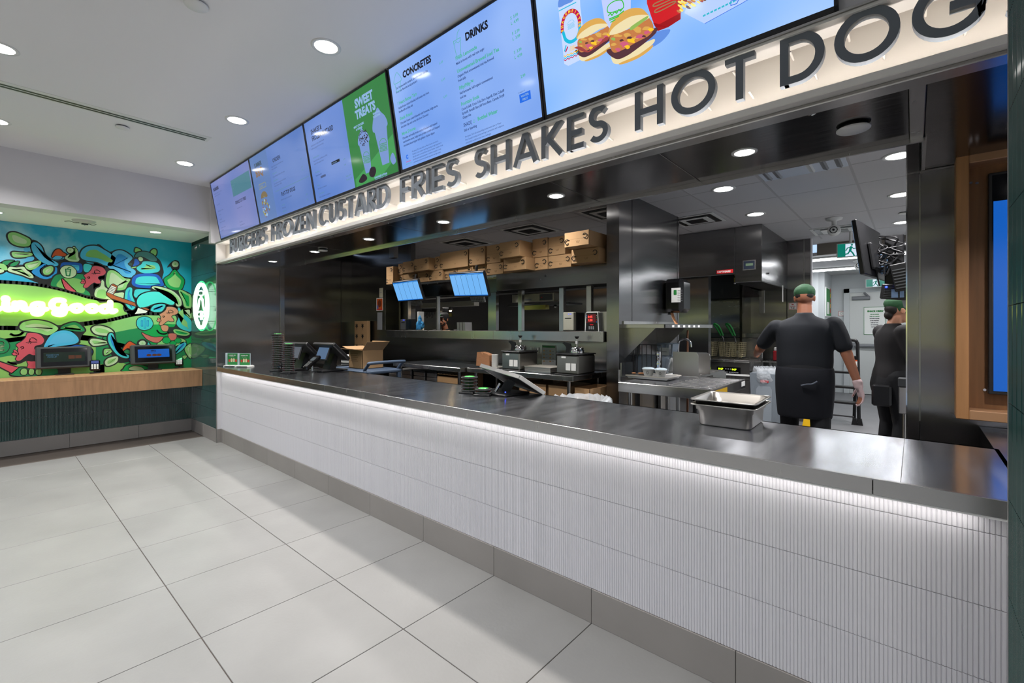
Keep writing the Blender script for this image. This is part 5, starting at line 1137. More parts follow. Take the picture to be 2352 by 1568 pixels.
# ================================================================== kitchen shell
KX0 = -7.30; KY = 4.15; ZK = 2.60
b = MB(); b.box(KX0-.1, KX0, 1.9, 7.8, 0, ZK, M_STEELW); struct('wall_kitchen_left', b)
for x, y in ((KX0+.001, 3.95),): 
    b = MB(); b.box(x, x+.003, y, y+.006, 0, ZK, M_SEAM); struct('trim_4', b)
b = MB(); b.box(KX0, -5.62, KY, KY+.08, 0, ZK, M_STEELW)
b.box(-5.62, -1.99, KY, KY+.05, 0, 1.22, M_STEELW); struct('wall_kitchen_back', b)
b = MB(); b.box(KX0, -2.05, 6.3, 6.4, 0, ZK, steel_mat('cookline_steel', (150, 152, 156), .24, (.8, .04), (1, 1, 5), .04, (.6, .6, 2), .88)); struct('wall_cookline', b)
# partition with the towel dispenser ("column")
cw = sroot('wall_partition')
b = MB(); b.box(-2.147, -2.018, 3.787, 5.21, 0, ZK, M_STEEL, c=.002); b.build('core', cw)
b = MB(); b.box(-2.018, -2.0165, 4.04, 4.047, 0, ZK, M_SEAM); b.box(-2.018, -2.016, 5.15, 5.158, 0, ZK, M_SEAM); b.build('seam', cw)
# lay-in ceiling
kc = sroot('ceiling_kitchen')
b = MB(); b.box(KX0, 1.2, 1.95, 7.8, ZK+.02, ZK+.05, M_SEAM); b.build('void', kc)
M_CT = mat('ceiling_tile', (198, 196, 198), .85, rand=.02); M_TB = mat('ceiling_grid', (176, 174, 176), .7)
gx = [-0.372-.61*k for k in range(-3, 12)]; gy = [2.56, 3.17, 3.78, 4.40, 5.02, 6.24, 7.46, 7.8]
skip = set()
vents = {(-2, 3)}
for i in range(len(gx)-1):
    for j in range(len(gy)-1):
        x1, x0 = gx[i], gx[i+1]; y0, y1 = gy[j], gy[j+1]
        if x1 < KX0: continue
        x0 = max(x0, KX0)
        q = MB(); q.box(x0+.006, x1-.006, y0+.004, y1-.004, ZK-.001, ZK+.012, M_CT, c=.002); q.build('tile', kc)
q = MB()
for x in gx: q.box(x-.009, x+.009, 1.95, 7.8, ZK-.003, ZK+.001, M_TB) if x > KX0 else None
for y in gy[:-1]: q.box(KX0, 1.2, y-.004, y+.004, ZK-.002, ZK+.001, M_TB)
q.build('grid', kc)
def cassette(label, cx_, cy_, w_, h_, z=ZK-.004, fins=3):
    t = thing('ceiling_diffuser', label, 'air vent', (cx_, cy_, z), 0, 'air diffusers in the kitchen ceiling')
    q = MB(); q.box(-w_/2, w_/2, -h_/2, h_/2, -.006, 0, M_WPL, c=.002); q.build('frame', t)
    for k in range(fins):
        s_ = 1-(k+.6)*.24
        q = MB(); q.box(-w_/2*s_, w_/2*s_, -h_/2*s_, h_/2*s_, -.010-.006*k, -.006-.006*k, M_BLK if k % 2 == 0 else M_WPL); q.build('louvre', t)
cassette('square air diffuser over the left end of the carton shelf', -4.99, 4.66, .56, .56)
cassette('square air diffuser over the middle of the carton shelf', -3.72, 4.60, .56, .56)
cassette('square air diffuser beside the steel partition, over the cartons', -2.50, 4.46, .50, .50)
cassette('square air diffuser above the steel hood', -1.90, 5.45, .50, .50)
t = thing('return_grille', 'wide pale ceiling grille just behind the soffit edge', 'air vent', (-.67, 4.1, ZK-.004))
q = MB(); q.box(-.29, .29, -.29, .29, -.006, 0, mat('grille_pale', (205, 212, 224), .5), c=.002); q.build('frame', t)
for k, x_ in enumerate((-.24, -.17, .06, .15, .24)): q = MB(); q.prism([(x_-.02, -.006), (x_+.02, -.006), (x_+.01, -.02)], 'y', -.25, .25, M_GREY if k != 2 else M_WPL); q.build('fin', t)
cassette('square air diffuser in front of the corridor, behind the round camera', -.73, 7.18, .56, .5)

# ---- pass shelf, uprights, hood panel and window of the cook line
t = thing('pass_shelf', 'long thick steel pass shelf under the order window', 'shelf', (0, 3.75, 0))
for a, b_ in ((-5.66, -3.56), (-3.558, -2.16)):
    q = MB(); q.box(a, b_, 0, .40, 1.207, 1.304, M_STEELP, c=.003); q.build('shelf_board', t)
q = MB()
t2 = thing('window_uprights', 'steel uprights standing between pass shelf and hood panel', 'frame', (0, 3.95, 1.304))
def X_(u, Y): return at(u, 700, Y=Y).x
for u, w_, m_ in ((936, .03, M_STEELP), (1003, .03, M_STEELP), (1130, .13, M_STEEL), (1194, .055, M_STEELP), (1289, .055, M_STEELP), (1352, .055, M_STEELP)):
    x_ = X_(u, 3.95); q = MB(); q.box(x_-w_/2, x_+w_/2, 0, .05, 0, .455, m_, c=.002); q.build('upright', t2)
t = thing('hood_panel', 'steel hood panel over the order window with the cartons on top', 'hood', (0, 3.85, 1.76))
q = MB(); q.box(X_(1140, 3.85), -2.16, 0, .02, 0, .19, M_STEELH if 0 else M_STEEL, c=.002); q.build('front_sheet', t)
q = MB(); q.box(-5.70, X_(1128, 3.85), .10, .12, 0, .19, M_STEELD, c=.002); q.build('side_sheet', t)
q = MB(); q.box(-5.70, -2.16, .02, .50, .165, .19, M_STEELP); q.build('top_shelf', t)
q = MB(); q.box(-5.70, -2.16, .3, .5, .0, .03, M_SEAM); q.build('under_rail', t)
q = MB(); q.tube([(-2.9, .02, .12), (-2.9, -.005, .12)], .012, M_BLK, 8); q.tube([(-2.96, .02, .09), (-2.96, -.003, .09)], .008, M_DGREY, 8); q.build('knob', t)['kind'] = 'stuff'
t = thing('steel_side_sheet', 'tall steel door panel left of the order window', 'panel', (X_(888, 4.1), 4.08, 1.304))
q = MB(); q.box(0, .36, 0, .03, 0, .62, M_STEELD, c=.002); q.build('sheet', t)
q = MB(); q.box(-.012, .0, -.004, .03, 0, .62, M_ALU); q.build('edge_strip', t)
# heat lamps / dark strips inside
t = thing('heat_lamp_bar', 'pale heat lamp bar with a lit warm bulb over the left window', 'heat lamp', (X_(966, 4.3), 4.3, 1.585))
q = MB(); q.box(0, 1.15, 0, .10, .05, .12, mat('bar_pale', (150, 148, 142), .5), c=.003); q.build('housing', t)
for x_, m_ in ((.42, M_WPL), (.62, glow('warm_bulb', (255, 214, 150), 22))):
    q = MB(); q.lathe([(.01, .05), (.03, .03), (.045, .0)], M_CHROME, c=(x_, .05, 0), seg=14); q.build('shade', t)
    q = MB(); q.ball((x_, .05, .0), .018, m_, 10, 8); q.build('bulb', t)
disk_light('heat_lamp', (X_(966, 4.3)+.62, 4.35, 1.56), 3, .02, (1, .75, .45))
t = thing('heat_lamp_bar', 'labelled heat lamp bar with a small green print under the hood panel', 'heat lamp', (X_(1176, 4.15), 4.15, 1.60))
q = MB(); q.box(0, .62, 0, .10, .04, .13, mat('bar_cream', (176, 172, 158), .5), c=.003); q.build('housing', t)
q = MB(); q.box(.42, .60, -.003, 0, .05, .12, M_DGREY); q.box(.20, .30, -.002, 0, .055, .075, M_GREY); q.box(.44, .46, -.005, -.003, .08, .09, M_RED); q.build('control_panel', t)
q = MB(); q.box(-.08, .80, .02, .30, .0, .02, M_DGREY); q.box(.16, .48, .03, .10, -.05, .0, mat('brass', (150, 140, 70), .35, .6)); q.build('bracket', t)
for x_ in (.25, .55): q = MB(); q.lathe([(.012, .0), (.035, -.02)], M_CHROME, c=(x_, .12, 0), seg=12); q.ball((x_, .12, -.018), .016, M_WPL, 8, 6); q.build('lamp', t)

# ---- wall papers and poster
def sheet(name, label, cat, u0, v0, u1, v1, Y, m_, dec=None, d=.003):
    a = at(u0, v1, Y=Y); b_ = at(u1, v0, Y=Y)
    t = thing(name, label, cat, (a.x, Y, a.z)); w_, h_ = b_.x-a.x, b_.z-a.z
    q = MB(); q.box(0, w_, -d, 0, 0, h_, m_); q.build('sheet', t)
    if dec:
        q = MB(); dec(q, w_, h_, -d-.0006); q.build('print', t)
    return t
def quad(q, x0, x1, z0, z1, y, m_): q.add([(x0, y, z0), (x1, y, z0), (x1, y, z1), (x0, y, z1)], [(0, 1, 2, 3)], m_)
sheet('notice', 'small cream paper notice on the steel wall above the orange poster', 'notice', 871.5, 661, 879.5, 683, KY-.001, mat('cream_paper', (200, 192, 170), .8), lambda q, w, h, y: quad(q, w*.2, w*.7, h*.5, h*.54, y, M_GREY))
def pst(q, w, h, y):
    quad(q, w*.08, w*.95, h*.05, h*.95, y, mat('poster_orange', (196, 82, 24), .6))
    q.add([(w*(.5+.28*math.cos(a)), y-.0004, h*(.55+.3*math.sin(a))) for a in [j*.7 for j in range(9)]], [list(range(9))], mat('poster_brown', (110, 44, 20), .6))
    q.add([(w*.1, y-.0005, h*.15), (w*.35, y-.0005, h*.15), (w*.3, y-.0005, h*.4), (w*.1, y-.0005, h*.45)], [(0, 1, 2, 3)], mat('poster_blue', (70, 80, 150), .6))
    quad(q, w*.1, w*.95, h*.05, h*.13, y-.0006, M_RED)
sheet('poster', 'small framed orange poster on the steel wall beside the order window', 'poster', 865, 683.5, 879.5, 713.5, KY-.001, M_PAPER, pst)
sheet('wall_strip', 'grey plastic strip on the steel wall under the orange poster', 'strip', 867, 717, 878, 757, KY-.001, M_GREY)
a = at(901, 608, Y=3.9)
q = MB(); q.box(-.06, .06, 0, .08, 0, .24, M_STEELP, c=.003); tag(q.build('ceiling_duct', loc=(X_(899, 3.9), 3.9, 2.36)), 'short square steel duct hanging from the kitchen ceiling by the cartons', 'duct')

# ---- cartons with twine handles on the hood shelf
M_TWINE = mat('carton_twine', (22, 20, 20), .6)
def carton(label, x0, x1, y0, z0, z1, depth, i, marks=True, rz=0.0):
    w_, h_ = x1-x0, z1-z0
    t = thing('carton', label, 'cardboard box', ((x0+x1)/2, y0, z0), rz, 'brown cartons on the hood shelf')
    q = MB(); q.box(-w_/2+.002, w_/2-.002, 0, depth, .001, h_-.001, M_CARD, c=.003); q.build('box', t)
    if marks:
        q = MB()
        for sx_, zz in ((w_/2-.035, h_-.05), (-w_/2+.03, .05)):
            s_ = 1 if sx_ > 0 else -1
            q.tube(smooth_open([(sx_-.028*s_, -.004, zz+.012), (sx_, -.010, zz+.022), (sx_+.018*s_, -.008, zz), (sx_, -.010, zz-.022), (sx_-.02*s_, -.004, zz-.014)], 4), .0035, M_TWINE, 5)
        q.build('twine_handle', t)['kind'] = 'stuff'
        q = MB()
        for k in range(3): q.tube([(w_*.05+k*.008-.008, -.0008, h_*.22), (w_*.05+(k-1)*.018, -.0008, h_*.22+.02)], .0012, M_CARDD, 4)
        q.box(-w_/2+.01, w_/2-.01, -.0007, .0003, h_*.5-.0006, h_*.5+.0006, M_CARDD)
        q.build('print', t)['kind'] = 'stuff'
    return t
Zs = 1.952
# (u0, u1, v_bottom, v_top, Y front, depth)
cl = [
 (887, 903, 655, 612, 3.76, .3, 'upright carton at the left end of the shelf'),
 (905, 925, 649, 631, 3.86, .3, 'lower carton second from the left end'), (925, 954, 646, 627, 3.86, .3, 'wide lower carton third from the left end'),
 (959, 985, 645, 622, 3.86, .3, 'lower carton over the left order monitor'), (985, 1016, 641, 614, 3.86, .3, 'lower carton right of the left order monitor'),
 (1018, 1050, 638, 612, 3.90, .28, 'lower carton with a shaded top, left of the large monitor'), (1050, 1083, 634, 607, 3.90, .28, 'lower carton behind the large monitor'), (1083, 1118, 629, 601, 3.90, .28, 'lower carton above the right edge of the large monitor'),
 (1118, 1156, 628, 596, 3.86, .3, 'lower carton left of the protruding middle pair'), (1156, 1208, 625, 590, 3.72, .42, 'protruding lower carton in the middle of the shelf'),
 (1211, 1258, 618, 582, 3.86, .3, 'lower carton right of the protruding middle pair'), (1259, 1312, 612, 576, 3.86, .3, 'lower carton left of the protruding right pair'), (1312, 1376, 606, 570, 3.70, .42, 'protruding lower carton near the partition'), (1379, 1410, 606, 566, 3.86, .3, 'lower carton cut off by the partition'),
 (906, 925, 630, 606, 3.84, .3, 'upper carton second from the left end'), (925, 951, 624, 600, 3.78, .3, 'upper carton third from the left end'), (951, 984, 620, 593, 3.76, .3, 'upper carton with a dark side over the left monitor'),
 (985, 1010, 617, 590, 3.86, .3, 'upper carton behind the dark sided one'), (1010, 1075, 612, 577, 3.86, .3, 'longest upper carton of the shelf'), (1077, 1114, 603, 567, 3.84, .3, 'upper carton tilted a little, right of the longest one'),
 (1114, 1150, 598, 562, 3.86, .3, 'upper carton left of the protruding middle pair'), (1147, 1194, 589, 554, 3.66, .46, 'protruding upper carton in the middle of the shelf'), (1211, 1258, 582, 548, 3.86, .3, 'upper carton right of the protruding middle pair'),
 (1259, 1298, 580, 543, 3.86, .3, 'upper carton left of the protruding right pair'), (1296, 1353, 571, 531, 3.56, .56, 'largest protruding upper carton near the partition'), (1378, 1410, 566, 530, 3.86, .3, 'upper carton cut off by the partition')]
nlow = 14
prev = {}
zlow_top = {}
for i, (u0, u1, vb, vt, Y_f, dep, lab) in enumerate(cl):
    x0 = at(u0, 600, Y=Y_f).x; x1 = at(u1, 600, Y=Y_f).x; um = (u0+u1)/2
    if i == 0: z0, z1 = Zs, at(um, vt, Y=Y_f).z
    elif i < nlow: z0, z1 = Zs, 2.085
    else: z0, z1 = 2.087, at(um, vt, Y=Y_f).z
    z1 = min(max(z1, z0+.115), 2.36 if i else 2.25)
    row = 0 if i < nlow else 1
    if row in prev and x0 < prev[row]+.004: x0 = prev[row]+.004
    prev[row] = x1
    if i == 0: prev[1] = x1
    carton('brown ' + lab, x0, x1, Y_f, z0, z1, dep, i, rz=0.0)

# ================================================================== things on and around the pass shelf
M_KB = glow('order_screen_blue', (110, 176, 238), 1.0, .15); M_KB2 = glow('order_bar_blue', (20, 110, 205), .9, .15); M_KL = glow('order_line_navy', (14, 40, 90), .3, .2)
def quad_frame(pts, Y, tilt):
    a, b_, c, d = pts          # tl, tr, br, bl pixels
    BL = at(*d, Y=Y); BR = at(*c, Y=Y-.02 if 0 else Y); TL = at(*a, Y=Y-tilt)
    w_ = (BR-BL).length; h_ = (TL-BL).length
    return frame(BL, BR-BL, TL-BL), w_, h_
def kds(label, pts, Y, tilt, ncol):
    M, w_, h_ = quad_frame(pts, Y, tilt); t = thing('order_monitor', label, 'monitor', tuple(M.translation), 0, 'order monitors hanging before the cook line'); M = M.copy(); M.translation = (0, 0, 0)
    q = MB(); q.box(0, w_, 0, h_, -.035, 0, M_BLK, c=.006, M=M); q.box(w_*.3, w_*.7, h_*.25, h_*.75, -.07, -.03, M_BLK, c=.01, M=M); q.build('housing', t)
    q = MB(); q.box(.016, w_-.014, .016, h_-.016, 0, .0015, M_KB, M=M)
    q.box(.016, w_-.014, h_*.90, h_-.016, .0015, .0022, M_KB2, M=M); q.box(.016, w_-.014, .016, h_*.09, .0015, .0022, M_KB2, M=M); q.box(w_*.5, w_-.014, h_*.93, h_-.016, .0022, .0028, M_KB, M=M); q.build('display', t)
    q = MB()
    for k in range(1, ncol): q.box(.016+(w_-.03)*k/ncol-.0012, .016+(w_-.03)*k/ncol+.0012, h_*.09, h_*.90, .0015, .0024, M_KL, M=M)
    for k in range(ncol): q.box(.03+(w_-.03)*k/ncol, .05+(w_-.03)*k/ncol, h_*.875, h_*.885, .0015, .0024, glow('order_tag_green', (60, 160, 60), .6), M=M)
    q.build('column_line', t)['kind'] = 'stuff'
    q = MB(); p0 = M @ Vector((w_*.5, h_*.5, -.07)); q.tube([p0, p0+Vector((0, .05, .03)), p0+Vector((0, .06, .16)), p0+Vector((0, .07, .20))], .016, M_BLK, 8); q.build('mount_arm', t)
    q = MB(); q.box(w_*.38, w_*.78, -.075, -.01, -.055, -.040, M_GREY, c=.004, M=M)
    q.build('bump_bar', t)
    q = MB()
    for i in range(3):
        for j in range(8): q.box(w_*.40+j*w_*.045, w_*.40+j*w_*.045+w_*.03, -.07+i*.019, -.057+i*.019, -.040, -.037, M_DGREY, M=M)
    q.build('key', t)['kind'] = 'stuff'
kds('smaller order monitor with five blue columns, hanging at the left of the cook line', ((899, 648), (961, 639.5), (974, 689), (914.5, 693.6)), 3.62, .10, 5)
kds('larger order monitor with six blue columns, hanging over the pass shelf', ((1032.6, 627.6), (1117, 623), (1124.3, 681.2), (1043.3, 682.4)), 3.50, .10, 6)
ZP = 1.304
def onshelf(u, Y=3.86): return at(u, 757, Y=Y).x
def printer(label, u0, u1, z1, m_, Y=3.80, dep=.20, led=True):
    x0, x1 = onshelf(u0, Y), onshelf(u1, Y); w_ = x1-x0
    t = thing('receipt_printer', label, 'printer', (x0, Y, ZP))
    q = MB(); q.box(0, w_, 0, .05, .008, z1, m_, c=.006); q.build('front', t)
    q = MB(); q.box(0, w_, .05, dep, .008, z1, M_BLK, c=.004); q.build('body', t)
    q = MB(); q.box(w_*.2, w_*.8, -.001, .002, z1*.66, z1*.70, M_BLKG); q.build('paper_slot', t)
    q = MB()
    for k in (.55, .75): q.ball((w_*k, -.001, z1*.90), .0035, glow('blue_led', (40, 60, 255), 6), 6, 4)
    q.build('indicator', t)['kind'] = 'stuff'
printer('dark grey receipt printer at the left end of the pass shelf', 919, 932, .155, M_DGREY)
printer('pale grey receipt printer near the right end of the pass shelf', 1293, 1317, .19, mat('printer_grey', (176, 174, 160), .5))
x0, x1 = onshelf(1343, 3.80), onshelf(1376, 3.80); w_ = x1-x0
t = thing('kitchen_timer', 'white edged kitchen timer with a red lit display on the pass shelf', 'timer', (x0, 3.80, ZP))
q = MB(); q.prism([(.0, 0), (w_, 0), (w_*.93, .18), (w_*.85, .19), (w_*.15, .19), (w_*.07, .18)], 'y', 0, .05, M_WPL); q.build('housing', t)
q = MB(); q.prism([(.012, .004), (w_-.012, .004), (w_*.88, .178), (w_*.12, .178)], 'y', -.003, 0, M_BLKG); q.build('face', t)
q = MB(); q.box(w_*.22, w_*.78, -.005, -.003, .085, .165, glow('timer_maroon', (90, 24, 30), .8)); put_text(q, '0:45', .030, glow('timer_digit', (255, 70, 60), 2), frame((w_*.24, -.0055, .13), (1, 0, 0), (0, 0, 1)), bold=.0006); put_text(q, '1:30', .030, glow('timer_digit', (0, 0, 0), 2), frame((w_*.24, -.0055, .098), (1, 0, 0), (0, 0, 1)), bold=.0006); q.build('display', t)
q = MB()
for k in range(3): q.box(w_*(.3+k*.14), w_*(.39+k*.14), -.005, -.003, .02, .05, M_GREY); 
for k in range(4): q.ball((w_*.16, -.003, .09+k*.02), .004, [M_PRED, M_GREENP, M_WPL, M_KB2][k], 6, 4); q.ball((w_*.84, -.003, .09+k*.02), .004, [M_KB2, M_PRED, M_GREENP, M_WPL][k], 6, 4)
q.box(w_*.38, w_*.62, -.005, -.003, .06, .07, M_RED); q.build('button', t)['kind'] = 'stuff'
x0 = onshelf(1377, 3.85); q = MB(); q.box(0, .10, 0, .2, 0, .19, M_STEELP, c=.004); tag(q.build('steel_box', loc=(x0, 3.85, ZP)), 'plain steel box on the pass shelf right of the kitchen timer', 'container')
# blue glove bag
p = at(967, 757, Y=3.95); t = thing('glove_dispenser', 'crumpled blue disposable gloves bulging out of a white rack on the pass shelf', 'gloves', (p.x, 3.95, ZP))
q = MB(); random.seed(5); M_BGL = mat('blue_glove', (70, 160, 220), .35)
for k in range(9): q.ball((random.uniform(-.045, .045), random.uniform(-.03, .0), .05+k*.016), random.uniform(.022, .04), M_BGL, 8, 6, sc=(1, .6, 1.2))
for k in range(5): q.tube([(-.05+k*.02, -.03, .07), (-.055+k*.022, -.035, .01)], .009, M_BGL, 6)
q.tube([(.04, -.02, .10), (.075, -.03, .11), (.08, -.03, .09)], .014, M_BGL, 6); q.build('gloves', t)
q = MB(); q.box(-.085, -.06, 0, .10, 0, .26, M_WPL, c=.003); q.build('rack_side', t)
t = thing('pan_row', 'three upright steel pans standing in a row beside the cook', 'pan', (at(1050, 757, Y=4.05).x, 4.05, ZP))
for k in range(3): q = MB(); q.prism([(k*.055, 0), (k*.055+.045, 0), (k*.055+.040, .105), (k*.055-.006, .105)], 'y', 0, .12, M_ALU); q.build('pan', t)
q = MB(); q.box(-.03, .03, -.02, 0, -.04, .04, M_WPL, c=.003); q.tube(smooth_open([(.03, -.01, .0), (.07, -.02, -.08), (.02, -.02, -.1), (.09, -.01, -.12)]), .006, M_BLK, 6)
tag(q.build('wall_socket', loc=tuple(at(990, 718, Y=6.298))), 'white wall socket with black cables behind the cook', 'socket')
q = MB(); q.box(-.06, .06, -.02, 0, -.035, .035, mat('brass', (150, 140, 70)), c=.003); tag(q.build('socket_plate', loc=tuple(at(1033, 723, Y=6.298))), 'brass coloured socket plate right of the cook', 'socket')
# black mixer-like silhouettes behind: cables over the window
t = thing('hanging_rack', 'dark rack with looping cables under the left heat lamp bar', 'rack', (at(985, 703, Y=4.42).x, 4.42, 1.60))
q = MB(); q.box(-.18, .30, 0, .15, -.03, .04, M_BLK, c=.01); q.build('shelf', t)
for k in range(4): q = MB(); q.tube(smooth_open([(-.1+k*.06, 0, -.02), (-.08+k*.06, -.02, -.10-.02*(k % 2)), (-.04+k*.06, 0, -.03)]), .006, M_BLK, 6); q.build('cable', t)

# ================================================================== back tables under the pass shelf
def table(label, x0, x1, y0, y1, z, group=None, legs=True, lip=.045, extra=None):
    t = thing('steel_table', label, 'table', (0, 0, 0), 0, group)
    q = MB(); q.box(x0, x1, y0, y1, z-.004, z, M_STEELH); q.build('top', t)
    q = MB(); q.box(x0, x1, y0-.001, y0+.014, z-lip, z+.002, M_STEELP, c=.003); q.box(x1-.014, x1+.001, y0, y1, z-lip, z+.002, M_STEELP, c=.003); q.build('edge', t)
    q = MB(); q.box(x0+.05, x1-.05, y0+.05, y1-.05, .28, .30, M_STEELP); q.build('undershelf', t)
    if legs:
        for x in (x0+.07, x1-.09):
            for y in (y0+.07, y1-.07): q = MB(); q.tube([(x, y, 0), (x, y, z-.004)], .019, M_STEELP, 10); q.build('leg', t)
    return t
XT0, XT1, XT2, XT3 = -4.95, -3.70, -3.68, -2.30
table('steel back table standing left, over the stacks of lids', XT0, XT1, 3.38, 4.12, .90, 'steel tables under the pass shelf')
table('steel back table standing right, with the two warmers on it', XT2, XT3, 3.46, 4.12, .90, 'steel tables under the pass shelf')
# four lid stacks
for i, (u0, u1) in enumerate(((899, 924), (928, 952), (956, 983), (986, 1010))):
    x0 = at(u0, 860, Y=3.50).x; x1 = at(u1, 860, Y=3.50).x
    t = thing('lid_stack', ['first stack of grey trays from the cart, on the rack under the back table', 'second stack of grey trays from the cart', 'third stack of grey trays from the cart', 'stack of grey trays next to the torn cardboard box'][i], 'tray stack', (x0, 3.46, .302), 0, 'stacks of grey trays under the back table')
    for k in range(10):
        q = MB(); q.box(0, x1-x0-.015, 0, .35, .004+k*.050, .046+k*.050, M_ALU, c=.004); q.build('tray', t)
    q = MB(); q.box(x1-x0-.004, x1-x0+.004, 0, .01, 0, .52, M_BLK); q.build('rack_post', t)
def openbox(label, x0, x1, y0, y1, z0, z1, flaps=True, jag=False, group=None, cut=False):
    t = thing('cardboard_carton', label, 'cardboard box', (x0, y0, z0), 0, group)
    w_, d_, h_ = x1-x0, y1-y0, z1-z0
    q = MB()
    for bx in ((0, w_, 0, .005, 0, h_), (0, w_, d_-.005, d_, 0, h_), (0, .005, 0, d_, 0, h_), (w_-.005, w_, 0, d_, 0, h_), (0, w_, 0, d_, 0, .005)): q.box(*bx, M_CARD)
    q.build('body', t)
    if jag:
        q = MB(); n = 14
        q.add([(w_*k/n, .0, h_+(.012 if k % 2 else .002)) for k in range(n+1)]+[(0, 0, h_-.02), (w_, 0, h_-.02)][::-1], [list(range(n+3))], M_CARD); q.build('torn_edge', t)
    if cut:
        q = MB(); q.box(w_*.42, w_*.46, -.002, .001, h_*.42, h_*.78, M_CARDD); q.box(w_*.42, w_*.66, -.002, .001, h_*.42, h_*.48, M_CARDD); q.build('hand_cut', t)
    if flaps:
        for nm_, vs in (('flap', [(0, 0, h_), (w_, 0, h_), (w_+.02, -.13, h_+.02), (-.02, -.13, h_+.02)]), ('flap', [(0, 0, h_), (0, d_, h_), (-.15, d_, h_+.035), (-.15, 0, h_+.035)]), ('flap', [(w_, 0, h_), (w_, d_, h_), (w_+.10, d_+.02, h_+.10), (w_+.10, 0, h_+.10)]), ('flap', [(0, d_, h_), (w_, d_, h_), (w_, d_+.04, h_+.10), (0, d_+.04, h_+.10)])):
            q = MB(); v2 = [(x, y, z+.004) for x, y, z in vs]; q.add(vs+v2, [(0, 1, 2, 3), (4, 5, 6, 7), (0, 1, 5, 4), (1, 2, 6, 5), (2, 3, 7, 6), (3, 0, 4, 7)], M_CARD); q.build(nm_, t)
    return t
xx0 = at(1010, 870, Y=3.50).x; xx1 = at(1058, 870, Y=3.50).x
openbox('torn cardboard box on the rack under the back table, right of the tray stacks', xx0, xx1, 3.46, 3.86, .302, .80, False, True)
for i, (u0, u1) in enumerate(((1196, 1216), (1219, 1260), (1262, 1310), (1322, 1360))):
    x0 = at(u0, 890, Y=3.58).x; x1 = at(u1, 890, Y=3.58).x
    openbox(['narrow brown box under the right back table, by the tilted register', 'brown box with a cut handle under the right back table, middle', 'brown box with a cut handle under the right back table, nearer the table leg', 'brown box behind the right table leg'][i], x0+.005, x1-.005, 3.55, 3.95, .302, .79, False, False, 'brown boxes under the right back table', True)
# warmers with pumps
def warmer(label, u, yy=3.50, w_=.24, d_=.30, h_=.19, rz=0.0):
    p = at(u, 850, Y=yy); t = thing('pump_warmer', label, 'food warmer', (p.x, yy, .90), rz, 'steel pump warmers on the back table')
    q = MB(); q.box(-w_/2, w_/2, 0, d_, .015, h_, M_PAN, c=.012); q.build('body', t)
    q = MB(); q.box(-w_/2-.006, w_/2+.006, -.006, d_+.006, h_, h_+.012, M_BLK, c=.004); q.box(-w_/2-.01, w_/2+.01, -.01, d_, 0, .014, M_BLK, c=.004); q.build('rim', t)
    q = MB(); q.lathe([(.070, h_+.012), (.073, h_+.035), (.058, h_+.055), (.058, h_+.065), (.04, h_+.07), (.001, h_+.07)], M_CHROME, c=(.02, d_*.45, 0), seg=20); q.build('lid', t)
    q = MB(); q.tube([(.02, d_*.45, h_+.06), (.02, d_*.45, h_+.155)], .008, M_CHROME, 10); q.tube([(.02, d_*.45, h_+.10), (.02, d_*.45, h_+.125)], .013, M_WPL, 10); q.lathe([(.010, h_+.145), (.022, h_+.165), (.022, h_+.17), (.001, h_+.17)], M_BLK, c=(.02, d_*.45, 0), seg=14); q.build('pump', t)
    q = MB(); q.prism(smooth_open([Vector((-w_*.42, h_+.015)), Vector((-w_*.38, h_+.06)), Vector((-w_*.48, h_+.09)), Vector((-w_*.56, h_+.10))], 4)+[Vector((-w_*.46, h_+.115)), Vector((-w_*.2, h_+.10)), Vector((-w_*.12, h_+.04)), Vector((-w_*.15, h_+.012))], 'y', d_*.4, d_*.46, M_BLK); q.build('spout_cover', t)
    q = MB()
    for x_, z_, s_ in ((-w_*.05, .05, .03), (w_*.2, .05, .028)): q.box(x_, x_+.05, -.0015, .0005, z_, z_+.065, M_PAPER)
    q.box(-w_*.25, -w_*.05, -.0015, .0005, h_-.03, h_-.012, M_PAPER); q.build('sticker', t)['kind'] = 'stuff'
warmer('steel warmer with a chrome pump beside the paper bag', 1172); warmer('steel warmer with a chrome pump under the wall socket, nearer the partition', 1302)
def traystack(label, u, yy, w_, d_, n, rz=.0, z=.90):
    p = at(u, 850, Y=yy); t = thing('tray_pile', label, 'tray', (p.x, yy, z), rz)
    for k in range(n):
        q = MB(); z0 = .002+k*.018
        q.prism([(-w_/2+.01, z0), (w_/2-.01, z0), (w_/2, z0+.016), (-w_/2, z0+.016)], 'y', 0, d_, M_ALU); q.box(-w_/2-.004, w_/2+.004, -.004, d_+.004, z0+.0145, z0+.0165, mat('tray_rim', (206, 200, 190), .4, .6)); q.build('tray', t)
    return t
traystack('pile of pale metal trays between the two warmers', 1234, 3.56, .33, .26, 3); traystack('single metal tray holding the paper bags by the left warmer', 1120, 3.52, .22, .22, 1)
p = at(1114, 838, Y=3.62); t = thing('paper_bag', 'two small brown paper bags leaning together on the metal tray', 'paper bag', (p.x, 3.58, .919))
M_BAGB = mat('kraft_bag', (160, 112, 78), .8, bump=(30, .004))
for k, x_ in enumerate((-.045, .045)):
    q = MB(); q.prism([(x_-.055, 0), (x_+.055, 0), (x_+.05, .12), (x_+.02, .155-.02*k), (x_-.04, .15)], 'y', 0, .08, M_BAGB); q.build('bag', t, rot=(0, 0, .05*k))
t = thing('cup_sleeve', 'white paper cup stack lying upright behind the left warmer', 'paper cups', (at(1137, 838, Y=3.60).x, 3.60, .90))
for k in range(6): q = MB(); q.lathe([(.03, .0+k*.022), (.036, .036+k*.022), (.038, .04+k*.022)], M_PAPER, seg=14); q.build('cup', t)
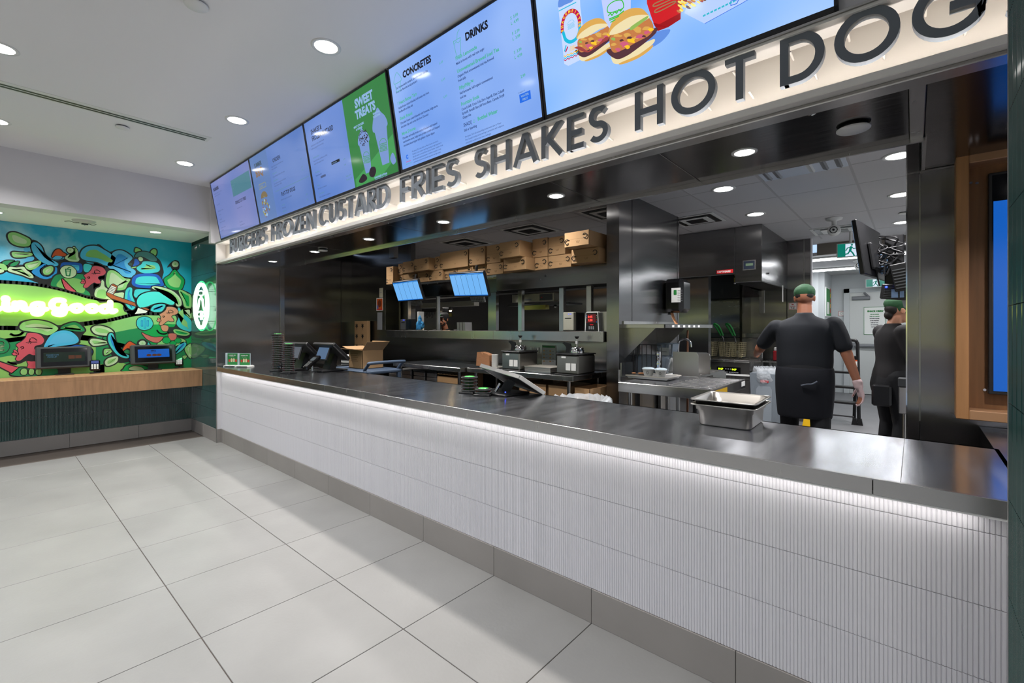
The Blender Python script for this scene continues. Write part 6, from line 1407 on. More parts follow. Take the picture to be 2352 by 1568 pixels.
def menusheet(q, w, h, y):
    quad(q, w*.05, w*.95, h*.88, h*.97, y, M_GREENP)
    for i in range(4):
        for j in range(2): quad(q, w*(.10+.45*j), w*(.22+.45*j), h*(.18+.17*i), h*(.23+.17*i), y, mat('print_orange', (226, 166, 90), .6)); quad(q, w*(.26+.45*j), w*(.42+.45*j), h*(.195+.17*i), h*(.207+.17*i), y, M_GREY)
sheet('menu_sheet', 'white printed sheet with a green heading on the steel wall between the warmers', 'notice', 1245, 793, 1277, 838, 4.147, M_PAPER, menusheet)
for lab, u, v in (('double wall socket on the steel wall between the warmers', 1228, 804), ('double wall socket on the steel wall right of the printed sheet', 1328, 806)):
    p = at(u, v, Y=4.146); t = thing('wall_socket', lab, 'socket', tuple(p), 0, 'sockets over the back table')
    q = MB(); q.box(-.065, .065, -.006, 0, -.035, .035, M_STEELP, c=.002); q.build('plate', t)
    q = MB(); q.box(-.035, .035, -.011, -.006, -.024, .024, M_WPL, c=.002); q.build('outlet', t)
    q = MB()
    for x_ in (-.022, -.008, .010, .022): q.box(x_-.002, x_+.002, -.0115, -.0108, -.012, .006, M_BLK)
    q.build('slot', t)['kind'] = 'stuff'
# bag-lined bin right behind the counter
def bin_bag(mb, cx_, cy_, z, rx, ry, h_, m_):
    n = 40; vs = []
    for lv, (s_, dz) in enumerate(((.72, -.03), (.92, .03), (1.0, .015), (1.06, -.05), (1.10, -.12), (1.02, -.16))):
        for k in range(n):
            a = 2*PI*k/n; w_ = 1+.05*math.sin(k*2.7+lv*1.3)+.04*math.sin(k*5.1+lv)
            vs.append((cx_+rx*s_*w_*math.cos(a), cy_+ry*s_*w_*math.sin(a), z+dz+.012*math.sin(k*3.3+lv)))
    mb.add(vs, [(l*n+k, l*n+(k+1) % n, (l+1)*n+(k+1) % n, (l+1)*n+k) for l in range(5) for k in range(n)], m_, True)
p = Vector((-1.83, 2.86, 0)); t = thing('waste_bin', 'waste bin with a clear bulging bag behind the counter by the partition', 'waste bin', (p.x, p.y, 0))
q = MB(); q.lathe([(.16, .0), (.20, .74), (.21, .78)], M_BIN, seg=20, sy=1.15); q.build('body', t)
q = MB(); bin_bag(q, 0, 0, .80, .21, .24, .1, M_BAG); q.build('liner', t)

# ---- blue grey utility cart with the open box
p = at(850, 850, Z=.80); cx_, cy_ = -4.95, 2.98
t = thing('utility_cart', 'blue grey plastic utility cart with raised handles behind the counter', 'cart', (cx_, cy_, 0), 0)
q = MB(); q.box(-.42, .42, -.24, .24, .82, .86, M_BLUEG, c=.012); q.box(-.42, .42, -.24, .24, .30, .34, M_BLUEG, c=.01); q.build('shelf', t)
for sx_ in (-1, 1):
    for sy_ in (-1, 1): q = MB(); q.box(sx_*.39-.022, sx_*.39+.022, sy_*.21-.022, sy_*.21+.022, .08, .84, M_BLUEG, c=.006); q.ball((sx_*.39, sy_*.21, .045), .045, M_BLK, 12, 8); q.build('post', t)
for sx_ in (-1, 1):
    q = MB(); q.tube(smooth_open([(sx_*.36, -.22, .86), (sx_*.44, -.22, .93), (sx_*.48, -.20, .95), (sx_*.48, .20, .95), (sx_*.44, .22, .93), (sx_*.36, .22, .86)], 4), .018, M_BLUEG, 8); q.build('handle', t)
openbox('open cardboard box standing on the utility cart, flaps out', -5.10, -4.80, 2.86, 3.14, .862, 1.075, True)
q = MB()
for k in range(5): q.box(.03, .20-.03*(k % 2), -.0008, .0, .15-.022*k, .155-.022*k, M_CARDD)
tag(q.build('box_print', loc=(-5.09, 2.859, .882)), 'small dark lines printed on the open box', 'print')
t = thing('flat_carton', 'tall folded carton printed with dark maple leaves leaning in the steel corner', 'cardboard box', (at(815, 770, Y=3.95).x, 4.06, .0), .0)
q = MB(); q.box(-.20, .20, 0, .05, 0, 1.45, M_CARD, c=.003); q.build('board', t)
q = MB()
for i in range(5):
    for j, x_ in enumerate((-.13, .05)):
        z_ = 1.39-i*.17
        q.add([(x_+.05*math.cos(a)*(1 if k % 2 == 0 else .45), -.001, z_-.02+.05*math.sin(a)*(1 if k % 2 == 0 else .45)) for k, a in enumerate([PI/2+j_*PI/7 for j_ in range(14)])], [list(range(14))], M_TWINE); q.box(x_-.003, x_+.003, -.001, 0, z_-.09, z_-.02, M_TWINE)
q.build('leaf_print', t)['kind'] = 'stuff'
table('dark low steel table behind the registers at the left', -6.6, -5.55, 2.95, 3.6, .86)
p = at(753, 822, Z=.86); t = thing('label_printer', 'white box shaped printer on the low table behind the registers', 'printer', (-5.75, 3.25, .862), .3)
q = MB(); q.box(-.10, .10, -.08, .08, 0, .11, M_WPL, c=.012); q.build('body', t); q = MB(); q.box(-.08, .08, -.082, -.079, .03, .05, M_GREY); q.build('slot', t)
openbox('closed brown box on the floor under the low table', -6.35, -5.80, 3.0, 3.45, .302, .60, False)
openbox('brown box with a white label under the low table', -5.98+.22, -5.60, 2.70, 2.94, .0, .78, False)
q = MB(); q.box(0, .12, -.003, 0, 0, .09, M_PAPER); tag(q.build('box_label', loc=(-5.74, 2.699, .66)), 'white paper label on the brown box by the cart', 'label')

# ================================================================== towel dispenser, wall shelf, prep table
XP = -2.018
a = at(1524, 640, X=XP); zt, zb = at(1540, 637, X=-1.88).z, at(1540, 717, X=-1.88).z
ya = 4.74
t = thing('towel_dispenser', 'gloss black paper towel dispenser on the steel partition with a brown towel hanging out', 'dispenser', (XP, ya, zb))
h_ = zt-zb
q = MB(); q.box(0, .215, 0, .26, .0, h_, M_BLKG, c=.04); q.build('cover', t)
q = MB(); q.box(.10, .195, -.002, .002, h_*.30, h_*.72, M_PAPER); q.box(.125, .155, -.003, -.001, h_*.52, h_*.66, M_GREENP)
for k in range(7): q.box(.165, .215, -.003, -.001, h_*(.34+k*.05), h_*(.35+k*.05), M_GREY)
q.build('label', t)
q = MB(); q.tube([(.06, .05, .0), (.06, .05, -.02)], .02, M_BLK, 8); q.build('knob', t)
q = MB(); M_KR = mat('brown_towel', (176, 122, 82), .8)
pts = smooth_open([Vector((.08, .0)), Vector((.10, -.06)), Vector((.14, -.14)), Vector((.15, -.18))], 4)
vs = [(p.x, yy_, p.y) for p in pts for yy_ in (.02, .10)]; q.add(vs, [(2*i, 2*i+1, 2*i+3, 2*i+2) for i in range(len(pts)-1)], M_KR); q.build('towel', t)
# wall shelf
zs = at(1500, 740, X=XP+.05).z
t = thing('wall_shelf', 'steel wall shelf with triangular brackets and white tags on its edge', 'shelf', (0, 0, 0))
YS0, YS1 = 3.86, 5.10; XS1 = XP+.40; ZS = 1.372
q = MB(); q.box(XP, XS1, YS0, YS0+.012, ZS-.035, ZS, M_STEELP, c=.002); q.box(XP, XS1, YS0, YS1, ZS-.004, ZS, M_STEELH); q.box(XS1-.012, XS1, YS0, YS1, ZS-.035, ZS, M_STEELP, c=.002); q.box(XP, XP+.01, YS0, YS1, ZS, ZS+.03, M_STEELP); q.build('board', t)
for y_ in (YS0+.03, YS1-.5):
    q = MB(); q.prism([(XP, ZS-.035), (XP+.30, ZS-.035), (XP, ZS-.32)], 'y', y_, y_+.004, M_STEEL); q.build('bracket', t)
q = MB()
for k in range(6): q.box(XS1, XS1+.001, YS0+.15+k*.13, YS0+.20+k*.13, ZS-.028, ZS-.008, M_PAPER)
q.build('tag', t)['kind'] = 'stuff'
# prep table
PT = (at(1440, 878, Z=.90), at(1628, 897, Z=.90), at(1700, 870, Z=.90))
tx0, tx1, ty0, ty1 = -1.72, -1.08, 3.36, 4.25
t = table('steel prep table with a ridged drainboard beside the partition', tx0-.08, tx1, ty0, ty1, .90, None, True, .075)
q = MB()
for k in range(9): q.tube([(tx0+.30, ty0+.10+k*.085, .9005), (tx1-.02, ty0+.10+k*.085, .9005)], .004, M_STEELP, 6)
q.build('ridge', t)
q = MB(); q.box(tx0-.08, tx0-.07, ty0, ty0+.02, .90, 1.0, M_STEELP); q.box(-2.01, tx0-.07, 3.80, ty1, .896, .9, M_STEELH); q.box(-2.012, -2.0, 3.80, ty1, .90, 1.02, M_STEELP); q.build('backsplash', t)
q = MB(); q.box(tx1+.0015, tx1+.003, ty0+.02, ty0+.38, .835, .885, mat('warning_yellow', (216, 170, 10), .5)); 
q.box(tx1+.003, tx1+.0035, ty0+.05, ty0+.08, .84, .88, M_BLK); put_text(q, 'CAUTION', .025, M_BLK, frame((tx1+.0038, ty0+.10, .85), (0, 1, 0), (0, 0, 1)), bold=.001); q.build('warning_label', t)
q = MB(); q.box(tx1+.001, tx1+.003, ty1-.12, ty1-.02, .85, .89, M_PAPER); q.build('sticker', t)
ZT = .9045
def td(u, v, Z=ZT): return at(u, v, Z=Z)
p = td(1480, 868); t = thing('sheet_pan', 'shallow sheet pan on the prep table holding two paper bowls', 'tray', (p.x+.06, p.y+.04, ZT), .0)
q = MB(); q.prism([(-.17, .002), (.17, .002), (.19, .024), (-.19, .024)], 'y', -.12, .13, M_ALU); q.build('pan', t); q = MB(); q.tube([(-.19, -.13, .024), (.19, -.13, .024), (.19, .14, .024), (-.19, .14, .024)], .005, mat('tray_rim', (206, 200, 190), .4, .6), 6, closed=True); q.build('rim', t)
for i, dx_ in enumerate((.0, .11)):
    b0 = thing('paper_bowl', ['white paper bowl with a small black emblem, nearer the napkins', 'white paper bowl on the sheet pan, nearer the cup stack'][i], 'bowl', (p.x+.05+dx_, p.y-.03, ZT+.027), 0, 'paper bowls on the sheet pan')
    q = MB(); q.lathe([(.034, 0), (.050, .055), (.053, .058), (.048, .054), (.001, .050)], M_PAPER, seg=20); q.build('bowl', b0)
    q = MB(); q.tube([(.046*math.cos(-1.3+.16*math.cos(a)), .046*math.sin(-1.3+.16*math.cos(a)), .03+.012*math.sin(a)) for a in [j*.52 for j in range(12)]], .0012, M_BLK, 4, closed=True); q.build('emblem', b0)
    q = MB(); q.lathe([(.052, .058), (.050, .066), (.03, .072), (.001, .072)], M_PBL, seg=18); q.build('lid', b0)
q = MB(); random.seed(2)
for k in range(5): q.ball((random.uniform(-.05, .04), random.uniform(-.02, .03), .008), .016, M_KR, 8, 6, sc=(1.4, .8, .5))
tag(q.build('napkin_pile', loc=(p.x-.06, p.y+.03, ZT+.027)), 'crumpled brown napkins at the end of the sheet pan', 'napkins')
def tub(label, x, y, z, w_, d_, h_, m_, taper=.8, group=None):
    t = thing('plastic_tub', label, 'container', (x, y, z), 0, group); q = MB()
    b0 = [(-w_/2*taper, -d_/2*taper), (w_/2*taper, -d_/2*taper), (w_/2*taper, d_/2*taper), (-w_/2*taper, d_/2*taper)]; t0_ = [(-w_/2, -d_/2), (w_/2, -d_/2), (w_/2, d_/2), (-w_/2, d_/2)]
    vs = [(a_, b_, 0) for a_, b_ in b0]+[(a_, b_, h_) for a_, b_ in t0_]+[(a_*.96, b_*.96, h_) for a_, b_ in t0_]+[(a_*.95, b_*.95, .004) for a_, b_ in b0]
    q.add(vs, [(0, 1, 2, 3), (0, 1, 5, 4), (1, 2, 6, 5), (2, 3, 7, 6), (3, 0, 4, 7), (4, 5, 9, 8), (5, 6, 10, 9), (6, 7, 11, 10), (7, 4, 8, 11), (8, 9, 13, 12), (9, 10, 14, 13), (10, 11, 15, 14), (11, 8, 12, 15), (12, 13, 14, 15)], m_); q.build('tub', t)
    q = MB(); q.tube([(a_*1.01, b_*1.01, h_) for a_, b_ in t0_], .005, m_, 6, closed=True); q.build('rim', t); return t
p1 = td(1470, 862); tub('clear square tub behind the sheet pan on the prep table', p1.x+.02, p1.y+.24, ZT, .26, .22, .17, mat('tub_clear', (150, 165, 180), .1, alpha=.45), .85)
q = MB(); q.prism([(-.07, 0), (.05, .0), (.075, .13), (.0, .15), (-.04, .12)], 'y', 0, .04, M_BAG); tag(q.build('plastic_liner', loc=(p1.x+.10, p1.y+.24, ZT+.01)), 'cloudy plastic liner standing in the clear square tub', 'bag')
p2 = td(1526, 858); tcup = thing('cup_tower', 'tall white container on the prep table under the upturned tub', 'container', (p2.x, p2.y+.08, ZT+.008))
q = MB(); q.box(-.055, .055, -.055, .055, 0, .150, M_WPL, c=.02); q.build('body', tcup)
tub('clear square tub with a paper label standing on the white container', p2.x, p2.y+.08, ZT+.160, .16, .15, .125, mat('tub_clear', (0, 0, 0)), .78)
q = MB(); q.box(-.05, .04, 0, .002, 0, .07, M_PAPER); q.box(-.03, .02, -.001, 0, .03, .036, M_GREY); tag(q.build('tub_label', loc=(p2.x, p2.y+.003, ZT+.175)), 'white label on the front of the upper clear tub', 'label')
p3 = td(1549, 860); q = MB(); q.lathe([(.050, 0), (.052, .03), (.044, .05), (.046, .08), (.040, .10), (.042, .13), (.034, .145), (.001, .148)], M_WPL, seg=18, M=Matrix.Scale(1, 4)); tag(q.build('cup_stack', loc=(p3.x+.02, p3.y+.08, ZT+.008)), 'short stack of upturned white bowls beside the tall white container', 'bowls')
q = MB(); q.box(-.16, .16, -.10, .08, 0, .007, M_WPL, c=.002); tag(q.build('cutting_board', loc=(p2.x+.05, p2.y+.09, ZT)), 'thin white board under the white containers', 'board')
t = thing('wire_rack', 'black wire rack standing against the partition on the prep table', 'rack', (XP+.10, 3.95, ZT))
for k in range(5): q = MB(); q.tube([(k*.045, 0, 0), (k*.045, 0, .28)], .0035, M_BLK, 6); q.build('wire', t)
q = MB(); q.tube([(-.04, 0, 0), (-.04, 0, .28), (.23, 0, .28), (.23, 0, 0)], .005, M_BLK, 6); q.build('frame', t)
q = MB(); q.prism([(-.015, 0), (.035, 0), (.025, .27), (.0, .27)], 'y', 0, .05, M_WPL); tag(q.build('paper_roll_cover', loc=(-1.79, 4.30, ZT+.002)), 'narrow white upright sleeve left of the container tower', 'sleeve')
# clear bowls tower (bottle-like stack) in front of rack
q = MB(); q.lathe([(.025, 0), (.028, .03), (.018, .045), (.026, .07), (.016, .085), (.026, .11), (.018, .125), (.026, .15), (.030, .20), (.026, .22)], mat('chrome', (0, 0, 0)), seg=14); tag(q.build('shaker', loc=(p1.x+.13, p1.y+.10, ZT)), 'chrome shaker standing at the corner of the clear tub', 'shaker')
# splash guards and tap
for i, (gx0, gx1, gy, gh) in enumerate(((-1.674, -1.442, 4.165, .215), (-1.70, -1.43, 4.44, .20))):
    q = MB(); w_ = gx1-gx0; q.prism([(0, 0), (w_, 0), (w_, gh-.03), (w_-.01, gh-.01), (w_-.03, gh), (0, gh)], 'y', 0, .006, M_STEELP if i else M_PAN)
    tag(q.build('splash_guard', loc=(gx0, gy, .905 if i == 0 else .906)), ['upright steel splash guard with rounded corner on the prep table, in front', 'second upright steel splash guard behind the first'][i], 'panel')
p = at(1562, 812, Y=4.55); t = thing('tap', 'curved chrome gooseneck tap behind the splash guard', 'tap', (p.x, 4.66, .905))
q = MB(); q.tube(smooth_open([(-.06, 0, 0), (-.06, 0, .26), (-.03, 0, .31), (.02, 0, .32), (.06, 0, .29), (.07, 0, .24)], 5), .011, M_CHROME, 10); q.build('spout', t)
q = MB(); q.tube([(-.10, 0, .22), (-.10, 0, .27)], .010, M_CHROME, 8); q.tube([(-.10, 0, .25), (-.06, 0, .25)], .007, M_CHROME, 8); q.build('lever', t)
q = MB(); q.box(-.25, .3, -.40, .30, -.02, .0, M_STEELP); q.box(-.25, -.22, -.06, .35, -.905, -.02, M_STEELP); q.box(.27, .30, -.06, .35, -.905, -.02, M_STEELP); q.build('sink_deck', t)
q = MB(); q.tube([(0, 0, 0), (0, 0, 1.25), (.0, .01, 1.31)], .012, mat('copper_hose', (150, 104, 80), .4, .7), 8); tag(q.build('hose_riser', loc=(at(1579, 800, Y=5.02).x, 5.02, .0)), 'brownish upright spray hose riser beside the tap', 'hose')
# ---- pipes and clutter under the prep table
t = thing('drain_pipes', 'white and black drain pipes and valves under the prep table', 'pipes', (-1.45, 4.0, 0))
for x_, m_ in ((-.15, M_WPL), (.0, M_BLK), (.12, M_WPL), (.22, M_STEELP)): q = MB(); q.tube([(x_, .1, .0), (x_, .1, .82)], .018, m_, 8); q.build('pipe', t)
q = MB(); q.tube([(-.2, .08, .45), (.25, .08, .45)], .016, M_BLK, 8); q.build('cross_pipe', t)

# ================================================================== hood, fryers, bin
HX0, HY0, HY1 = -3.2, 6.173, 7.66
t = thing('exhaust_hood', 'steel exhaust hood with a red nameplate hanging over the fryers', 'hood', (0, 0, 0))
q = MB(); q.box(HX0, -1.690, HY0, HY0+.03, 2.012, 2.595, M_STEEL, c=.003); q.build('front_sheet', t)
q = MB(); q.prism([(HY0+.03, 2.595), (HY0+.03, 2.03), (HY1, 1.80), (HY1, 2.595)], 'x', HX0, -1.72, M_STEELD); q.build('plenum', t)
q = MB(); q.box(-1.687, -1.384, HY0, HY1, 1.905, 2.595, M_STEEL, c=.003); q.build('control_cabinet', t)
q = MB(); q.box(-1.687, -1.384, HY0+.004, HY1, 1.898, 1.905, M_BLK); q.build('cabinet_base', t)
a = at(1646, 623, Y=HY0-.003); b_ = at(1684.5, 632, Y=HY0-.003)
q = MB(); q.box(-1.685-.118, -1.685-.0, HY0-.003, HY0, 2.013+.01, 2.06, M_RED); q.box(0, 0, 0, 0, 0, 0, M_RED) if 0 else None
x_n0 = at(1646, 628, Y=HY0).x; x_n1 = at(1684, 628, Y=HY0).x
q = MB(); q.box(x_n0, x_n1, HY0-.004, HY0-.001, 2.028, 2.075, M_RED, c=.002); put_text(q, 'CAPTIVEAIRE', .032, M_WPL, frame((x_n0+.008, HY0-.0046, 2.041), (1, 0, 0), (0, 0, 1)), bold=.0012, sx=(x_n1-x_n0-.016)/.212); q.build('nameplate', t)
x_a = at(1706, 610, Y=HY0).x; x_b = at(1736, 610, Y=HY0).x
q = MB(); q.box(x_a, x_b, HY0-.006, HY0, 2.05, 2.17, M_STEELP, c=.002); q.box(x_a+.012, x_b-.012, HY0-.008, HY0-.005, 2.06, 2.16, mat('panel_navy', (26, 32, 44), .3)); q.box(x_a+.035, x_b-.03, HY0-.009, HY0-.007, 2.10, 2.13, mat('lcd_green', (76, 92, 74), .3)); q.build('control_panel', t)
q = MB(); q.tube([(-1.384, 6.45, 2.02), (-1.36, 6.45, 2.02)], .012, M_CHROME, 8); q.build('latch', t)
q = MB(); q.box(-1.383, -1.375, 7.30, 7.33, 1.70, 1.93, M_PAPER); q.build('hanging_tag', t)
q = MB(); q.tube([(-1.75, 6.4, 1.99), (-1.75, 6.4, 1.93)], .012, mat('brass', (0, 0, 0)), 8); q.ball((-1.75, 6.4, 1.92), .016, M_CHROME, 8, 6); q.build('nozzle', t)
M_BKW = steel_mat('fryer_wall_steel', (200, 198, 188), .26, (.9, .06), (1, 1, 5), .05, (.6, .6, 2.4), .88)
b = MB(); b.box(-4.5, -1.90, 7.95, 8.0, 0, 2.6, M_BKW); b.box(at(1608, 700, Y=7.95).x, at(1609.5, 700, Y=7.95).x, 7.944, 7.95, .9, 2.0, M_CHROME); struct('wall_fryer', b)
b = MB(); b.box(-1.90, -1.095, 7.665, 7.72, 0, 2.6, M_STEELW); b.box(-1.905, -1.87, 7.2, 7.72, 0, 1.99, M_STEELD); b.box(at(1845.5, 600, Y=7.66).x, at(1848, 600, Y=7.66).x, 7.655, 7.665, 0, 2.6, M_SEAML); b.box(-1.395, -1.385, 7.655, 7.665, 0, 2.6, M_SEAM)
b.box(-1.10, -1.085, 7.655, 7.75, 0, 2.6, M_WALLP); struct('wall_hood_end', b)
q = MB(); q.box(-.035, .035, -.01, 0, -.17, .17, M_ALU, c=.003); tag(q.build('wall_bracket', loc=(at(1750, 693, Y=7.66).x, 7.66, at(1750, 693, Y=7.66).z)), 'plain upright aluminium plate on the steel wall right of the fryers', 'plate')
def signw(q, w, h, y):
    quad(q, w*.04, w*.96, h*.93, h*.97, y, M_RED); quad(q, w*.04, w*.96, h*.03, h*.07, y, M_RED); quad(q, w*.03, w*.07, h*.03, h*.97, y, M_RED); quad(q, w*.93, w*.97, h*.03, h*.97, y, M_RED)
    quad(q, w*.35, w*.6, h*.68, h*.82, y, M_RED)
    for k in range(2): quad(q, w*.2, w*.8, h*(.5-.1*k), h*(.54-.1*k), y, M_RED)
    put_text(q, 'T-9', h*.34, M_BLK, frame((w*.25, y-.0005, h*.10), (1, 0, 0), (0, 0, 1)), bold=.001)
sheet('safety_notice', 'small white notice with a red border on the steel wall behind the cap', 'notice', 1811.5, 695, 1831, 711, 7.655, M_PAPER, signw)
def redn(q, w, h, y):
    for k in range(2): put_text(q, ('KEEP CLEAR' if k == 0 else 'WASH HANDS'), h*.28, M_WPL, frame((w*.06, y-.0005, h*(.58-.34*k)), (1, 0, 0), (0, 0, 1)), bold=.001, sx=.62)
sheet('red_notice', 'small red notice with white lettering on the wall behind the fryer baskets', 'notice', 1709, 724.5, 1724.5, 735, 7.945, M_RED, redn)
q = MB(); q.box(-.012, .012, -.02, 0, -.08, .08, M_RED); q.lathe([(.02, -.12), (.02, -.10)], M_CHROME, seg=10); tag(q.build('gas_handle', loc=tuple(at(1719, 745, Y=7.945))), 'slim red valve handle under the small red notice', 'valve')
# fryer bank
fxr = at(1724, 880, Y=6.62).x
t = thing('fryer', 'steel deep fryer with a black control panel and green digits', 'fryer', (0, 0, 0))
FX0, FX1, FY0, FY1 = -2.62, fxr-.01, 6.62, 7.35
q = MB(); q.box(FX0, FX1, FY0, FY1, .10, .90, M_STEELP, c=.006); q.build('body', t)
zz = lambda v: at(1680, v, Y=FY0).z
q = MB(); q.tube([(FX0, FY0-.012, zz(828)), (FX1, FY0-.012, zz(828))], .022, M_STEELP, 12); q.build('rail', t)
q = MB(); q.box(FX0, FX1, FY0-.012, FY0, zz(862), zz(858), M_WPL, c=.002); q.build('panel_edge', t)
px0, px1 = at(1647, 850, Y=FY0).x, at(1701, 850, Y=FY0).x
q = MB(); q.box(px0, px1, FY0-.010, FY0-.002, zz(859.5), zz(843), M_BLKG); q.build('control_panel', t)
q = MB(); gd = glow('fryer_digit', (190, 240, 30), 2.5)
put_text(q, 'H-LP', .030, gd, frame((px0+.02, FY0-.011, zz(849.5)), (1, 0, 0), (0, 0, 1)), bold=.0015); put_text(q, '0-LP', .030, gd, frame((px1-.105, FY0-.011, zz(849.5)), (1, 0, 0), (0, 0, 1)), bold=.0015)
for k in range(12): x_ = px0+.02+k*(px1-px0-.05)/12+(.01 if k > 5 else 0); q.box(x_, x_+.016, FY0-.012, FY0-.010, zz(856), zz(853.5), M_GREY)
for k in range(3): q.box((px0+px1)/2-.04+k*.03, (px0+px1)/2-.025+k*.03, FY0-.012, FY0-.010, zz(848.5), zz(846), M_GREY)
q.build('readout', t)['kind'] = 'stuff'
q = MB(); q.box(FX1-.006, FX1+.001, FY0-.005, FY0+.02, .12, .90, M_STEELP); q.box(FX0, FX1, FY0-.004, FY0, zz(871), zz(870), M_SEAM); q.build('door_edge', t)
q = MB(); q.box(at(1697, 880, Y=FY0).x, at(1706, 880, Y=FY0).x, FY0-.006, FY0-.002, zz(887), zz(879), M_PAPER); q.build('sticker', t)
q = MB(); q.box(FX0, FX1, FY1-.06, FY1, .90, 1.26, M_STEELP, c=.004); q.build('back_riser', t)
zr = at(1680, 776, Y=7.28).z
q = MB(); q.box(FX0, FX1, 7.22, 7.30, zr-.18, zr, M_STEELP, c=.004); q.tube([(FX0, 7.21, zr), (FX1, 7.21, zr)], .010, M_CHROME, 8); q.build('hanger_rail', t)
M_WIRE = mat('basket_wire', (176, 166, 130), .35, .8)
def basket(u, lab):
    xb = at(u+8, 790, Y=7.15).x; bt = thing('fry_basket', lab, 'fry basket', (xb, 7.05, .93), 0, 'wire fry baskets hanging over the fryer')
    q = MB(); w_, d_, h_ = .145, .26, .20
    for k in range(8): x_ = -w_/2+k*w_/7; q.tube([(x_*.85, -d_/2*.8, 0), (x_, -d_/2, h_)], .0022, M_WIRE, 4)
    for k in range(8): z_ = h_*k/7; s_ = .85+.15*k/7; q.tube([(-w_/2*s_, -d_/2*s_, z_), (w_/2*s_, -d_/2*s_, z_), (w_/2*s_, d_/2*s_, z_), (-w_/2*s_, d_/2*s_, z_)], .0022, M_WIRE, 4, closed=True)
    for k in range(6): y_ = -d_/2+k*d_/5; q.tube([(w_/2*.85, y_*.85, 0), (w_/2, y_, h_)], .0022, M_WIRE, 4); q.tube([(-w_/2*.85, y_*.85, 0), (-w_/2, y_, h_)], .0022, M_WIRE, 4)
    q.build('wire_mesh', bt)['kind'] = 'stuff'
    q = MB(); q.bar((0, -d_/2, h_), (-.02, -d_/2-.10, h_+.20), .012, M_CHROME); q.build('handle_bar', bt)
    q = MB(); q.tube(smooth_open([(.005, -d_/2-.06, h_+.10), (-.02, -d_/2-.12, h_+.20), (-.05, -d_/2-.15, h_+.255), (-.09, -d_/2-.15, h_+.26), (-.06, -d_/2-.12, h_+.20), (-.02, -d_/2-.07, h_+.10)], 3), .014, M_GRNH, 6); q.build('grip', bt)
for u, lab in ((1604, 'fry basket with a green grip, next to the tap'), (1634, 'fry basket with a green grip, second from the tap'), (1672, 'fry basket with a green grip, third from the tap'), (1699, 'fry basket with a green grip, nearest the red notice')): basket(u-6, lab)
# grey slim bin with clear liner
bx0 = at(1757, 970, Y=6.45); t = thing('slim_bin', 'tall grey slim bin with a clear liner and a small red badge', 'waste bin', (at(1757, 900, Y=6.5).x, 6.65, 0))
w2 = .165
q = MB(); q.prism([(-w2*.8, 0), (w2*.8, 0), (w2, .76), (-w2, .76)], 'y', -.20, .22, M_BIN); q.build('body', t)
q = MB(); q.prism([(-w2*.5, .12), (w2*.5, .12), (w2*.55, .56), (w2*.4, .60), (-w2*.4, .60), (-w2*.55, .56)], 'y', -.205, -.199, mat('bin_recess', (130, 138, 146), .5)); q.build('front_recess', t)
q = MB(); q.box(-.04, .05, -.206, -.20, .65, .68, M_RED); q.build('badge', t)
q = MB(); bin_bag(q, 0, 0, .80, w2*.95, .21, .1, M_BAG); q.build('liner', t)
q = MB(); q.box(-.07, .07, -.06, .06, 0, .14, mat('red_tub', (150, 24, 34), .5), c=.01); q.box(-.06, .06, -.05, .05, .14, .19, M_WPL, c=.01)
shf = at(1788, 838, Y=7.3)
q2 = MB(); q2.box(0, .75, 0, .35, -.02, 0, M_STEELP, c=.002); q2.box(0.02, .05, .3, .35, -.85, -.02, M_STEELP); q2.box(.7, .73, .3, .35, -.85, -.02, M_STEELP); tag(q2.build('side_shelf', loc=(-1.62, 7.25, .87)), 'steel side shelf against the wall behind the slim bin', 'shelf')
tag(q.build('sanitizer_pail', loc=(at(1788, 820, Y=7.35).x, 7.40, .872)), 'small red pail with a white top on the side shelf behind the man', 'pail')

# ================================================================== corridor with the exit door
CZc = 2.43; M_COR = mat('corridor_white', (196, 200, 202), .5)
b = MB(); b.box(-1.9, 1.2, 11.65, 11.75, 0, CZc, M_COR); struct('wall_corridor_end', b)
b = MB(); b.box(-1.40, -1.30, 10.66, 11.65, 0, CZc, M_COR); b.box(-1.9, -1.40, 10.66, 10.76, 0, CZc, mat('corridor_panel', (222, 226, 228), .4)); struct('wall_corridor_side', b)
b = MB(); b.box(-1.9, -1.8, 7.72, 10.66, 0, CZc, M_COR); b.box(-.02+.6, .7, 7.66, 11.65, 0, CZc, M_COR); struct('wall_corridor', b)
b = MB(); b.box(-1.9, 1.2, 8.30, 11.7, CZc, CZc+.05, M_CT); b.box(-1.10, 1.2, 8.24, 8.30, CZc, ZK+.02, mat('corridor_header', (120, 112, 104), .6)); b.box(-1.9, 1.2, 7.7, 8.30, ZK, ZK+.04, M_CT); struct('ceiling_corridor', b)
b = MB(); b.box(.68, .78, 3.2, 7.7, 0, ZK, M_COR); struct('wall_kitchen_right', b)
for i, (y_, lab) in enumerate(((8.55, 'bright corridor tube light, nearer one under the header'), (10.15, 'bright corridor tube light, further one before the door'))):
    t = thing('tube_light', lab, 'ceiling light', (-.5, y_, CZc-.005), 0, 'tube lights in the corridor')
    q = MB(); q.box(-.95, .95, -.07, .07, -.02, 0, M_WPL, c=.003); q.build('housing', t)
    q = MB(); q.box(-.93, .93, -.055, .055, -.045, -.02, M_TUBE, c=.01); q.build('diffuser', t)
    strip_light('corridor_tube', (-.5, y_, CZc-.06), 1.8, .1, 16, (.95, .98, 1))
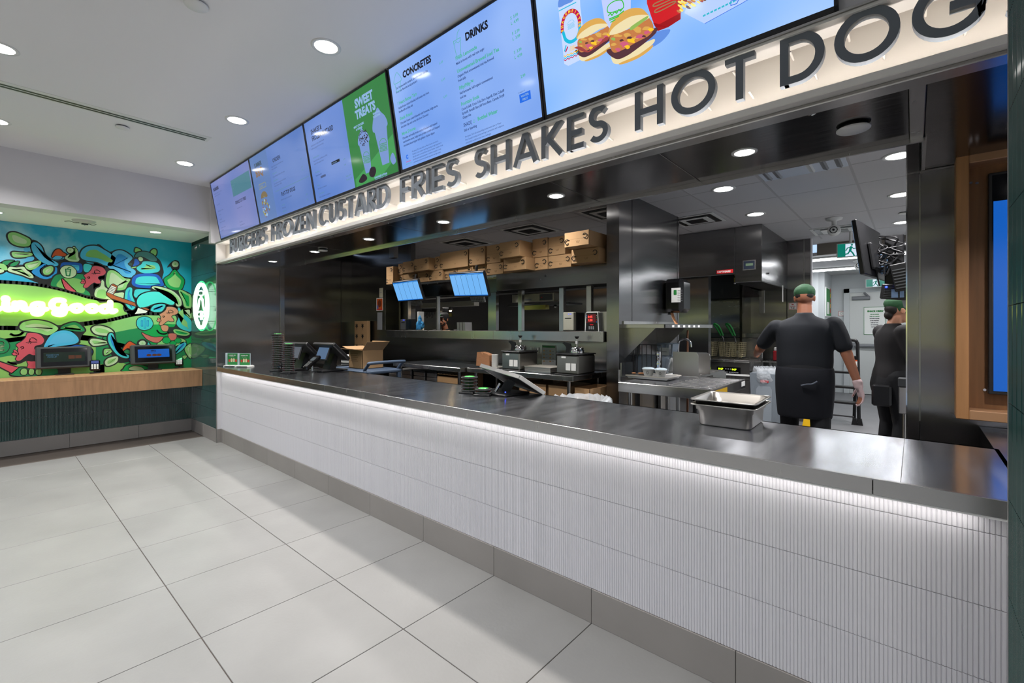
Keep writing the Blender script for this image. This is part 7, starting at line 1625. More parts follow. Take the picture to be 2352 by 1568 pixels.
# door
dX0, dX1 = at(1952, 800, Y=11.64).x, .25
dr_ = sroot('door_1', (0, 0, 0))
q = MB(); z1_ = at(1952, 673, Y=11.64).z; q.box(dX0, dX1, 11.60, 11.64, .01, z1_, mat('door_paint', (204, 206, 204), .45), c=.002); q.build('leaf', dr_)
q = MB(); q.box(dX0-.10, dX0, 11.585, 11.66, 0, z1_+.09, M_COR, c=.004); q.box(dX1, dX1+.10, 11.585, 11.66, 0, z1_+.09, M_COR, c=.004); q.box(dX0-.10, dX1+.1, 11.585, 11.66, z1_, z1_+.09, M_COR, c=.004); q.build('door_frame', dr_)
q = MB(); c0 = at(1957, 685, Y=11.58); c1 = at(1998, 682, Y=11.58); q.tube([c0, Vector((c1.x, 11.58, c0.z))], .04, M_GREY, 10); q.bar((c0.x+.25, 11.58, c0.z+.04), (c0.x+.20, 11.50, c0.z+.10), .03, M_GREY); q.build('door_closer', dr_)
q = MB(); b0 = at(1962, 793, Y=11.55); q.tube([b0, Vector((dX1-.1, 11.55, b0.z))], .035, M_GREY, 8); q.box(b0.x-.05, b0.x+.03, 11.55, 11.60, b0.z-.06, b0.z+.06, M_GREY); q.build('panic_bar', dr_)
def shack(q, w, h, y):
    for bx in ((.0, 1, .985, 1), (0, 1, 0, .015), (0, .02, 0, 1), (.98, 1, 0, 1)): quad(q, w*bx[0], w*bx[1], h*bx[2], h*bx[3], y, M_GREENP)
    put_text(q, 'SHACK CREW', h*.075, M_GREENP, frame((w*.17, y-.001, h*.82), (1, 0, 0), (0, 0, 1)), bold=.004, sx=.95)
    for k, s in enumerate(('WE ARE GUESTS', 'AND AT A SHACK', 'lead with hospitality', 'do the right thing', 'build and serve', 'our community', 'stand for good')): put_text(q, s, h*.034, M_GREENP if k < 2 else M_DGREY, frame((w*.5, y-.001, h*(.72-.075*k)), (1, 0, 0), (0, 0, 1)), 'CENTER', bold=.002, sx=1.0)
sheet('door_notice', 'large green framed notice on the exit door', 'notice', 1984, 704, 2034, 768, 11.598, M_PAPER, shack, .006)
def small(q, w, h, y):
    for bx in ((0, 1, .95, 1), (0, 1, 0, .05), (0, .05, 0, 1), (.95, 1, 0, 1)): quad(q, w*bx[0], w*bx[1], h*bx[2], h*bx[3], y, M_RED)
    q.tube([(w*(.5+.2*math.cos(a)), y, h*(.55+.2*math.sin(a))) for a in [j*.6 for j in range(11)]], .004, M_GREY, 4)
sheet('safety_notice', 'small red bordered notice on the white wall left of the exit door', 'notice', 1925.5, 714.5, 1938.5, 725.5, 11.64, M_PAPER, small)
t = thing('bulletin_board', 'green and white notice board on the corridor side wall', 'notice board', (-1.298, 10.95, at(1900, 727, X=-1.298).z))
hb = at(1900, 661, X=-1.298).z-at(1900, 727, X=-1.298).z
q = MB(); q.box(0, .02, -.25, .45, 0, hb, M_WPL, c=.003); q.build('board', t)
q = MB(); q.box(.02, .022, -.22, .42, .02, hb-.02, M_GREENP); q.box(.022, .024, -.15, .15, .05, hb*.5, M_PAPER)
for k in range(5): q.box(.022, .024, .28, .36, .08+k*hb*.18, .08+k*hb*.18+.08, [M_RED, mat('print_orange', (0, 0, 0)), M_RED, mat('warning_yellow', (0, 0, 0)), M_RED][k])
q.build('print', t)
# exit signs
M_XG = glow('exit_green', (0, 122, 106), .85); M_XW = glow('exit_white', (214, 226, 244), .95)
def exit_sign(label, p, w_, h_, d_=.04, rod=None, man=.5):
    t = thing('exit_sign', label, 'exit sign', tuple(p), 0, 'green running man exit signs')
    q = MB(); q.box(0, w_, 0, d_, 0, h_, M_WPL, c=.003); q.build('housing', t)
    q = MB(); q.box(.012, w_-.012, -.002, 0, .010, h_-.010, M_XG); q.build('face', t)
    q = MB(); mx_ = w_*man; mw = h_*.62; quad(q, mx_-mw/2, mx_+mw/2, h_*.06, h_*.92, -.003, M_XW); q.build('doorway', t)
    q = MB(); s_ = h_*.88; X0 = mx_; Z0 = h_*.06
    def st(pts, w__):
        P_ = [Vector((X0+x*s_, Z0+z*s_)) for x, z in pts]
        for i in range(len(P_)-1):
            a, b_ = P_[i], P_[i+1]; tt = (b_-a).normalized(); nn = Vector((-tt.y, tt.x))*w__*s_/2; a2 = a-tt*w__*s_*.2; b2 = b_+tt*w__*s_*.2
            q.add([(v_.x, -.0042, v_.y) for v_ in (a2+nn, b2+nn, b2-nn, a2-nn)], [(0, 1, 2, 3)], M_XG)
    q.add([(X0+.06*s_+.075*s_*math.cos(a), -.0042, Z0+.88*s_+.075*s_*math.sin(a)) for a in [j*.63 for j in range(10)]], [list(range(10))], M_XG)
    st([(.02, .74), (-.06, .42)], .16); st([(0, .70), (-.22, .66), (-.32, .46)], .07); st([(.03, .72), (.18, .56), (.34, .60)], .07); st([(-.04, .44), (.12, .22), (.22, .0)], .10); st([(-.06, .42), (-.20, .20), (-.46, .16)], .10)
    q.build('running_man', t)['kind'] = 'stuff'
    if rod: q = MB(); q.tube([(w_/2, d_/2, h_), (w_/2, d_/2, h_+rod)], .015, M_WPL, 8); q.build('hanger', t)
pe = at(1921.5, 592.5, Y=7.3); sw = at(1986, 590, Y=7.3).x-pe.x; sh = at(1921.5, 560, Y=7.3).z-pe.z
exit_sign('green running man exit sign hanging from the kitchen ceiling behind the screen', pe, sw, sh, .04, ZK-pe.z-sh, .52)
pe = at(1988, 660, Y=11.3); sw = at(2035, 660, Y=11.3).x-pe.x; sh = at(1988, 641, Y=11.3).z-pe.z
exit_sign('smaller green running man exit sign above the exit door', pe, sw, sh, .04, CZc-pe.z-sh, .52)
# round cameras / sprinklers hanging
def dome(label, x, y, z, dz, r):
    t = thing('ceiling_camera', label, 'camera', (x, y, z))
    q = MB(); q.lathe([(r*1.3, 0), (r*1.2, -.02), (r*.4, -.035), (r*.35, -dz)], M_WPL, seg=18); q.build('mount', t)
    q = MB(); q.ball((0, 0, -dz-r*.5), r, M_WPL, 16, 12); q.build('head', t)
    q = MB(); q.tube([(.55*r*math.cos(a), -r*.86, -dz-r*.5+.55*r*math.sin(a)) for a in [j*.63 for j in range(10)]], r*.08, M_BLK, 5, closed=True); q.ball((0, -r*.95, -dz-r*.5), r*.2, M_BLK, 8, 6); q.build('lens', t)
pc_ = at(1916, 524, Y=6.4); dome('round white camera hanging from the kitchen ceiling in front of the diffuser', pc_.x, 6.4, ZK-.004, .11, .065)
pc_ = at(1974, 600, Y=9.3); dome('round white camera hanging in the corridor beside the hanging screen', pc_.x, 9.3, CZc-.004, .05, .07)

# ---- screen hanging on cables, seen from behind
a = at(1962, 503, Y=4.35); b_ = at(1983, 629, Y=4.35); c = at(2036, 640, Y=5.12)
t = thing('hanging_screen', 'black screen seen from behind, hanging from the ceiling on an arm full of cables', 'screen', tuple(b_))
M = frame((0, 0, 0), Vector((c.x, c.y, b_.z))-b_, a-b_+Vector((0, .0, 0))); w_ = (Vector((c.x, c.y, b_.z))-b_).length; h_ = (a-b_).length
q = MB(); q.box(0, w_, 0, h_, -.022, .012, M_BLK, c=.006, M=M); q.box(w_*.25, w_*.9, h_*.12, h_*.62, .01, .045, M_BLK, c=.012, M=M); q.build('housing', t)
q = MB(); q.box(.01, w_-.01, .012, h_-.01, -.0235, -.022, glow('hidden_display', (120, 180, 235), .9), M=M); q.build('display', t)
mid = M @ Vector((w_*.62, h_*.5, .05))
top = Vector((mid.x+.12, mid.y-.02, ZK-.01-b_.z))
q = MB(); q.tube([mid, mid+Vector((.10, .0, .03)), mid+Vector((.45, .05, .03)), Vector((.675-b_.x, mid.y+.1, mid.z+.03))], .035, M_BLK, 10); q.tube([mid+Vector((.55, .07, .03)), Vector((mid.x+.55, mid.y+.07, ZK-.01-b_.z))], .02, M_BLK, 10); q.box(mid.x+.02, mid.x+.14, mid.y-.06, mid.y+.04, mid.z-.34, mid.z+.12, M_BLK, c=.008); q.bar(mid+Vector((.08, -.02, -.05)), mid+Vector((.16, -.03, -.46)), .045, M_DGREY); q.build('mount_arm', t)
random.seed(9)
for k in range(9):
    q = MB(); z_ = mid.z+random.uniform(-.05, .12); pts = [(mid.x-.02+random.uniform(0, .05), mid.y-.07, z_)]
    for j in range(4): pts.append((mid.x+random.uniform(-.04, .16), mid.y-.09-random.random()*.05, z_-.04-j*random.uniform(.04, .09)))
    q.tube(smooth_open(pts, 4), .006, M_BLK, 6); q.build('cable', t)
def media_box(label, u, v, Y, w_, h_, d_, tilt, m_=M_BLK):
    p = at(u, v, Y=Y); t = thing('media_box', label, 'electronics', tuple(p)); Rm = Matrix.Rotation(tilt, 4, 'Y')
    q = MB(); q.box(-w_/2, w_/2, 0, d_, -h_/2, h_/2, m_, c=.006, M=Rm); q.build('case', t)
    q = MB()
    for k in range(7): q.box(-w_*.38, w_*.38, -.002, .001, -h_*.40+k*h_*.11, -h_*.36+k*h_*.11, M_DGREY, M=Rm)
    q.build('vent', t)['kind'] = 'stuff'; return t, Rm
t, Rm = media_box('ribbed black media player hanging beside the cable arm', 2068, 636, 4.55, .10, .21, .03, -.18)
t, Rm = media_box('black equipment box with two blue lights hanging under the cable arm', 2055, 670, 4.60, .17, .115, .10, .12)
q = MB(); q.ball((.0, -.006, .045), .006, glow('blue_led', (0, 0, 0), 6), 8, 6); q.ball((-.05, -.006, .04), .008, glow('blue_led', (0, 0, 0), 6), 8, 6); q.build('indicator', t)
q = MB(); q.box(-.02, .02, -.004, 0, -.045, .02, mat('connector_pale', (150, 180, 220), .4)); q.box(.03, .055, -.004, 0, -.045, .02, mat('connector_pale', (0, 0, 0))); q.build('connector', t)
t, Rm = media_box('small pale electronics box behind the cable arm', 2030, 606, 4.75, .05, .16, .03, -.05, mat('box_paleblue', (110, 140, 180), .4))
# soap dispenser etc. at the jamb
t = thing('paper_holder', 'small steel and black dispenser beside the woman', 'dispenser', (at(2079, 880, Y=4.9).x, 4.9, .86))
q = MB(); q.box(-.04, .05, 0, .08, -.22, -.0, M_STEELP, c=.006); q.tube([(.0, .04, -.86), (.0, .04, -.22)], .015, M_STEELP, 8); q.lathe([(.10, -.86), (.10, -.85), (.01, -.84)], M_STEELP, c=(0, .04, 0), seg=16); q.build('body', t); q = MB(); q.box(-.045, .05, -.004, .08, 0, .07, M_DGREY, c=.006); q.build('head', t)

# ---- folding step ladder
t = thing('step_ladder', 'black folding step ladder with a top hand rail and grip stickers', 'ladder', (0, 0, 0))
M_LAD = mat('ladder_black', (16, 16, 18), .4)
LY = 7.9; lz = lambda v, Y=LY: at(1960, v, Y=Y).z; lx = lambda u, Y=LY: at(u, 800, Y=Y).x
q = MB(); q.tube(smooth_open([(lx(1890), LY, .0), (lx(1892), LY, 1.05), (lx(1895), LY, lz(786)), (lx(1905), LY, lz(781)), (lx(1958), LY, lz(781)), (lx(1968), LY, lz(786)), (lx(1970), LY, 1.0), (lx(1973), LY, .02)], 5), .022, M_LAD, 10); q.build('rail_frame', t)
for nm_, y0_, y1_, xx in (('rear_leg', 7.9, 7.55, 1963),):
    q = MB(); q.tube([(lx(1966), 7.9, .95), (at(1963, 970, Z=.0).x, 8.0, .02)], .020, M_LAD, 8); q.build('leg', t)
for k, v in enumerate((853, 886, 920)):
    q = MB(); q.box(lx(1890), lx(1968), LY-.06-.07*k, LY+.06-.05*k, lz(v)-.03, lz(v), M_LAD, c=.006); q.build('step', t)
q = MB(); q.tube([(lx(1890), LY-.2, lz(952)), (lx(1965), LY-.2, lz(952))], .010, M_LAD, 6); q.build('brace', t)
q = MB()
for v0_, v1_ in ((826, 842), (845, 862), (865, 882)): q.box(lx(1967)-.012, lx(1967)+.012, LY-.028, LY-.021, lz(v1_), lz(v0_), M_PAPER); q.box(lx(1967)-.012, lx(1967)+.012, LY-.029, LY-.022, lz(v0_+3), lz(v0_), mat('sticker_orange', (214, 90, 40), .5))
q.build('sticker', t)
for u in (1963, 1975): q = MB(); q.prism([(lx(u)-.035, 0), (lx(u)+.035, 0), (lx(u)+.02, .09), (lx(u)-.02, .09)], 'y', LY-.03, LY+.03, M_LAD); q.build('foot', t)
# wet floor sign behind the man
t = thing('wet_floor_sign', 'yellow wet floor sign standing behind the man', 'floor sign', (at(1843, 975, Z=.35).x, 6.2, 0))
q = MB(); q.prism([(-.15, 0), (.15, 0), (.05, .62), (-.05, .62)], 'y', -.01, .01, mat('warning_yellow', (0, 0, 0))); q.build('panel', t, rot=(-.15, 0, 0)); q = MB(); q.prism([(-.04, .20), (.06, .28), (.0, .45), (-.02, .45)], 'y', -.012, -.0105, M_BLK); q.build('print', t, rot=(-.15, 0, 0))

# ================================================================== people: one continuous remeshed surface each
def capsule(bm, p, q_, r0, r1, seg=14):
    p = Vector(p); q_ = Vector(q_); d = q_-p; L_ = d.length
    if L_ < 1e-6: d = Vector((0, 0, 1)); L_ = 1e-6
    z = d.normalized(); x = z.orthogonal().normalized(); y = z.cross(x); rings = []
    st = []
    for k in range(5): a = -PI/2+PI/2*k/4; st.append((math.cos(a)*r0, math.sin(a)*r0))
    for k in range(5): a = PI/2*k/4; st.append((math.cos(a)*r1, L_+math.sin(a)*r1))
    for rr, zz_ in st:
        rr = max(rr, 1e-4); rings.append([bm.verts.new(p+z*zz_+(x*math.cos(2*PI*k/seg)+y*math.sin(2*PI*k/seg))*rr) for k in range(seg)])
    for a_, b_ in zip(rings, rings[1:]):
        for k in range(seg): bm.faces.new((a_[k], a_[(k+1) % seg], b_[(k+1) % seg], b_[k]))
    bm.faces.new(rings[0][::-1]); bm.faces.new(rings[-1])
def ellip(bm, c, r, R=None, seg=16, rings=10):
    res = bmesh.ops.create_uvsphere(bm, u_segments=seg, v_segments=rings, radius=1)
    for v in res['verts']:
        w_ = Vector((v.co.x*r[0], v.co.y*r[1], v.co.z*r[2])); v.co = (R @ w_ if R else w_)+Vector(c)
def loft(bm, rings, n=28):
    """rings: (centre, right vector, forward vector, half width, half depth back, half depth front)"""
    pts = []
    R_ = []
    for i in range(len(rings)-1):
        p0, p1, p2, p3 = (rings[max(0, min(len(rings)-1, i+j))] for j in (-1, 0, 1, 2))
        for t in (0, .34, .67):
            cr_ = lambda a, b_, c, d: 0.5*((2*b_)+(c-a)*t+(2*a-5*b_+4*c-d)*t*t+(3*b_-a-3*c+d)*t**3)
            R_.append((cr_(p0[0], p1[0], p2[0], p3[0]), p1[1], p1[2])+tuple(cr_(p0[k], p1[k], p2[k], p3[k]) for k in (3, 4, 5)))
    R_.append(rings[-1])
    V = []
    for c, rv, fv, w_, db, df in R_:
        row = []
        for k in range(n):
            a = 2*PI*k/n; ca, sa = math.cos(a), math.sin(a); e = .85
            x = math.copysign(abs(ca)**e, ca)*w_; y = math.copysign(abs(sa)**e, sa)*(df if sa > 0 else db)
            row.append(bm.verts.new(c+rv*x+fv*y))
        V.append(row)
    for a_, b_ in zip(V, V[1:]):
        for k in range(n): bm.faces.new((a_[k], a_[(k+1) % n], b_[(k+1) % n], b_[k]))
    bm.faces.new(V[0][::-1]); bm.faces.new(V[-1])
def remesh(name, fn, voxel, material, parent, loc=(0, 0, 0), smooth_it=4):
    bm = bmesh.new(); fn(bm); me = bpy.data.meshes.new(name); bm.to_mesh(me); bm.free()
    o = bpy.data.objects.new(name, me); COL.objects.link(o)
    m_ = o.modifiers.new('r', 'REMESH'); m_.mode = 'VOXEL'; m_.voxel_size = voxel; m_.use_smooth_shade = True
    s_ = o.modifiers.new('s', 'SMOOTH'); s_.iterations = smooth_it; s_.factor = .5
    dg = bpy.context.evaluated_depsgraph_get(); me2 = bpy.data.meshes.new_from_object(o.evaluated_get(dg)); o.modifiers.clear(); o.data = me2; bpy.data.meshes.remove(me)
    me2.materials.clear(); me2.materials.append(material)
    for p in me2.polygons: p.use_smooth = True
    o.parent = parent; o.location = loc; return o
def hand(bm, w, d, side, palm, curl=.5, k=1.0):
    """w wrist, d hand direction, side = thumb direction, palm = palm normal"""
    w = Vector(w); d = Vector(d).normalized(); s_ = Vector(side); s_ = (s_-d*s_.dot(d)).normalized(); n_ = d.cross(s_)
    if n_.dot(Vector(palm)) < 0: n_ = -n_
    for a in (-.026, -.009, .009, .026): capsule(bm, w+d*.01*k+s_*a*.7*k, w+d*.085*k+s_*a*k, .016*k, .014*k, 8)
    for i, (a, L_) in enumerate(((.030, .072), (.010, .080), (-.011, .074), (-.030, .058))):
        p = w+d*.088*k+s_*a*k; dd = d; L_ *= k
        for j, (f_, r_) in enumerate(((.45, .0092), (.32, .0084), (.23, .0076))):
            dd = (dd*math.cos(curl*.55)+n_*math.sin(curl*.55)).normalized(); q_ = p+dd*L_*f_; capsule(bm, p, q_, r_*k, r_*.92*k, 8); p = q_
    p = w+d*.025*k+s_*.028*k; dd = (d*.6+s_*.75+n_*.2).normalized()
    for f_, r_ in ((.040, .012), (.030, .0105), (.022, .009)): q_ = p+dd*f_*k; capsule(bm, p, q_, r_*k, r_*.9*k, 8); p = q_; dd = (dd+d*.35+n_*.15).normalized()
def head(bm, c, fwd, upv, k=1.0, face=True):
    f_ = Vector(fwd).normalized(); u_ = Vector(upv); u_ = (u_-f_*u_.dot(f_)).normalized(); s_ = f_.cross(u_); R = Matrix((s_, f_, u_)).transposed()
    P_ = lambda x, y, z: Vector(c)+R @ Vector((x, y, z))*k
    ellip(bm, P_(0, -.012, .03), (.075*k, .095*k, .088*k), R, 20, 14); ellip(bm, P_(0, .022, -.035), (.058*k, .068*k, .078*k), R, 18, 12); ellip(bm, P_(0, .058, -.088), (.026*k, .022*k, .022*k), R, 12, 8)
    if face:
        capsule(bm, P_(0, .082, .012), P_(0, .108, -.020), .009*k, .014*k, 10); ellip(bm, P_(.014, .094, -.024), (.009*k, .010*k, .008*k), R, 8, 6); ellip(bm, P_(-.014, .094, -.024), (.009*k, .010*k, .008*k), R, 8, 6)
        for sx_ in (-1, 1): ellip(bm, P_(sx_*.030, .070, .022), (.020*k, .015*k, .008*k), R, 10, 6); ellip(bm, P_(sx_*.036, .062, -.018), (.020*k, .016*k, .018*k), R, 10, 6)
        ellip(bm, P_(0, .088, -.052), (.022*k, .010*k, .006*k), R, 10, 6); ellip(bm, P_(0, .087, -.062), (.018*k, .010*k, .006*k), R, 10, 6)
    for sx_ in (-1, 1): ellip(bm, P_(sx_*.076, -.008, -.004), (.010*k, .020*k, .030*k), R, 10, 8); ellip(bm, P_(sx_*.080, -.016, .012), (.008*k, .014*k, .012*k), R, 8, 6)
    return P_, R
def eyes(parent, P_, k=1.0):
    q = MB()
    for sx_ in (-1, 1): q.ball(tuple(P_(sx_*.030, .078, .008)), .010*k, M_WPL, 10, 8); q.ball(tuple(P_(sx_*.030, .0845, .008)), .0052*k, M_BLK, 8, 6)
    q.build('eyes', parent)['kind'] = 'stuff'
    q = MB()
    for sx_ in (-1, 1): q.tube([P_(sx_*.012, .092, .028), P_(sx_*.030, .090, .034), P_(sx_*.048, .080, .028)], .0035*k, M_HAIR, 6)
    q.build('eyebrow', parent)['kind'] = 'stuff'

# ---- man walking away, green cap, black shirt and apron
PXm, PYm = -.80, 5.22
man = thing('person', 'broad man seen from behind in a green cap, black shirt and dark apron', 'person', (PXm, PYm, 0))
f2 = Vector((-.10, .99, 0)).normalized()      # facing away
r2 = Vector((f2.y, -f2.x, 0))                 # his right-hand side in the picture
def L2(x, y, z): return r2*x+f2*y+Vector((0, 0, z))
shR, shL = L2(.235, 0, 1.385), L2(-.235, .0, 1.36); elR, elL = L2(.335, -.02, 1.09), L2(-.40, .14, 1.12); wrR, wrL = L2(.42, -.04, .815), L2(-.46, .36, 1.06)
hd = L2(-.0, .05, 1.625)
hips = [L2(s_*.11, 0, .93) for s_ in (-1, 1)]; knees = [L2(-.13, .10, .50), L2(.13, -.04, .50)]; ank = [L2(-.13, .06, .09), L2(.14, -.16, .11)]
def man_body(bm):
    head(bm, hd, f2, (0, 0, 1), 1.06); capsule(bm, L2(0, .02, 1.42), L2(0, .04, 1.56), .068, .060)
    ellip(bm, L2(0, 0, 1.22), (.22, .15, .24)); ellip(bm, L2(0, .01, 1.0), (.21, .16, .16))
    for a, b_, c in ((shR, elR, wrR), (shL, elL, wrL)): capsule(bm, a, b_, .052, .048); capsule(bm, b_, c, .047, .030)
    hand(bm, wrR, L2(.20, .0, -1), L2(-.4, .9, 0), L2(-1, 0, 0), .6, 1.08); hand(bm, wrL, L2(-.2, 1, -.1), L2(.3, 0, 1), L2(1, 0, 0), .7, 1.08)
    for h_, k_, a_ in zip(hips, knees, ank): capsule(bm, h_, k_, .095, .062); capsule(bm, k_, a_, .060, .040); capsule(bm, a_+Vector((0, 0, -.04)), a_+f2*.17+Vector((0, 0, -.05)), .045, .035)
remesh('body', man_body, .007, M_SKIN, man)
def man_shirt(bm):
    loft(bm, [(L2(0, 0, z), r2, f2, w_, d_, e_) for z, w_, d_, e_ in ((.90, .225, .165, .175), (1.0, .235, .165, .20), (1.12, .235, .155, .195), (1.24, .240, .155, .175), (1.34, .240, .145, .140), (1.405, .195, .110, .090), (1.45, .095, .085, .065), (1.485, .072, .070, .05))])
    for a, b_ in ((shR, elR), (shL, elL)):
        capsule(bm, a+Vector((0, 0, -.018)), a.lerp(b_, .35), .080, .078); capsule(bm, a.lerp(b_, .35), a.lerp(b_, .72), .078, .074)
remesh('shirt', man_shirt, .009, M_SHIRT, man, smooth_it=12)
def man_tr(bm):
    loft(bm, [(L2(0, 0, z), r2, f2, w_, d_, e_) for z, w_, d_, e_ in ((.74, .20, .14, .15), (.84, .232, .185, .165), (.93, .230, .180, .175), (1.02, .215, .155, .18))])
    for h_, k_, a_ in zip(hips, knees, ank): capsule(bm, h_+Vector((0, 0, -.05)), k_, .125, .088); capsule(bm, k_, a_+Vector((0, 0, .02)), .088, .070)
remesh('trousers', man_tr, .010, M_TROUS, man, smooth_it=10)
def man_apron(bm):
    loft(bm, [(L2(0, 0, z), r2, f2, w_, d_, e_) for z, w_, d_, e_ in ((.48, .225, .16, .21), (.62, .238, .18, .22), (.76, .246, .196, .215), (.88, .246, .194, .205), (.945, .240, .180, .205), (.965, .235, .172, .20))])
remesh('apron', man_apron, .010, mat('apron_navy', (16, 18, 26), .85), man, smooth_it=8)
q = MB(); q.tube(smooth_open([L2(-.015, -.208, .80), L2(.03, -.214, .815), L2(.07, -.21, .82), L2(.11, -.195, .845)], 4), .007, mat('apron_string', (92, 98, 110), .7), 6); q.build('apron_string', man)
def cap_fn(c, f_, k=1.0, brim=True):
    def fn(bm):
        u_ = Vector((0, 0, 1)); s_ = Vector(f_).cross(u_); R = Matrix((s_, Vector(f_), u_)).transposed()
        ellip(bm, Vector(c)+u_*.062*k-Vector(f_)*.01, (.088*k, .106*k, .072*k), R); capsule(bm, Vector(c)+u_*.04*k-s_*.0, Vector(c)+u_*.052*k, .088*k, .088*k)
        if brim: ellip(bm, Vector(c)+u_*.038*k+Vector(f_)*.115*k, (.066*k, .065*k, .010*k), R)
    return fn
remesh('cap', cap_fn(hd, f2, 1.04), .006, M_CAPG, man)
def hair1(bm): ellip(bm, hd+L2(0, -.040, .028), (.078, .072, .056))
remesh('hair', hair1, .006, M_HAIR, man)
def glv(bm): hand(bm, wrR, L2(.20, .0, -1), L2(-.4, .9, 0), L2(-1, 0, 0), .6, 1.16); capsule(bm, wrR-(wrR-elR).normalized()*.03, wrR+L2(0, 0, -.01), .040, .036)
remesh('glove', glv, .005, M_GLOVE, man)
q = MB(); q.box(-.05, .05, -.03, .24, 0, .05, M_BLK, c=.015)
for a_ in ank:
    qq = MB(); qq.box(-.05, .05, -.08, .20, 0, .085, M_BLK, c=.02); s_ = qq.build('shoe', man); s_.location = (a_.x, a_.y, max(0, a_.z-.09)); s_.rotation_euler = (0, 0, math.atan2(-f2.x, f2.y))

# ---- woman in profile, half hidden by the steel jamb
PXw, PYw = at(2052, 760, Y=5.45).x+.00, 5.45
wom = thing('person', 'woman in profile with a green cap and black shirt, partly hidden by the steel jamb', 'person', (PXw, PYw, 0))
f3 = Vector((.86, .50, 0)).normalized(); r3 = Vector((f3.y, -f3.x, 0))
def L3(x, y, z): return r3*x+f3*y+Vector((0, 0, z))
hw_ = L3(0, .045, 1.495); s3R, s3L = L3(.165, -.01, 1.30), L3(-.165, -.01, 1.30); e3R, e3L = L3(.20, .05, 1.05), L3(-.2, .08, 1.05); w3R, w3L = L3(.13, .27, 1.13), L3(-.12, .28, 1.12)
hp3 = [L3(s_*.10, -.01, .88) for s_ in (-1, 1)]; kn3 = [L3(s_*.10, .03, .48) for s_ in (-1, 1)]; an3 = [L3(s_*.10, -.02, .09) for s_ in (-1, 1)]
PW = [None]
def wom_body(bm):
    PW[0] = head(bm, hw_, f3, (0, 0, 1), 1.0)[0]; capsule(bm, L3(0, -.01, 1.34), L3(0, .02, 1.43), .052, .048)
    ellip(bm, L3(0, 0, 1.15), (.09, .10, .18)); ellip(bm, L3(0, 0, .93), (.10, .11, .12))
    for a, b_, c in ((s3R, e3R, w3R), (s3L, e3L, w3L)): capsule(bm, a, b_, .046, .038); capsule(bm, b_, c, .038, .024)
    hand(bm, w3R, L3(-.2, 1, .35), L3(0, 0, 1), L3(-1, 0, 0), .6, .92); hand(bm, w3L, L3(.2, 1, .3), L3(0, 0, 1), L3(1, 0, 0), .6, .92)
    for h_, k_, a_ in zip(hp3, kn3, an3): capsule(bm, h_, k_, .085, .055); capsule(bm, k_, a_, .052, .034); capsule(bm, a_+Vector((0, 0, -.04)), a_+f3*.15+Vector((0, 0, -.05)), .040, .030)
remesh('body', wom_body, .006, M_SKIN2, wom)
def wom_shirt(bm):
    loft(bm, [(L3(0, 0, z), r3, f3, w_, d_, e_) for z, w_, d_, e_ in ((.84, .175, .150, .140), (.93, .170, .140, .135), (1.03, .155, .115, .125), (1.14, .160, .120, .155), (1.22, .165, .125, .150), (1.30, .150, .110, .095), (1.345, .095, .075, .060), (1.38, .062, .060, .05))])
    for a, b_ in ((s3R, e3R), (s3L, e3L)):
        capsule(bm, a, a.lerp(b_, .4), .070, .066); capsule(bm, a.lerp(b_, .4), a.lerp(b_, .82), .066, .060)
remesh('shirt', wom_shirt, .008, mat('black_shirt_warm', (24, 22, 24), .85), wom, smooth_it=12)
def wom_tr(bm):
    loft(bm, [(L3(0, 0, z), r3, f3, w_, d_, e_) for z, w_, d_, e_ in ((.70, .155, .13, .10), (.80, .178, .160, .115), (.88, .170, .150, .12), (.97, .150, .12, .12))])
    for h_, k_, a_ in zip(hp3, kn3, an3): capsule(bm, h_, k_, .108, .082); capsule(bm, k_, a_+Vector((0, 0, .02)), .080, .064)
remesh('trousers', wom_tr, .009, M_TROUS, wom)
q = MB(); q.box(-.10, .04, -.03, .03, -.16, .03, M_BLK, c=.015); q.build('waist_pouch', wom, loc=tuple(L3(.13, -.13, .80)))
remesh('cap', cap_fn(hw_+Vector((0, 0, .0)), f3, 1.02), .006, M_CAPG, wom)
def hair3(bm): ellip(bm, hw_+L3(0, -.050, .018), (.062, .070, .062)); ellip(bm, hw_+L3(0, -.085, -.04), (.034, .038, .040))
remesh('hair', hair3, .006, M_HAIR, wom)
eyes(wom, PW[0])
for a_ in an3:
    qq = MB(); qq.box(-.045, .045, -.07, .18, 0, .08, M_BLK, c=.02); s_ = qq.build('shoe', wom); s_.location = (a_.x, a_.y, 0); s_.rotation_euler = (0, 0, math.atan2(-f3.x, f3.y))

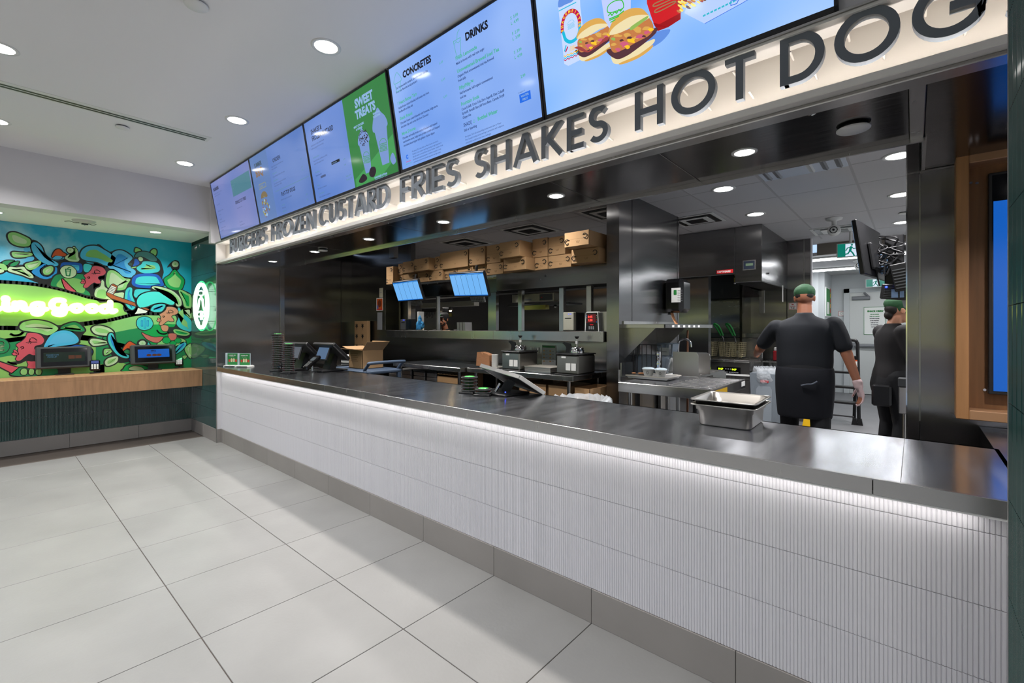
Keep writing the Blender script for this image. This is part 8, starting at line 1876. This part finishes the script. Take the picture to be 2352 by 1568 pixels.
# ---- cook behind the pass
PC = at(1022, 740, Y=5.15)
ck = thing('person', 'bearded cook in a black cap looking down behind the order window', 'person', (PC.x, PC.y, 0))
f4 = Vector((.35, -.93, 0)).normalized(); r4 = Vector((f4.y, -f4.x, 0))
def L4(x, y, z): return r4*x+f4*y+Vector((0, 0, z))
hc = L4(0, .06, PC.z+.045); shz = PC.z-.20
fd = (f4+Vector((0, 0, -.30))).normalized(); PK = [None]
def ck_body(bm):
    PK[0] = head(bm, hc, fd, (0, 0, 1), 1.0)[0]; capsule(bm, L4(0, -.02, shz+.04), L4(0, .02, shz+.13), .060, .055); ellip(bm, L4(0, 0, shz-.2), (.13, .11, .20)); ellip(bm, L4(0, -.02, shz-.45), (.13, .11, .14))
    for s_ in (-1, 1):
        a, b_, c = L4(s_*.20, 0, shz), L4(s_*.26, .05, shz-.28), L4(s_*.12, .28, shz-.30); capsule(bm, a, b_, .052, .042); capsule(bm, b_, c, .040, .028); hand(bm, c, L4(-s_*.3, 1, -.1), L4(0, 0, 1), L4(-s_, 0, 0), .6)
        h_, k_, a_ = L4(s_*.10, -.04, shz-.50), L4(s_*.12, .0, .48), L4(s_*.12, -.05, .09); capsule(bm, h_, k_, .09, .06); capsule(bm, k_, a_, .058, .04); capsule(bm, a_+Vector((0, 0, -.04)), a_+f4*.16+Vector((0, 0, -.05)), .04, .034)
remesh('body', ck_body, .006, M_SKIN, ck)
def ck_shirt(bm):
    loft(bm, [(L4(0, -.01, shz+z), r4, f4, w_, d_, e_) for z, w_, d_, e_ in ((-.52, .20, .15, .16), (-.36, .20, .15, .17), (-.2, .205, .14, .15), (-.08, .205, .13, .13), (.01, .18, .11, .09), (.06, .10, .08, .06), (.09, .07, .065, .055))])
    for s_ in (-1, 1): capsule(bm, L4(s_*.20, 0, shz), L4(s_*.25, .04, shz-.22), .082, .070)
remesh('shirt', ck_shirt, .009, mat('black_shirt_warm', (0, 0, 0)), ck, smooth_it=10)
def ck_tr(bm):
    ellip(bm, L4(0, -.03, shz-.52), (.19, .16, .13))
    for s_ in (-1, 1): capsule(bm, L4(s_*.10, -.04, shz-.50), L4(s_*.12, .0, .48), .112, .085); capsule(bm, L4(s_*.12, .0, .48), L4(s_*.12, -.05, .11), .082, .066)
remesh('trousers', ck_tr, .010, M_TROUS, ck)
remesh('cap', cap_fn(hc, f4, 1.02), .006, mat('black_cap', (16, 17, 20), .8), ck)
q = MB(); q.ball(tuple(hc+f4*.105+Vector((0, 0, .075))), .012, M_GREENP, 8, 6); q.build('cap_badge', ck)
def beard(bm):
    for x_ in (-.045, -.03, -.015, 0, .015, .03, .045): ellip(bm, PK[0](x_, .075-abs(x_)*.5, -.075+abs(x_)*.6), (.015, .016, .022))
    ellip(bm, PK[0](0, .092, -.042), (.026, .008, .006))
remesh('beard', beard, .005, M_HAIR, ck, smooth_it=2)
eyes(ck, PK[0])
